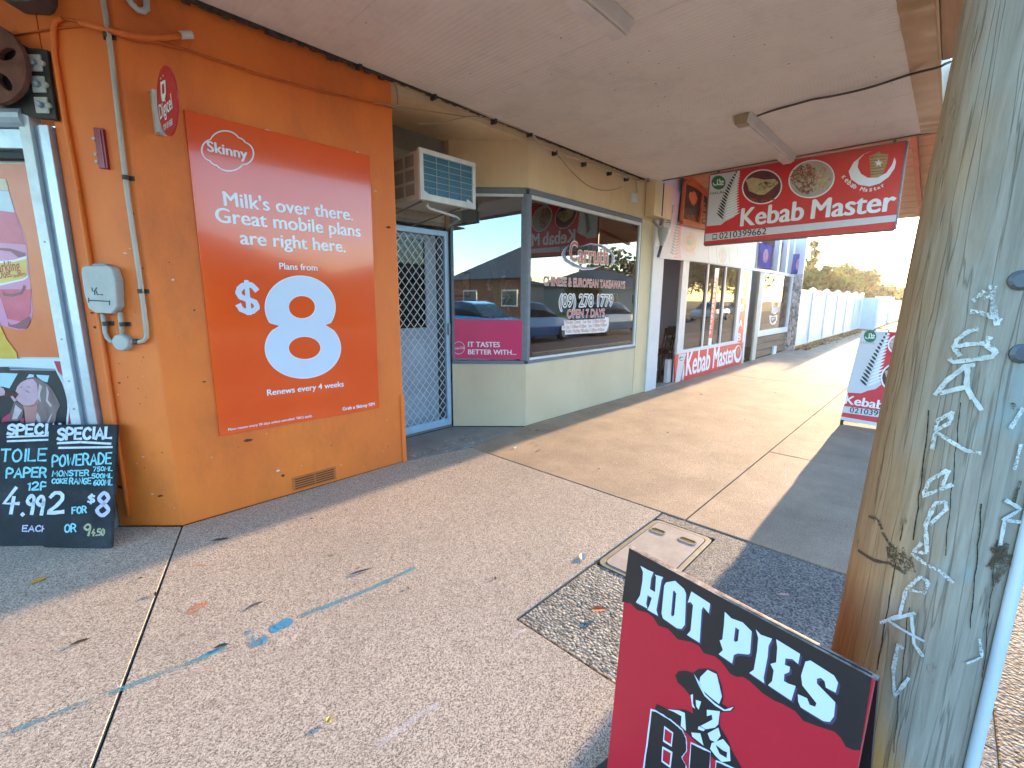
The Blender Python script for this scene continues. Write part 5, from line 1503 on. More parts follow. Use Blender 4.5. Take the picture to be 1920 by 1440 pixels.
# vertical window letters
vs_ = thing('vertical_kebab_letters', 'vertical red strip of white letters spelling KEBAB beside the dark doorway', 'sign', FACADE.p(1395, 650))
VP_ = Plane((0, D - .024, 0), (0, -1, 0))
vp = lambda x, y, off=0.0: VP_.p(*Y1(x, y), off)
b = MB(); b.prism([vp(*q_) for q_ in ((766, 245), (800, 250), (752, 722), (722, 716))], (0, .001, 0)); b.build('strip', M_SRED, vs_)
b = MB()
for c_, y in (('K', 345), ('E', 415), ('B', 505), ('A', 610), ('B', 700)):
    x = 790 - (y - 345) * .112
    text(b, c_, vp(x - 32, y + 8), vp(x - 10, y + 4), VP_.n, off=.002, bold=.02, height=.17)
b.build('lettering', M_SWH, vs_)
v2 = thing('vertical_window_sticker', 'narrow red and white vertical sticker in the middle of the barred window', 'sticker', FACADE.p(1330, 600))
VG = Plane((0, D + .016, 0), (0, -1, 0))
vg = lambda x, y, off=0.0: VG.p(*Y1(x, y), off)
b = MB(); b.prism([vg(*q_) for q_ in ((574, 222), (600, 224), (546, 742), (524, 745))], (0, .001, 0)); b.build('strip', M_SWH, v2)
b = MB(); b.poly([vg(*q_, .001) for q_ in ((568, 285), (592, 285), (552, 690), (530, 690))]); b.build('red_band', M_SRED, v2)
b = MB()
for i, c_ in enumerate('KEBABMASTER'):
    y = 310 + i * 35; x = 586 - (y - 300) * .105
    text(b, c_, vg(x - 17, y + 4), vg(x - 5, y + 2), VG.n, off=.0025, bold=.02, height=.075)
b.build('lettering', M_SWH, v2)
# round sticker on the second window
r2_ = thing('oval_window_sticker', 'pale blue oval sticker with a shield below it on the far kebab window', 'sticker', FACADE.p(1450, 600))
xg = lambda x, y, off=0.0: VG.p(*X6(x, y), off)
b = MB(); b.poly([xg(*q_, .001) for q_ in ell(392, 620, 52, 165, 30, rot=6)], [[xg(*q_, .001) for q_ in ell(394, 620, 36, 130, 30, rot=6)]])
b.poly([xg(*q_, .001) for q_ in ((308, 800), (350, 815), (412, 795), (410, 860), (385, 915), (345, 930), (315, 900))], [[xg(*q_, .001) for q_ in ((320, 825), (402, 815), (395, 870), (345, 915), (322, 880))]])
b.build('outline', M_SWH, r2_)
b = MB(); b.poly([xg(*q_, .0015) for q_ in ((335, 700), (430, 690), (425, 760), (330, 775))]); b.poly([xg(*q_, .0015) for q_ in ((330, 840), (395, 830), (345, 880))]); b.build('print', mat('sticker_blue', '#7e8fc0', rough=.4, var=.4, scale=8), r2_)

# white fascia sign with fern and faded food pictures
fs_ = thing('fascia_sign', 'white fascia sign with faded fern and pale food picture above the kebab door', 'sign', FACADE.p(1280, 480))
FP = Plane((0, D - .045, 0), (0, -1, 0))
fp2 = lambda x, y, off=0.0: FP.p(*X2(x, y), off)
b = MB(); b.prism([FP.p(1237, 484), FP.p(1237, 372), FP.p(1264, 356), V((11.55, D - .045, 3.02)), V((11.55, D - .045, 2.195))], (0, .04, 0)); b.build('panel', M_WHP, fs_)
b = MB(); b.poly([fp2(*q_, .001) for q_ in ((635, 290), (640, 600), (600, 700), (570, 1000), (575, 1160), (500, 1230), (620, 1240), (605, 1100), (620, 800), (650, 640), (655, 290))]); b.build('faded_red_print', mat('faded_pink', '#d7a7a6', rough=.5), fs_)
bk, wh = MB(), MB(); fern(bk, wh, lambda x, y, of: fp2(x, y, of), (600, 500), (500, 1200), 16, 70, 90, .002); bk.build('fern_grey', mat('faded_grey', '#9a9c9e', rough=.5), fs_); wh.build('fern_pink', mat('faded_rose', '#c99696', rough=.5), fs_)
b = MB(); b.poly([fp2(*q_, .0015) for q_ in ell(745, 1030, 130, 190, 30)]); b.build('food_plate', mat('faded_plate', '#cfc8bd', rough=.5, var=.1), fs_)
b = MB(); b.poly([fp2(*q_, .002) for q_ in ell(745, 1020, 95, 130, 26)]); b.build('food_print', mat('faded_food', '#c3aa8c', rough=.5, c2='#d8b6a6', scale=9), fs_)
b = MB(); b.poly([fp2(*q_, .0025) for q_ in ell(745, 1000, 45, 45, 14)]); b.build('food_garnish', mat('faded_green', '#93b58b', rough=.5, var=.3, scale=12), fs_)
b = MB()
for x in (1020, 1145, 1240, 1330, 1460):
    b.poly([fp2(*q_, .001) for q_ in ((x - 6, 1060), (x + 4, 1060), (x + 20, 1300), (x + 10, 1310))])
for cx in (1240,):
    b.poly([fp2(*q_, .0012) for q_ in ell(cx, 1190, 60, 110, 20)])
b.build('faded_outline', mat('faded_tan', '#c9b9ac', rough=.5, var=.2, scale=6), fs_)
# dark food board above the fascia with orange timber frame
fo = thing('food_photo_board', 'dark food photo board in an orange frame above the kebab fascia sign', 'sign', FACADE.p(1300, 390))
GP_ = Plane((0, D - .10, 0), (0, -1, 0))
gp2 = lambda x, y, off=0.0: GP_.p(*X2(x, y), off)
b = MB(); b.prism([gp2(*q_) for q_ in ((665, 95), (1060, 260), (1010, 790), (610, 670))], (0, .05, 0)); b.build('panel', mat('board_dark', '#3b2c30', rough=.5, c2='#2a1f24', scale=20), fo)
M_OT = mat('orange_timber', '#b8683a', rough=.6, c2='#a0542c', scale=5)
b = MB()
for a_, c_ in (((665, 90), (1065, 258)), ((610, 650), (1005, 770)), ((665, 90), (612, 660)), ((935, 205), (885, 720)), ((615, 700), (1000, 800))):
    b.tube([gp2(*a_, .01), gp2(*c_, .01)], .03, 4)
b.build('frame', M_OT, fo)
b = MB()
for k in range(16):
    t_ = R(k * 22.5)
    pass
b.poly([gp2(*q_, .002) for q_ in ((735, 260), (760, 235), (785, 250), (800, 225), (830, 245), (845, 290), (860, 340), (840, 400), (800, 450), (765, 400), (735, 330))]); b.build('flame_print', mat('flame_orange', '#d8822a', rough=.5, c2='#c4641e', scale=18), fo)
b = MB()
for k in range(26):
    x, y = 650 + random.random() * 230, 560 + random.random() * 110
    y += (x - 650) * .22
    b.poly([gp2(*q_, .003) for q_ in ell(x, min(y, 620 + (x - 620) * .3), 26, 16, 9, rot=random.uniform(-50, 50))])
for k in range(10):
    x, y = 930 + random.random() * 60, 400 + random.random() * 300
    b.poly([gp2(*q_, .003) for q_ in ell(x, y, 20, 22, 9, rot=random.uniform(-50, 50))])
b.build('food_print', mat('food_board', '#b9834a', rough=.5, c2='#a04a3a', scale=22), fo)
# blue picture panels between the white posts
for k, (pts, lab) in enumerate(((((868, 765), (962, 780), (945, 935), (855, 930)), 'blue drink advert panel nearest the white fascia sign'), (((1098, 840), (1168, 838), (1150, 972), (1078, 975)), 'blue drink advert panel on the last white post before the fence'))):
    t_ = thing('picture_panel', lab, 'sign', FACADE.p(*Z8(*pts[3])), group='blue drink advert panels above the far kebab window')
    PB = Plane((0, D - .075, 0), (0, -1, 0))
    zz = [PB.p(*Z8(*q_)) for q_ in pts]
    b = MB(); b.prism(zz, (0, .012, 0)); b.build('panel', mat('panel_blue', '#27264f', rough=.9, c2='#3d47a8', scale=4, spec=.05), t_)
    c_ = sum(zz, V()) / 4; ux = (zz[1] - zz[0]); uz = (zz[3] - zz[0])
    b = MB(); b.poly([c_ + ux * (.18 * math.cos(a_)) + uz * (.3 * math.sin(a_)) + V((0, -.002, 0)) for a_ in [R(30 * i) for i in range(12)]]); b.build('bottle_print', mat('panel_print', '#a9a6c8', rough=.9, c2='#a8484a', scale=7, spec=.05), t_)

# verandah ceiling of the kebab shop, sloping down away from the near canopy
M_PLK = mat('tan_planks', '#b88e68', rough=.65, c2='#a87c56', scale=3, stretch=(4, .4, 1), dirt=.2, dcol='#73543a')
kv = thing('kebab_verandah', 'tan boarded verandah roof beyond the canopy end', 'verandah', (8.8, 1.5, 3.2))
b = MB()
npl = 14
for k in range(npl):
    xa = 6.62 + (11.0 - 6.62) * k / npl; xb = 6.62 + (11.0 - 6.62) * (k + 1) / npl - .012
    za = 3.50 - .60 * k / npl; zb = 3.50 - .60 * (k + 1) / npl
    b.prism([(xa, -.35, za), (xb, -.35, zb + .004), (xb, -.35, zb + .034), (xa, -.35, za + .03)], (0, 3.70, 0))
b.build('ceiling_boards', M_PLK, kv, bevel=.003)
b = MB(); b.prism([(6.62, -.37, 3.53), (11.02, -.37, 2.93), (11.02, -.37, 3.15), (6.62, -.37, 3.75)], (0, 3.75, 0)); b.build('roof', mat('verandah_roof', '#8a8782', rough=.8), kv)
b = MB()
for y in (.55, 1.9, 3.25):
    b.prism([(6.63, y, 3.498), (10.98, y, 2.905), (10.98, y, 2.83), (6.63, y, 3.42)], (0, .05, 0))
b.build('rafter', M_OT, kv)

# electricity entry: meter box with insulator on the pillar
me_ = thing('service_fuse', 'grey service fuse box with bell insulator and black lead on the shop pillar', 'fuse box', FACADE.p(1250, 420))
MP_ = Plane((0, D - .12, 0), (0, -1, 0))
m2 = lambda x, y, off=0.0: MP_.p(*X2(x, y), off)
b = MB(); b.prism([m2(*q_) for q_ in ((405, 415), (515, 430), (450, 830), (345, 810))], (0, .09, 0)); b.build('box', mat('fuse_grey', '#9aa39f', rough=.5, var=.12), me_, bevel=.012)
b = MB()
for y0 in (520, 690):
    b.stroke([m2(412 - (y0 - 520) * .16, y0, .002), m2(490 - (y0 - 520) * .16, y0 + 14, .002)], .012, MP_.n)
b.stroke([m2(412, 665, .002), m2(455, 668, .002)], .02, MP_.n)
b.build('seam', M_CLIP, me_)
b = MB(); b.lathe(m2(330, 800, .03), m2(300, 1010, .03) - m2(330, 800, .03), [(0, .085), (.05, .085), (.16, .05), (.20, .035), (.25, .03)], 16); b.build('bell', mat('insulator_grey', '#a3abab', rough=.4), me_, smooth=False)
b = MB(); b.tube([m2(300, 1000, .03), m2(288, 1100, .02), m2(272, 1220, .0)], .022, 8); b.build('lead', M_SBK, me_)
b = MB(); b.tube(smooth_line([m2(180, 665, .02), m2(200, 730, .05), m2(260, 770, .05), m2(300, 700, .04), m2(320, 660, .03)], 4), .014, 6); b.tube(smooth_line([m2(190, 680, .0), m2(230, 760, .03), m2(300, 800, .03)], 4), .012, 6); b.build('cable', mat('cable_grey', '#8b827a', rough=.6), me_, smooth=True)
b = MB(); b.box((6.66, D - .045, 2.25), (6.95, D - .031, 2.70)); b.build('backing_board', M_WHP, me_)
# ------------------------------------------------------------------ utility pole
def pole_c(z):
    az = R(91.3 + .75 * (z - .5))
    return V((1.42 * math.sin(az), 1.42 * math.cos(az), z))
def pole_r(z):
    return max(.098, .150 - .0165 * (z - .5))
M_POLE = bpy.data.materials.new('treated_pole')
def make_pole_mat(m):
    m.use_nodes = True
    nt = m.node_tree; N, L = nt.nodes, nt.links
    b = N['Principled BSDF']; b.inputs['Roughness'].default_value = .8; b.inputs['Specular IOR Level'].default_value = .25
    g_ = N.new('ShaderNodeNewGeometry')
    def noise(sc, st, det=6, ro=.65, dist=0):
        mp = N.new('ShaderNodeMapping'); mp.inputs['Scale'].default_value = st
        L.new(g_.outputs['Position'], mp.inputs[0])
        n = N.new('ShaderNodeTexNoise'); n.inputs['Scale'].default_value = sc; n.inputs['Detail'].default_value = det; n.inputs['Roughness'].default_value = ro; n.inputs['Distortion'].default_value = dist
        L.new(mp.outputs[0], n.inputs['Vector'])
        return n.outputs['Fac']
    def ramp(fac, stops):
        r_ = N.new('ShaderNodeValToRGB')
        e = r_.color_ramp.elements
        e[0].position, e[0].color = stops[0]; e[1].position, e[1].color = stops[-1]
        for p_, c_ in stops[1:-1]:
            x = e.new(p_); x.color = c_
        L.new(fac, r_.inputs[0]); return r_.outputs[0]
    def mix(f_, a_, c_, blend='MIX'):
        x = N.new('ShaderNodeMix'); x.data_type = 'RGBA'; x.blend_type = blend
        if isinstance(f_, float): x.inputs['Factor'].default_value = f_
        else: L.new(f_, x.inputs['Factor'])
        L.new(a_, x.inputs['A']); L.new(c_, x.inputs['B'])
        return x.outputs['Result']
    grain = noise(42, (1, 1, .06), 8, .7, .6)
    blot = noise(4.5, (1, 1, .45), 6, .6, .4)
    grey = ramp(grain, [(.3, hx('#847a6c')), (.5, hx('#9a9082')), (.7, hx('#aca294'))])
    tan = ramp(grain, [(.3, hx('#866c4f')), (.5, hx('#9f8263')), (.7, hx('#b09574'))])
    orange = ramp(grain, [(.3, hx('#9e693c')), (.5, hx('#b9814a')), (.7, hx('#c4955d'))])
    sx = N.new('ShaderNodeSeparateXYZ'); L.new(g_.outputs['Position'], sx.inputs[0])
    # weathered silver-green on the road side, raw brown timber towards the shops and the foot
    def lin(terms, c):
        prev = None
        for sock, k in terms:
            x = N.new('ShaderNodeMath'); x.operation = 'MULTIPLY_ADD'; x.inputs[1].default_value = k
            L.new(sock, x.inputs[0])
            if prev is None: x.inputs[2].default_value = c
            else: L.new(prev, x.inputs[2])
            prev = x.outputs[0]
        return prev
    bi = lin([(sx.outputs['Y'], 5.5), (sx.outputs['Z'], -.35), (blot, 1.3)], .24)
    f1 = ramp(bi, [(.25, (0, 0, 0, 1)), (.75, (1, 1, 1, 1))])
    bi2 = lin([(sx.outputs['Y'], 5.0), (sx.outputs['Z'], -2.0), (blot, 1.0)], 1.20)
    f2 = ramp(bi2, [(.35, (0, 0, 0, 1)), (.85, (1, 1, 1, 1))])
    c = mix(f1, grey, tan)
    c = mix(f2, c, orange)
    bl = ramp(noise(7, (1, 1, .5)), [(.56, (0, 0, 0, 1)), (.66, (.45, .45, .45, 1))])
    bc = N.new('ShaderNodeRGB'); bc.outputs[0].default_value = hx('#8fa3a3')
    mf = N.new('ShaderNodeMath'); mf.operation = 'MULTIPLY'
    inv = N.new('ShaderNodeMath'); inv.operation = 'SUBTRACT'; inv.inputs[0].default_value = 1; L.new(f1, inv.inputs[1])
    L.new(bl, mf.inputs[0]); L.new(inv.outputs[0], mf.inputs[1])
    c = mix(mf.outputs[0], c, bc.outputs[0])
    # drying cracks and dents
    cr = noise(30, (1, 1, .035), 3, .5, .3)
    crk = ramp(cr, [(.485, (0, 0, 0, 1)), (.5, (.5, .5, .5, 1)), (.515, (0, 0, 0, 1))])
    spots = ramp(noise(24, (1, 1, .4), 4, .6), [(.66, (0, 0, 0, 1)), (.74, (.6, .6, .6, 1))])
    dkc = N.new('ShaderNodeRGB'); dkc.outputs[0].default_value = hx('#4d4335')
    c = mix(crk, c, dkc.outputs[0]); c = mix(spots, c, dkc.outputs[0])
    L.new(c, b.inputs['Base Color'])
    hh = N.new('ShaderNodeMath'); hh.operation = 'SUBTRACT'; L.new(grain, hh.inputs[0]); L.new(crk, hh.inputs[1])
    bp = N.new('ShaderNodeBump'); bp.inputs['Strength'].default_value = .6; bp.inputs['Distance'].default_value = .004
    L.new(hh.outputs[0], bp.inputs['Height']); L.new(bp.outputs[0], b.inputs['Normal'])
make_pole_mat(M_POLE)
up_ = thing('utility_pole', 'weathered round timber utility pole with chalk scribbles and white cable cover', 'pole', pole_c(0))
vs, fs = [], []
NZ, NA = 120, 72
for i in range(NZ + 1):
    z = -.15 + 8.15 * (i / NZ) ** 1.5
    c = pole_c(z) if z < 3 else pole_c(3) + (pole_c(3) - pole_c(2)) * (z - 3)
    for j in range(NA):
        a = 2 * math.pi * j / NA
        r_ = pole_r(z) * (1 + .006 * math.sin(3 * a + z * 1.3) + .004 * math.sin(7 * a + 2 * z) + .003 * math.sin(11 * z + 2 * a))
        # knots bulge slightly
        for (kz, ka, kr, kd) in ((.90, 168, .10, .003), (.86, 262, .09, .003), (1.35, 215, .06, .002)):
            da = (math.degrees(a) - ka + 180) % 360 - 180
            dd = math.hypot((z - kz), R(da) * .14)
            if dd < kr: r_ += kd * math.cos(dd / kr * math.pi / 2) ** 2
        vs.append(c + V((math.cos(a), math.sin(a), 0)) * r_)
for i in range(NZ):
    for j in range(NA):
        a = i * NA + j; d_ = i * NA + (j + 1) % NA
        fs.append((a, d_, d_ + NA, a + NA))
b = MB(); b.add(vs, fs); b.build('shaft', M_POLE, up_, smooth=True)
def on_pole(px, py, off=.002):
    d = ray(px, py).normalized()
    t = .6
    for _ in range(400):
        p = CAM + d * t
        e = (V((p.x, p.y, 0)) - V((pole_c(p.z).x, pole_c(p.z).y, 0))).length - pole_r(p.z) - off
        if e < .0006: break
        t += max(e * .5, .0005)
    return p
def pole_stroke(mb, pts, w, f, off=.004):
    pts = [on_pole(*f(*q_), off) for q_ in pts]
    fine = []
    for i in range(len(pts) - 1):
        for k in range(5):
            fine.append(pts[i].lerp(pts[i + 1], k / 5))
    fine.append(pts[-1])
    L_, R_ = [], []
    for i, p in enumerate(fine):
        c = pole_c(p.z); n = V((p.x - c.x, p.y - c.y, 0)).normalized()
        p = V((c.x, c.y, p.z)) + n * (pole_r(p.z) * 1.012 + off)
        t = fine[min(i + 1, len(fine) - 1)] - fine[max(i - 1, 0)]
        s_ = n.cross(t).normalized() * w * random.uniform(.35, .65)
        L_.append(p + s_); R_.append(p - s_)
    m_ = len(fine)
    mb.add(L_ + R_, [(i, i + 1, m_ + i + 1, m_ + i) for i in range(m_ - 1)])
b = MB()
for st in ([(1500, 630), (1540, 600), (1600, 550)], [(1630, 520), (1690, 515), (1660, 590), (1670, 700), (1700, 830)], [(1480, 715), (1560, 720), (1650, 760), (1735, 790)], [(1590, 600), (1660, 590)],
           [(1550, 855), (1460, 880), (1370, 950), (1350, 1020), (1400, 1080)], [(1330, 1010), (1450, 985), (1600, 975), (1690, 1040), (1660, 1085), (1500, 1110), (1340, 1130), (1310, 1100)], [(1640, 920), (1600, 990), (1700, 1060)],
           [(1520, 1150), (1440, 1165), (1290, 1280), (1190, 1400)], [(1460, 1170), (1450, 1330), (1230, 1385)], [(1450, 1330), (1500, 1430)]):
    pole_stroke(b, st, .008, Y3)
for st in ([(590, 65), (530, 100), (510, 210)], [(590, 65), (575, 110), (520, 140), (640, 215), (700, 225)], [(660, 0), (700, 60)], [(570, 290), (500, 330), (475, 390), (590, 345)], [(575, 290), (550, 350)],
           [(560, 410), (520, 420), (485, 500), (490, 610), (440, 605), (470, 570)], [(560, 410), (565, 440), (500, 500)], [(430, 610), (480, 650), (540, 680), (590, 725)],
           [(465, 700), (410, 750), (385, 850), (310, 880)], [(465, 700), (495, 720), (480, 765), (420, 750)], [(445, 840), (340, 870), (480, 950)], [(430, 850), (440, 960), (475, 1010)], [(380, 960), (360, 1060), (365, 1165), (420, 1090)], [(400, 980), (380, 960)],
           [(860, 50), (810, 130)], [(850, 190), (825, 290)], [(790, 405), (850, 440), (780, 480), (850, 490)], [(790, 470), (770, 580)], [(640, 1035), (700, 1010), (690, 940)]):
    pole_stroke(b, st, .0068, Y5)
b.build('chalk_scribble', spray_mat('pole_chalk', '#cccec8', .58), up_)
b = MB()
for i_, st in enumerate(([(735, 640), (760, 655), (790, 640), (800, 615)], [(745, 615), (770, 600), (800, 600)], [(345, 600), (375, 612), (410, 618)], [(350, 640), (400, 650), (440, 655)], [(755, 690), (780, 700)])):
    pole_stroke(b, st, .03, Y5, .0012 + .0002 * i_)
b.build('knot_stain', spray_mat('knot_brown', '#5d4a36', .36), up_)
b = MB()
random.seed(9)
for x0_, y0_, x1_, y1_ in ((620, 30, 560, 620), (500, 60, 440, 560), (700, 420, 655, 900), (395, 500, 300, 1060), (760, 560, 700, 1090), (420, 820, 360, 1380), (330, 200, 290, 420)):
    n_ = 12
    pole_stroke(b, [(x0_ + (x1_ - x0_) * k / n_ + random.uniform(-4, 4), y0_ + (y1_ - y0_) * k / n_) for k in range(n_ + 1)], random.choice((.0009, .0013, .002)), Y5, .0008)
b.build('drying_crack', mat('crack_dark', '#3d352a', rough=1, var=.4, scale=50, spec=0), up_)
b = MB()
for st in ([(265, 470), (300, 478), (318, 520)], [(225, 600), (290, 640), (350, 650), (410, 690)], [(318, 530), (350, 580), (400, 620)], [(340, 585), (345, 625), (400, 645)], [(740, 740), (760, 700)], [(735, 660), (760, 605), (795, 595)], [(820, 30), (830, 60)], [(850, 330), (820, 420)]):
    pole_stroke(b, st, .007, Y5, .0022)
b.build('bark_gouge', spray_mat('gouge', '#54422f', .42), up_)
# white plastic cable cover up the road side of the pole
b = MB()
pts = []
for i in range(40):
    z = .0 + i * .2
    c = pole_c(min(z, 3)) if z < 3 else pole_c(3) + (pole_c(3) - pole_c(2)) * (z - 3)
    a = R(-123)                               # faces the camera's right
    pts.append(c + V((math.cos(a), math.sin(a), 0)) * (pole_r(min(z, 3.1)) + .012))
b.tube(pts, .0115, 12); b.build('cable_cover', mat('cover_white', '#ccd8e2', rough=.4, var=.05), up_, smooth=True)
b = MB()
for (x, y) in ((1895, 460), (1895, 1060)):
    p_ = on_pole(*Y3(x, y), .0)
    c = pole_c(p_.z); n = V((p_.x - c.x, p_.y - c.y, 0)).normalized()
    b.lathe(p_ - n * .005, n, [(0, .019), (.008, .019), (.012, .013)], 14)
b.build('bolt_head', mat('bolt_grey', '#5f6468', rough=.5, metal=.5), up_)

# ------------------------------------------------------------------ HOT PIES board
zt = .80
A0, A1 = GROUND_AT(1180, 1025, zt), GROUND_AT(1640, 1270, zt)
ex = (A1 - A0).normalized()
d = ray(1138, 1440)
t_ = (A0 - CAM).dot(ex) / d.dot(ex)
Bm = CAM + d * t_
ey = (Bm - A0).normalized()
hn = ex.cross(ey).normalized()
if hn.dot(CAM - A0) < 0: hn = -hn
print('HOTPIES', A0, A1, (A1 - A0).length, Bm, ey, hn)
Wd = (A1 - A0).length
Hd = (zt - .04) / -ey.z
hpb = thing('pie_sandwich_board', 'red and black hot pies sandwich board standing against the utility pole', 'sandwich board', A0 + ex * Wd / 2 + ey * Hd)
HB = Plane(A0, hn)
M_HR = mat('pie_red', '#c11f34', rough=.35, c2='#b71a2d', scale=2, spec=.5)
M_HK = mat('pie_black', '#2a2425', rough=.4, c2='#231d20', scale=3)
M_HW = mat('pie_white', '#cfdcf2', rough=.35, var=.03)
rr_ = .012
b = MB(); b.prism([A0, A1 - ex * rr_, A1 - ex * rr_ * .3 + ey * rr_ * .3, A1 + ey * rr_, A0 + ex * Wd + ey * Hd, A0 + ey * Hd], -hn * .014); b.build('front_panel', M_HR, hpb, bevel=.0015)
b = MB(); b.prism([A0 - hn * .03 + ey * .02, A1 - hn * .03 + ey * .02, A1 - hn * .30 + ey * Hd, A0 - hn * .30 + ey * Hd], -hn * .012); b.build('rear_panel', M_HK, hpb)
b = MB(); b.obox(A0 + ey * (Hd - .03) + ex * -.05 + hn * .05, ex * (Wd + .1), ey * .035, -hn * .38); b.build('base_frame', mat('board_base', '#3c4248', rough=.5), hpb, bevel=.006)
b = MB(); b.stroke([A0 - hn * .001 - ey * .0, A1 - hn * .001], .016, (0, 0, 1), .0012); b.build('worn_edge', mat('worn_edge', '#b7a99a', rough=.8, c2='#4a4340', scale=40), hpb)
h4 = lambda pts, off: [HB.p(*Y4(*q_), off) for q_ in pts]
band = [(262, 85), (1755, 862), (1680, 1330), (1640, 1330), (1590, 1310), (1560, 1255), (1520, 1215), (1470, 1200), (1410, 1180), (1330, 1150), (1280, 1090), (1200, 1045), (1150, 1025), (1080, 980), (1000, 905), (960, 880), (920, 880), (880, 860), (830, 790), (790, 755), (720, 735), (690, 690), (640, 665), (560, 650), (500, 585), (440, 565), (410, 515), (370, 485), (310, 470), (270, 430), (218, 420)]
b = MB(); b.poly(h4(band, .0006)); b.build('black_band', M_HK, hpb)
LT = [
 ([(332, 198), (375, 222), (412, 238), (398, 275), (390, 340), (422, 360), (428, 265), (420, 252), (472, 268), (462, 285), (452, 345), (430, 470), (440, 505), (375, 468), (388, 440), (402, 395), (376, 378), (368, 430), (375, 460), (304, 422), (330, 380), (345, 290), (348, 235)], []),
 ([(490, 300), (545, 290), (600, 340), (612, 370), (605, 560), (585, 585), (555, 580), (470, 520), (462, 490), (478, 320)], [[(540, 350), (552, 368), (540, 500), (525, 510), (520, 495), (532, 355)]]),
 ([(645, 355), (760, 430), (752, 490), (718, 450), (708, 470), (695, 670), (618, 622), (640, 595), (655, 440), (640, 420), (622, 425)], []),
 ([(850, 480), (890, 520), (960, 545), (1015, 600), (1005, 735), (995, 742), (930, 735), (905, 745), (895, 797), (812, 740), (838, 715), (818, 655), (835, 650), (845, 560)], [[(915, 575), (938, 590), (930, 660), (912, 665), (905, 655)]]),
 ([(1040, 588), (1070, 620), (1140, 645), (1118, 690), (1112, 760), (1088, 885), (1092, 918), (1000, 855), (1028, 835), (1048, 720), (1055, 640)], []),
 ([(1165, 648), (1312, 738), (1300, 800), (1265, 770), (1222, 765), (1218, 805), (1250, 818), (1245, 850), (1215, 862), (1212, 905), (1240, 920), (1285, 935), (1258, 1025), (1115, 930), (1140, 905), (1150, 840), (1130, 800), (1165, 790), (1172, 700)], []),
 ([(1345, 785), (1375, 778), (1520, 870), (1545, 915), (1530, 975), (1470, 945), (1462, 905), (1440, 885), (1415, 890), (1415, 920), (1528, 1035), (1520, 1120), (1495, 1155), (1455, 1150), (1315, 1065), (1300, 1030), (1298, 985), (1355, 1010), (1370, 1050), (1405, 1062), (1412, 1040), (1325, 930), (1318, 870)], []),
]
b = MB()
for o_, hl in LT: b.poly(h4(o_, .0016), [h4(h_, .0016) for h_ in hl])
b.build('hot_pies_lettering', M_HW, hpb)
b = MB()
for o_, hl in LT: b.poly([p_ + ex * .004 + ey * .003 for p_ in h4(o_, .0011)], [[p_ + ex * .004 + ey * .003 for p_ in h4(h_, .0011)] for h_ in hl])
b.build('letter_shadow', mat('pie_violet', '#4b3f66', rough=.4), hpb)
# stencil of a man in a hat, and the big letters below it
b = MB()
for q_ in ([(545, 870), (565, 845), (610, 842), (655, 855), (685, 832), (745, 828), (800, 850), (830, 940), (840, 1010), (830, 1045), (870, 1070), (905, 1055), (908, 1075), (880, 1095), (850, 1095), (820, 1100), (815, 1170), (830, 1205), (870, 1270), (890, 1330), (990, 1500), (870, 1500), (800, 1400), (640, 1250), (560, 1170), (450, 1100), (420, 1075), (430, 1045), (500, 1080), (600, 1080), (655, 1105), (640, 1000), (600, 950), (560, 915)],):
    b.poly(h4(q_, .0010))
b.build('figure_black', M_HK, hpb)
b = MB()
for q_ in ([(700, 880), (745, 835), (800, 862), (818, 935), (832, 1000), (815, 1045), (770, 1010), (730, 975), (690, 930)], [(660, 860), (690, 905), (730, 985), (790, 1040), (850, 1080), (905, 1062), (885, 1085), (845, 1088), (790, 1055), (725, 995), (690, 930)],
           [(640, 990), (655, 985), (655, 1040), (668, 1075), (650, 1060)], [(672, 1020), (705, 1030), (690, 1080), (675, 1060)], [(740, 1080), (820, 1090), (810, 1170), (790, 1190), (735, 1200), (700, 1180), (740, 1160), (775, 1140), (770, 1110), (740, 1120)],
           [(500, 1078), (570, 1085), (605, 1100), (612, 1210), (580, 1180), (585, 1120), (540, 1095)], [(690, 1180), (730, 1200), (720, 1212), (685, 1200)], [(745, 1225), (810, 1190), (825, 1240), (795, 1280), (760, 1265)], [(645, 1220), (700, 1225), (720, 1300), (650, 1245)],
           [(770, 1285), (840, 1260), (880, 1310), (885, 1395), (830, 1400), (790, 1360), (760, 1320)]):
    b.poly(h4(q_, .0018))
b.build('figure_white', M_HW, hpb)
b = MB(); b.poly(h4([(795, 1295), (840, 1330), (865, 1340), (862, 1375), (820, 1350)], .0026)); b.build('figure_detail', M_HK, hpb)
Bl = [(402, 1088), (430, 1095), (520, 1150), (585, 1205), (612, 1260), (615, 1330), (585, 1370), (610, 1420), (612, 1520), (560, 1600), (350, 1500)]
Bh = [[(485, 1195), (528, 1225), (520, 1290), (480, 1265)], [(475, 1320), (520, 1345), (512, 1420), (470, 1390)]]
Il = [(645, 1290), (760, 1345), (745, 1620), (620, 1600)]
Gl = [(800, 1400), (960, 1470), (940, 1720), (780, 1690)]
def grow(poly_, k):
    cx = sum(x for x, y in poly_) / len(poly_); cy = sum(y for x, y in poly_) / len(poly_)
    return [(cx + (x - cx) * k + random.uniform(-2, 2), cy + (y - cy) * k + random.uniform(-2, 2)) for x, y in poly_]
def dens(poly_, n=6):
    out = []
    for i in range(len(poly_)):
        a_, c_ = poly_[i], poly_[(i + 1) % len(poly_)]
        for k in range(n):
            out.append((a_[0] + (c_[0] - a_[0]) * k / n, a_[1] + (c_[1] - a_[1]) * k / n))
    return out
b = MB(); b.poly(h4(grow(dens(Bl), 1.055), .0013)); b.poly(h4(grow(dens(Il), 1.07), .0013)); b.poly(h4(grow(dens(Gl), 1.07), .0013)); b.build('big_letter_edge', M_HW, hpb)
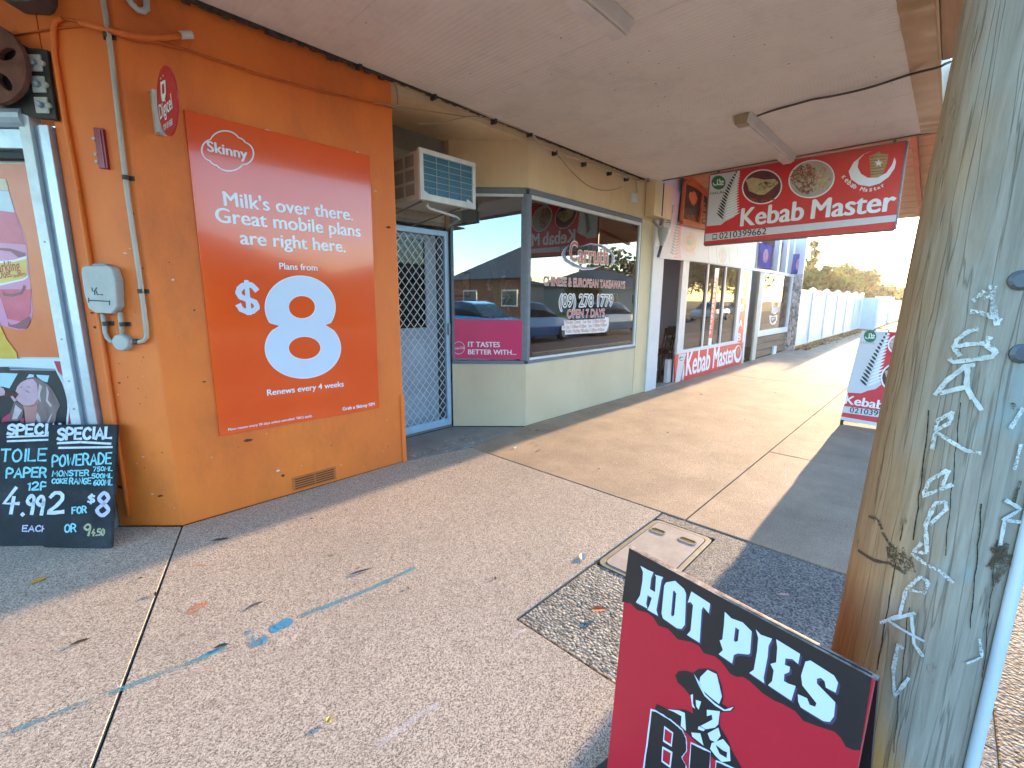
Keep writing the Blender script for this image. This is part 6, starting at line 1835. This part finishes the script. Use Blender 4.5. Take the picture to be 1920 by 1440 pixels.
b = MB(); b.poly(h4(grow(dens(Bl), 1.0), .0020)); b.poly(h4(grow(dens(Il), 1.0), .0020)); b.poly(h4(grow(dens(Gl), 1.0), .002)); b.build('big_letter', M_HK, hpb)
b = MB()
for h_ in Bh: b.poly(h4(grow(h_, 1.35), .0026))
b.build('letter_gap_edge', M_HW, hpb)
b = MB()
for h_ in Bh: b.poly(h4(h_, .0032))
b.build('letter_gap', M_HR, hpb)

# ------------------------------------------------------------------ kebab sandwich board behind the pole
K0 = GROUND_AT(1575, 788, .05)
K1 = GROUND_AT(1648, 800, .05)
kex = V((.03, -1, 0)).normalized()
KT = Plane(K0, kex.cross(V((.30, 0, 1)))).p(1622, 620)
key = (KT - K0)
kn = kex.cross(key).normalized()
if kn.dot(CAM - K0) < 0: kn = -kn
print('KEBAB A', K0, K1, KT, key)
kb = thing('kebab_sandwich_board', 'red and white kebab sandwich board with silver fern partly hidden by the pole', 'sandwich board', (K0.x, K0.y, 0))
KW = .62
b = MB(); b.prism([K0, K0 + kex * KW, KT + kex * KW, KT], -kn * .02); b.build('front_panel', M_SRED, kb, bevel=.002)
b = MB(); b.prism([V((K0.x + .5, K0.y, .05)), V((K0.x + .5, K0.y, .05)) + kex * KW, KT + kex * KW - kn * .05, KT - kn * .05], -kn * .02); b.build('rear_panel', M_SGR, kb)
b = MB()
for s_ in (.02, KW - .02):
    b.tube([K0 + kex * s_ - kn * .02, (K0 + kex * s_ - kn * .02) * 1], .015, 6) if False else b.box(tuple(K0 + kex * s_ - V((.015, .015, .05))), tuple(K0 + kex * s_ + V((.015, .015, .01))))
b.build('foot', M_CLIP, kb)
hh_ = MB(); hh_.tube(smooth_line([KT + kex * .08, KT + kex * .1 + V((0, 0, .025)), KT + kex * .2 + V((0, 0, .025)), KT + kex * .22], 3), .006, 6); hh_.build('handle', M_CLIP, kb)
KB = Plane(K0, kn)
ky = lambda x, y, off=0.0: KB.p(*Y1(x, y), off)
b = MB(); b.poly([ky(*q_, .002) for q_ in ((1550, 640), (1728, 645), (1690, 800), (1660, 930), (1680, 1000), (1640, 1030), (1590, 1040), (1545, 1058), (1446, 1052))])
b.poly([ky(*q_, .002) for q_ in ((1425, 1142), (1950, 1210), (1950, 1256), (1416, 1184))]); b.poly([ky(*q_, .002) for q_ in ((1412, 1212), (1950, 1305), (1950, 1330), (1408, 1234))])
b.build('grey_ground', M_SGR, kb)
halal(kb, lambda x, y, of: ky(x, 2 * 678 - y, of), 1605, 678, 42, KB.n, .004)
b = MB(); text(b, 'HALAL', ky(1545, 728), ky(1640, 732), KB.n, off=.004, bold=.01); b.build('halal_lettering', mat('faded_grey', '#9a9c9e'), kb)
bk, wh = MB(), MB(); fern(bk, wh, lambda x, y, of: ky(x, y, of), (1722, 655), (1580, 1020), 15, 62, 100, .004, bend=-6); bk.build('fern_black', M_SBK, kb); wh.build('fern_white', M_SWH, kb)
b = MB(); b.poly([ky(*q_, .004) for q_ in ell(1800, 735, 78, 68, 28)]); b.poly([ky(*q_, .004) for q_ in ell(1800, 955, 126, 105, 28)])
text(b, 'Kebab', ky(1436, 1126), ky(1690, 1166), KB.n, off=.004, bold=.03)
text(b, 'Master', ky(1740, 1174), ky(2040, 1222), KB.n, off=.004, bold=.03)
b.build('white_lettering', M_SWH, kb)
b = MB(); b.poly([ky(*q_, .005) for q_ in ell(1800, 735, 68, 60, 28)]); b.build('plate_photo', M_SAL, kb)
b = MB(); b.poly([ky(*q_, .005) for q_ in ell(1800, 955, 114, 95, 28)]); b.build('wrap_photo', M_PLUM, kb)
b = MB(); b.poly([ky(*q_, .006) for q_ in ((1700, 910), (1780, 890), (1860, 920), (1900, 960), (1760, 1000), (1715, 960))]); b.build('wrap_bread', M_WRAP, kb)
b = MB(); text(b, '0210399662', ky(1468, 1184), ky(1790, 1226), KB.n, off=.004, bold=.012); b.build('black_lettering', M_SBK, kb)

# ------------------------------------------------------------------ white fence and the street beyond
M_FN = mat('fence_white', '#cfd2d8', rough=.4, var=.04, scale=2, dirt=.1)
wfn = thing('white_fence', 'tall white panel fence with capped posts beyond the kebab shop', 'fence', (22, D, 0))
xs = [15.75 + 2.32 * k for k in range(7)]
for k, x in enumerate(xs):
    b = MB(); b.box((x - .06, D - .065, 0), (x + .06, D + .055, 1.80)); p_ = b.build('post', M_FN, wfn, bevel=.004)
    b = MB(); b.add([(x - .09, D - .095, 1.80), (x + .09, D - .095, 1.80), (x + .09, D + .085, 1.80), (x - .09, D + .085, 1.80), (x - .085, D - .09, 1.83), (x + .085, D - .09, 1.83), (x + .085, D + .08, 1.83), (x - .085, D + .08, 1.83), (x, D - .005, 1.90)], [(0, 3, 2, 1), (0, 1, 5, 4), (1, 2, 6, 5), (2, 3, 7, 6), (3, 0, 4, 7), (4, 5, 8), (5, 6, 8), (6, 7, 8), (7, 4, 8)]); b.build('post_cap', M_FN, p_)
    if k + 1 < len(xs):
        b = MB(); b.box((x + .061, D - .02, .10), (xs[k + 1] - .061, D + .02, 1.76)); b.box((x + .061, D - .04, 1.70), (xs[k + 1] - .061, D + .04, 1.78)); b.box((x + .061, D - .04, .06), (xs[k + 1] - .061, D + .04, .14))
        b.build('panel', M_FN, wfn, bevel=.003)
fr_ = thing('side_fence', 'pale blue painted return fence panel after the white fence', 'fence', (29.8, 3.1, 0))
b = MB(); b.box((29.75, 2.72, 0), (29.83, D - .05, 1.62)); b.build('panel', mat('fence_blue', '#9fc3cc', rough=.5, var=.08), fr_)
b = MB(); b.box((29.72, 2.60, 0), (29.86, 2.71, 1.70)); b.build('post', M_FN, fr_)
ff = thing('far_fence', 'distant low white boundary fence behind the pale blue panel', 'fence', (40, 2.9, 0))
for x0, x1 in ((31, 37), (40.5, 46), (46.3, 60)):
    b = MB(); b.box((x0, 2.9, 0), (x1, 2.98, 1.7 if x0 < 40 else 1.5)); b.build('panel', M_FN, ff)
for x in (37.1, 40.3):
    b = MB(); b.box((x - .12, 2.84, 0), (x + .12, 3.06, 1.75)); b.build('gate_post', M_FN, ff)
lg = thing('letterbox', 'white letterbox between the far fence gate posts', 'letterbox', (38.7, 2.95, 0))
b = MB(); b.box((38.5, 2.85, .75), (38.9, 3.1, 1.1)); b.build('box', M_FN, lg, bevel=.02)
b = MB(); b.box((38.66, 2.93, -.01), (38.74, 3.02, .749)); b.build('stand', M_CLIP, lg)

# leaf litter along the fence
def leaf_shape(mb, c, L_, W_, ang, tilt, curl):
    ca, sa = math.cos(ang), math.sin(ang)
    ax = V((ca, sa, math.sin(tilt) * .4)); ay = V((-sa, ca, math.sin(tilt * 1.7) * .4))
    up2 = V((0, 0, 1))
    pts = [c - ax * L_ * .5, c - ax * L_ * .15 + ay * W_ * .45 + up2 * curl, c + ax * L_ * .2 + ay * W_ * .4 + up2 * curl, c + ax * L_ * .5 + up2 * curl * .5, c + ax * L_ * .2 - ay * W_ * .4 + up2 * curl, c - ax * L_ * .15 - ay * W_ * .45 + up2 * curl, c + up2 * curl * .2]
    mb.add(pts, [(0, 6, 1), (1, 6, 2), (2, 6, 3), (3, 6, 4), (4, 6, 5), (5, 6, 0)])
b = MB()
for k in range(3200):
    x = 15.6 + 14 * random.random() ** 1.1
    y = D - .06 - abs(random.gauss(0, .2))
    b.cur = k % 3
    leaf_shape(b, V((x, y, .012 + random.random() * .035)), random.uniform(.05, .12), random.uniform(.03, .07), random.random() * 6.3, random.uniform(-.8, .8), random.uniform(.0, .02))
o = b.build('leaf_litter', [mat('leaf_tan', '#a8824e', rough=.8, var=.3, scale=9), mat('leaf_brown', '#7a5430', rough=.8, var=.3, scale=9), mat('leaf_pale', '#c2a36c', rough=.8, var=.2, scale=9)])
tag(o, 'drift of dry brown leaves along the foot of the white fence', 'leaves', kind='stuff')

# single leaves and scraps on the near pavement
def scrap(name, label, px, py, L_, W_, ang, c, f=None, curl=.012, group=None, cat='leaf'):
    p_ = gp3(px, py, f, .0015)
    b_ = MB(); leaf_shape(b_, p_, L_ * .8, W_ * .9, ang, 0, curl * .3)
    return tag(b_.build(name, mat('scrap_' + c.strip('#'), c, rough=.8, var=.3, scale=40)), label, cat, group)
scrap('yellow_leaf', 'crumpled yellow leaf on the shaded pavement near the chalkboards', 220, 325, .09, .05, .3, '#c99a2e', Y7, .02)
scrap('red_leaf', 'orange red leaf lying on the rough pebble patch', 72, 468, .085, .045, 2.4, '#b85c34', Y4, .018)
scrap('pale_leaf', 'pale pink twig-like leaf on the dark asphalt behind the hot pies board', 1210, 376, .085, .025, -.9, '#b39086', Y4, .01)
scrap('folded_paper', 'small folded white paper scrap lit on the pavement left of the pit lid', 1580, 385, .1, .05, .75, '#cfc5bb', Y8, .02, cat='litter')
scrap('cigarette_butt', 'yellow tipped scrap casting a shadow in the middle near pavement', 1850, 1110, .035, .022, .9, '#d2c05a', Y7, .02, cat='litter')
scrap('long_leaf', 'long curved blue-grey leaf above the short blue spray line', 470, 458, .17, .022, -.3, '#4c5660', Y8, .012)
scrap('long_leaf', 'dark slender leaf with pale tip right of the orange chalk scribble', 1435, 462, .10, .022, -.1, '#5a5a58', Y7, .012)
scrap('dark_leaf', 'dark leaf at the end of the long blue spray line', 1245, 695, .075, .03, -.4, '#3f474a', Y7, .012)
scrap('brown_leaf', 'brown leaf left of the slab joint in the near pavement', 450, 672, .09, .03, -.2, '#5f4a36', Y7, .014)
scrap('black_leaf', 'dark damp leaf at the foot of the orange wall in shadow', 1240, 95, .13, .03, -.5, '#3b3a38', Y7, .012)
scrap('white_feather', 'white crumpled scrap beside the slab joint near the splayed window', 915, 1255, .08, .05, .4, '#d0c6b8', Z7, .02, cat='litter')
scrap('rust_leaf', 'rust coloured leaf at the corner of the beige dado wall', 870, 1100, .11, .05, .6, '#8c5a34', Z7, .02)
scrap('rust_leaf', 'rust coloured leaf further along the beige dado wall', 1062, 1135, .10, .045, .1, '#8a5c3c', Z7, .02)
GL_ = 'dry leaf bits scattered over the pavement'
random.seed(21)
for k in range(36):
    if k < 9:
        x, y = random.uniform(-.2, 2.6), random.uniform(1.5, 3.2)
    elif k < 27:
        x, y = random.uniform(3.0, 9.0), random.uniform(1.2, 3.35)
    else:
        x, y = random.uniform(2.3, 6), random.uniform(3.1, 3.36)
        if x < 3.8: y = min(y, 3.25)
    if 2.0 < x < 2.9 and y < 1.3: continue
    b = MB(); leaf_shape(b, V((x, y, .0015)), random.uniform(.02, .05), random.uniform(.008, .02), random.random() * 6.3, random.uniform(-.15, .15), random.uniform(.001, .005))
    tag(b.build('leaf_bit', mat('leaf_bit_%d' % (k % 3), ('#5a4838', '#3f3933', '#7a6248')[k % 3], rough=.85, var=.3, scale=40)), 'tiny dark dry leaf bit lying loose on the concrete pavement', 'leaf', GL_)
# white chips in the recess threshold
b = MB()
random.seed(5)
for k in range(60):
    t_ = random.random()
    x, y = 2.25 + .9 * t_ + random.gauss(0, .05), 3.40 - .04 * t_ + random.gauss(0, .05) + random.choice((0, .2)) * random.random()
    leaf_shape(b, V((x, y, .004)), random.uniform(.01, .05), random.uniform(.008, .025), random.random() * 6.3, random.uniform(-.6, .6), .006)
tag(b.build('paint_flakes', mat('flake_white', '#c9cdd0', rough=.8, c2='#6a5846', scale=25)), 'white paint flakes and dust swept along the recessed door threshold', 'debris', kind='stuff')

# ------------------------------------------------------------------ trees
M_TRUNK = mat('bark', '#5b4a3a', rough=.9, var=.3, scale=12, bump=.5)
M_LEAF = [mat('foliage_a', '#4a5a26', rough=.6, var=.35, scale=1.2), mat('foliage_b', '#5f6a30', rough=.6, var=.35, scale=1.2), mat('foliage_c', '#6b6332', rough=.6, var=.3, scale=1.2)]
for m_ in M_LEAF:                             # thin leaves let the low sun through
    nt_ = m_.node_tree
    bs_ = nt_.nodes['Principled BSDF']
    tl2 = nt_.nodes.new('ShaderNodeBsdfTranslucent')
    src = bs_.inputs['Base Color'].links[0].from_socket
    nt_.links.new(src, tl2.inputs[0])
    ms_ = nt_.nodes.new('ShaderNodeMixShader')
    ms_.inputs[0].default_value = .5
    nt_.links.new(bs_.outputs[0], ms_.inputs[1]); nt_.links.new(tl2.outputs[0], ms_.inputs[2])
    nt_.links.new(ms_.outputs[0], nt_.nodes['Material Output'].inputs[0])
def tree(name, label, x, y, h, r, kind=0, n=2600, group=None, trunk=.25, lf=.28, seed=0):
    rnd = random.Random(seed)
    t = thing(name, label, 'tree', (x, y, -.05), group)
    b_ = MB()
    pts = [V((x, y, -.06))] + [V((x + rnd.uniform(-.2, .2), y + rnd.uniform(-.2, .2), h * k)) for k in (.25, .5, .75)]
    b_.tube(pts, [h * .03, h * .024, h * .016, h * .006], 8)
    lobes = []
    nl = 16 if kind != 1 else 9
    for k in range(nl):
        if kind == 1:
            zc = h * (trunk + (1 - trunk) * (k + .5) / nl)
            c = V((x + rnd.uniform(-.3, .3) * r, y + rnd.uniform(-.3, .3) * r, zc)); rad = r * (.9 if k < nl * .7 else .55)
        else:
            a = rnd.random() * 6.28; q_ = r * math.sqrt(rnd.random()) * .75
            zc = h * (trunk + .1 + (1 - trunk - .2) * rnd.random() * (1 - .45 * q_ / r))
            c = V((x + q_ * math.cos(a), y + q_ * math.sin(a), zc)); rad = r * rnd.uniform(.28, .48)
        lobes.append((c, rad))
        s0 = pts[min(3, 1 + int(3 * (c.z / h)))]
        b_.tube([s0, s0.lerp(c, .5) + V((0, 0, .1)), c], [h * .009, h * .006, h * .002], 5)
    b_.build('trunk', M_TRUNK, t)
    b_ = MB()
    for k in range(n):
        c, rad = lobes[k % nl]
        d_ = V((rnd.gauss(0, 1), rnd.gauss(0, 1), rnd.gauss(0, .8))).normalized()
        p = c + d_ * rad * (rnd.random() ** .45) * V((1, 1, .8)).length / 1.62
        s_ = lf * rnd.uniform(.5, 1.2)
        u_ = V((rnd.gauss(0, 1), rnd.gauss(0, 1), rnd.gauss(0, 1))).normalized(); w_ = u_.orthogonal().normalized()
        w_ = w_ * math.cos(k) + u_.cross(w_) * math.sin(k)
        b_.cur = (k // 7) % 3
        b_.add([p - u_ * s_, p + w_ * s_ * .5, p + u_ * s_, p - w_ * s_ * .5], [(0, 1, 2, 3)])
    b_.build('crown', M_LEAF, t)
    return t
def azd(az, dist): return dist * math.sin(R(az)), dist * math.cos(R(az))
TG = 'trees behind the white fence'
x, y = azd(78.95, 46); tree('cypress', 'tall narrow cypress rising beside the kebab shop end post', x, y, 6.3, .62, 1, 2200, lf=.16, trunk=.05, seed=3)
spec_ = [(77.6, 34, 3.1, 1.5, 'low bushy tree directly beside the cypress behind the fence'), (79.7, 38, 3.3, 1.7, 'low bushy tree behind the first white fence panel'), (80.8, 44, 3.3, 1.7, 'bushy tree above the second fence panel'), (81.6, 50, 3.9, 2.0, 'rounded tree between the second fence panel and the tallest far tree'), (82.35, 55, 4.8, 2.0, 'tallest bushy tree above the middle of the white fence'), (83.15, 58, 4.4, 1.9, 'bushy tree between the tallest far tree and the spreading tree'), (83.9, 62, 3.4, 2.2, 'spreading tree above the fence end'), (84.75, 66, 3.3, 1.9, 'sunlit tree above the blue fence panel'), (85.7, 72, 2.6, 2.2, 'small hazy tree near the sun glow'), (86.7, 78, 3.3, 2.4, 'hazy tree beside the utility pole'), (87.6, 92, 3.9, 2.4, 'farthest hazy tree hidden at the utility pole edge')]
for k, (az, ds, hh_, rr2, lb) in enumerate(spec_):
    x, y = azd(az, ds)
    tree('bushy_tree', lb, x, y, hh_ * 1.18, rr2 * 1.1, 0, 2600, TG, .12, .24, 10 + k)

# ------------------------------------------------------------------ across the street (seen in the shop windows)
def house(name, label, x, y, w, dp, h, rh, wall, roofc, seed=0):
    t = thing(name, label, 'house', (x, y, 0))
    b_ = MB(); b_.box((x - w / 2, y - dp / 2, -.1), (x + w / 2, y + dp / 2, h)); b_.build('wall', mat('house_' + wall.strip('#'), wall, rough=.9, var=.2, scale=9), t)
    b_ = MB(); e = .5
    b_.add([(x - w / 2 - e, y - dp / 2 - e, h), (x + w / 2 + e, y - dp / 2 - e, h), (x + w / 2 + e, y + dp / 2 + e, h), (x - w / 2 - e, y + dp / 2 + e, h), (x - w * .22, y, h + rh), (x + w * .22, y, h + rh)], [(0, 1, 5, 4), (1, 2, 5), (2, 3, 4, 5), (3, 0, 4), (0, 3, 2, 1)])
    b_.build('roof', mat('roof_' + roofc.strip('#'), roofc, rough=.8, var=.2, scale=5), t)
    for k in range(3):
        xx = x - w * .33 + k * w * .33
        f_ = MB(); f_.box((xx - .8, y + dp / 2, .9), (xx + .8, y + dp / 2 + .06, 2.1)); fr2 = f_.build('window', M_WF, t)
        f_ = MB(); f_.box((xx - .7, y + dp / 2 + .061, 1.0), (xx + .7, y + dp / 2 + .07, 2.0)); f_.build('pane', mat('house_pane', '#3a444c', rough=.1), fr2)
house('brick_house', 'low brick house with dark hipped roof across the street opposite the shops', 4, -24, 15, 9, 2.7, 2.4, '#8a5a42', '#4a4644')
house('rendered_house', 'long grey roofed house across the street to the right of the brick house', 24, -25, 18, 9, 2.7, 1.6, '#9a958c', '#55565a')
house('brick_house', 'brick house with tall gable across the street behind the camera', -16, -22, 13, 10, 2.9, 3.0, '#94583a', '#4d4a48')
house('timber_house', 'pale timber house across the street toward the low sun', 48, -24, 14, 9, 2.7, 2.2, '#a8a49a', '#5a5550')
house('rendered_house', 'grey house across the street on the far left corner', -36, -14, 14, 10, 2.9, 2.6, '#85807a', '#4a484a')
for k, (x, y, hh_, rr2, lb) in enumerate(((14, -27, 4.2, 1.6, 'tree between the houses across the street'), (36, -27, 4.6, 2.2, 'large tree right of the long grey roofed house'), (62, -22, 7, 4, 'tree at the far right across the street'), (34, -17, 3.6, 1.4, 'street tree on the far verge'), (-5, -27, 6, 3, 'tree behind the brick house across the street'), (70, -19, 11, 6, 'first broad tree at the far end of the street'), (84, -24, 13, 7, 'second broad tree at the far end of the street'), (102, -26, 12, 7, 'third broad tree at the far end of the street'), (60, -30, 9, 5, 'round tree behind the pale timber house'))):
    tree('street_tree', lb, x, y, hh_, rr2, 0, 1500, 'trees across the street', .25, .45, 50 + k)
def car(label, x, y, rz, paint, van=False):
    t = thing('parked_car', label, 'car', (x, y, -.15))
    c, s_ = math.cos(rz), math.sin(rz)
    def P(u, v, z): return V((x + u * c - v * s_, y + u * s_ + v * c, z - .15))
    pm = mat('car_' + paint.strip('#'), paint, rough=.25, var=.03, coat=.6)
    def loft(secs, m_, nm):
        b_ = MB(); vs_, fs_ = [], []
        for u, w, z0, z1, sh in secs:
            vs_ += [P(u, -w, z0), P(u, -w * 1.02, (z0 + z1) / 2), P(u, -w * sh, z1), P(u, w * sh, z1), P(u, w * 1.02, (z0 + z1) / 2), P(u, w, z0)]
        for i in range(len(secs) - 1):
            for j in range(6):
                fs_.append((i * 6 + j, i * 6 + (j + 1) % 6, i * 6 + 6 + (j + 1) % 6, i * 6 + 6 + j))
        fs_ += [tuple(range(5, -1, -1)), tuple((len(secs) - 1) * 6 + j for j in range(6))]
        b_.add(vs_, fs_); return b_.build(nm, m_, t, bevel=.05, seg=2)
    loft([(-2.15, .74, .35, .75, .9), (-2.05, .82, .25, .92, .9), (-1.2, .86, .22, .95, .93), (.9, .86, .22, .93, .93), (1.9, .82, .25, .82, .9), (2.2, .72, .35, .68, .9)], pm, 'body')
    loft([(-1.95, .70, .93, 1.0, .9), (-1.5, .72, .93, 1.40, .82), (-.2, .73, .93, 1.48, .82), (.4, .73, .93, 1.40, .82), (1.15, .72, .92, .96, .9)], mat('car_glass', '#20262c', rough=.08), 'glasshouse')
    loft([(-1.55, .60, 1.38, 1.44, .95), (-.2, .62, 1.455, 1.50, .95), (.42, .60, 1.37, 1.43, .95)], pm, 'roof')
    for u in (-1.35, 1.35):
        for v in (-.80, .80):
            w_ = MB(); w_.lathe(P(u, v - .1, .32), P(u, v + .1, .32) - P(u, v - .1, .32), [(0, .27), (.02, .32), (.18, .32), (.2, .27)], 20); wo = w_.build('wheel', mat('tyre', '#1c1c1e', rough=.8), t)
            w_ = MB(); w_.lathe(P(u, v - .105, .32), P(u, v + .1, .32) - P(u, v - .1, .32), [(0, .19), (.21, .19)], 14); w_.build('rim', M_ALU, wo)
    for v in (-.58, .58):
        w_ = MB(); w_.box((0, 0, 0), (0, 0, 0)); 
        w_ = MB(); w_.obox(P(2.08, v - .14, .62), P(2.2, v - .14, .62) - P(2.08, v - .14, .62), P(2.08, v + .14, .62) - P(2.08, v - .14, .62), V((0, 0, .12))); w_.build('headlight', mat('headlamp', '#d8dde0', rough=.1), t)
        w_ = MB(); w_.obox(P(-2.2, v - .14, .66), P(-2.05, v - .14, .66) - P(-2.2, v - .14, .66), P(-2.2, v + .14, .66) - P(-2.2, v - .14, .66), V((0, 0, .14))); w_.build('tail_light', mat('tail_red', '#8c1a1a', rough=.2), t)
    return t
car('bright blue hatchback parked across the street behind the camera', -6.5, -5.2, 0.0, '#2a6fa8')
car('bright blue sedan on the road to the right seen in the big window', 13.2, -5.0, 0.0, '#3a78ad')
car('silver car stopped on the road right of the blue sedan', 19.3, -5.2, 0.0, '#a8adb2')
car('white car on the far lane near the street trees', 38, -7.2, math.pi, '#c9cbcb')
car('pale green car on the far lane seen in the far kebab window', 50, -8.8, math.pi, '#a9bfb8')
tl_ = thing('traffic_light', 'green traffic light on a slim pole across the street seen in the window', 'traffic light', (16.0, -11.9, 0))
b = MB(); b.tube([(16, -11.9, -.03), (16, -11.9, 3.3)], .05, 10); b.build('pole', mat('signal_pole', '#8c8f90', rough=.5), tl_)
b = MB(); b.box((15.82, -12.0, 2.6), (16.18, -11.75, 3.65)); b.build('housing', M_BLK, tl_, bevel=.03)
for z, c_ in ((3.4, '#3a1414'), (3.1, '#3a2c10')):
    b = MB(); b.lathe((16, -11.75, z), (0, 1, 0), [(0, .12), (.04, .11)], 18); b.build('lamp', mat('lamp_' + c_.strip('#'), c_, rough=.3), tl_)
m_ = bpy.data.materials.new('green_lamp'); m_.use_nodes = True
m_.node_tree.nodes['Principled BSDF'].inputs['Base Color'].default_value = (.02, .5, .25, 1)
m_.node_tree.nodes['Principled BSDF'].inputs['Emission Color'].default_value = (.05, 1, .5, 1)
m_.node_tree.nodes['Principled BSDF'].inputs['Emission Strength'].default_value = 1.5
b = MB(); b.lathe((16, -11.75, 2.8), (0, 1, 0), [(0, .12), (.04, .11)], 18); b.build('lamp', m_, tl_)
pl2 = MB(); pl2.tube([(2.5, -13, -.05), (2.5, -13, 8)], [.15, .11], 10)
tag(pl2.build('power_pole', M_TRUNK), 'timber power pole on the far side of the street', 'pole')
for k, dz in enumerate((7.2, 7.6)):
    b = MB(); b.tube([(-60, -13 - k * .3, dz + .6), (-30, -13 - k * .3, dz - .1), (2.5, -13 - k * .3, dz), (35, -13 - k * .3, dz - .4), (70, -13 - k * .3, dz + .3)], .025, 5)
    tag(b.build('power_line', M_SBK), ['lower', 'upper'][k] + ' power line strung along the far side of the street', 'wire', 'power lines across the street')
# ------------------------------------------------------------------ added volume of golden air standing in for lens glare
hz = MB(); hz.box((-140, -100, -1.3), (140, 60, 15.5))
M_GLARE_VEIL = bpy.data.materials.new('glare_veil_air')
M_GLARE_VEIL.use_nodes = True
hn_ = M_GLARE_VEIL.node_tree
hn_.nodes.remove(hn_.nodes['Principled BSDF'])
pv = hn_.nodes.new('ShaderNodeVolumePrincipled')
pv.inputs['Color'].default_value = (1, .93, .84, 1)
pv.inputs['Density'].default_value = .0004
pv.inputs['Anisotropy'].default_value = .65
hn_.links.new(pv.outputs[0], hn_.nodes['Material Output'].inputs['Volume'])
ho = hz.build('glare_veil', M_GLARE_VEIL)
tag(ho, 'thin golden veil added along the street to stand in for lens glare', 'glare_veil', kind='stuff')
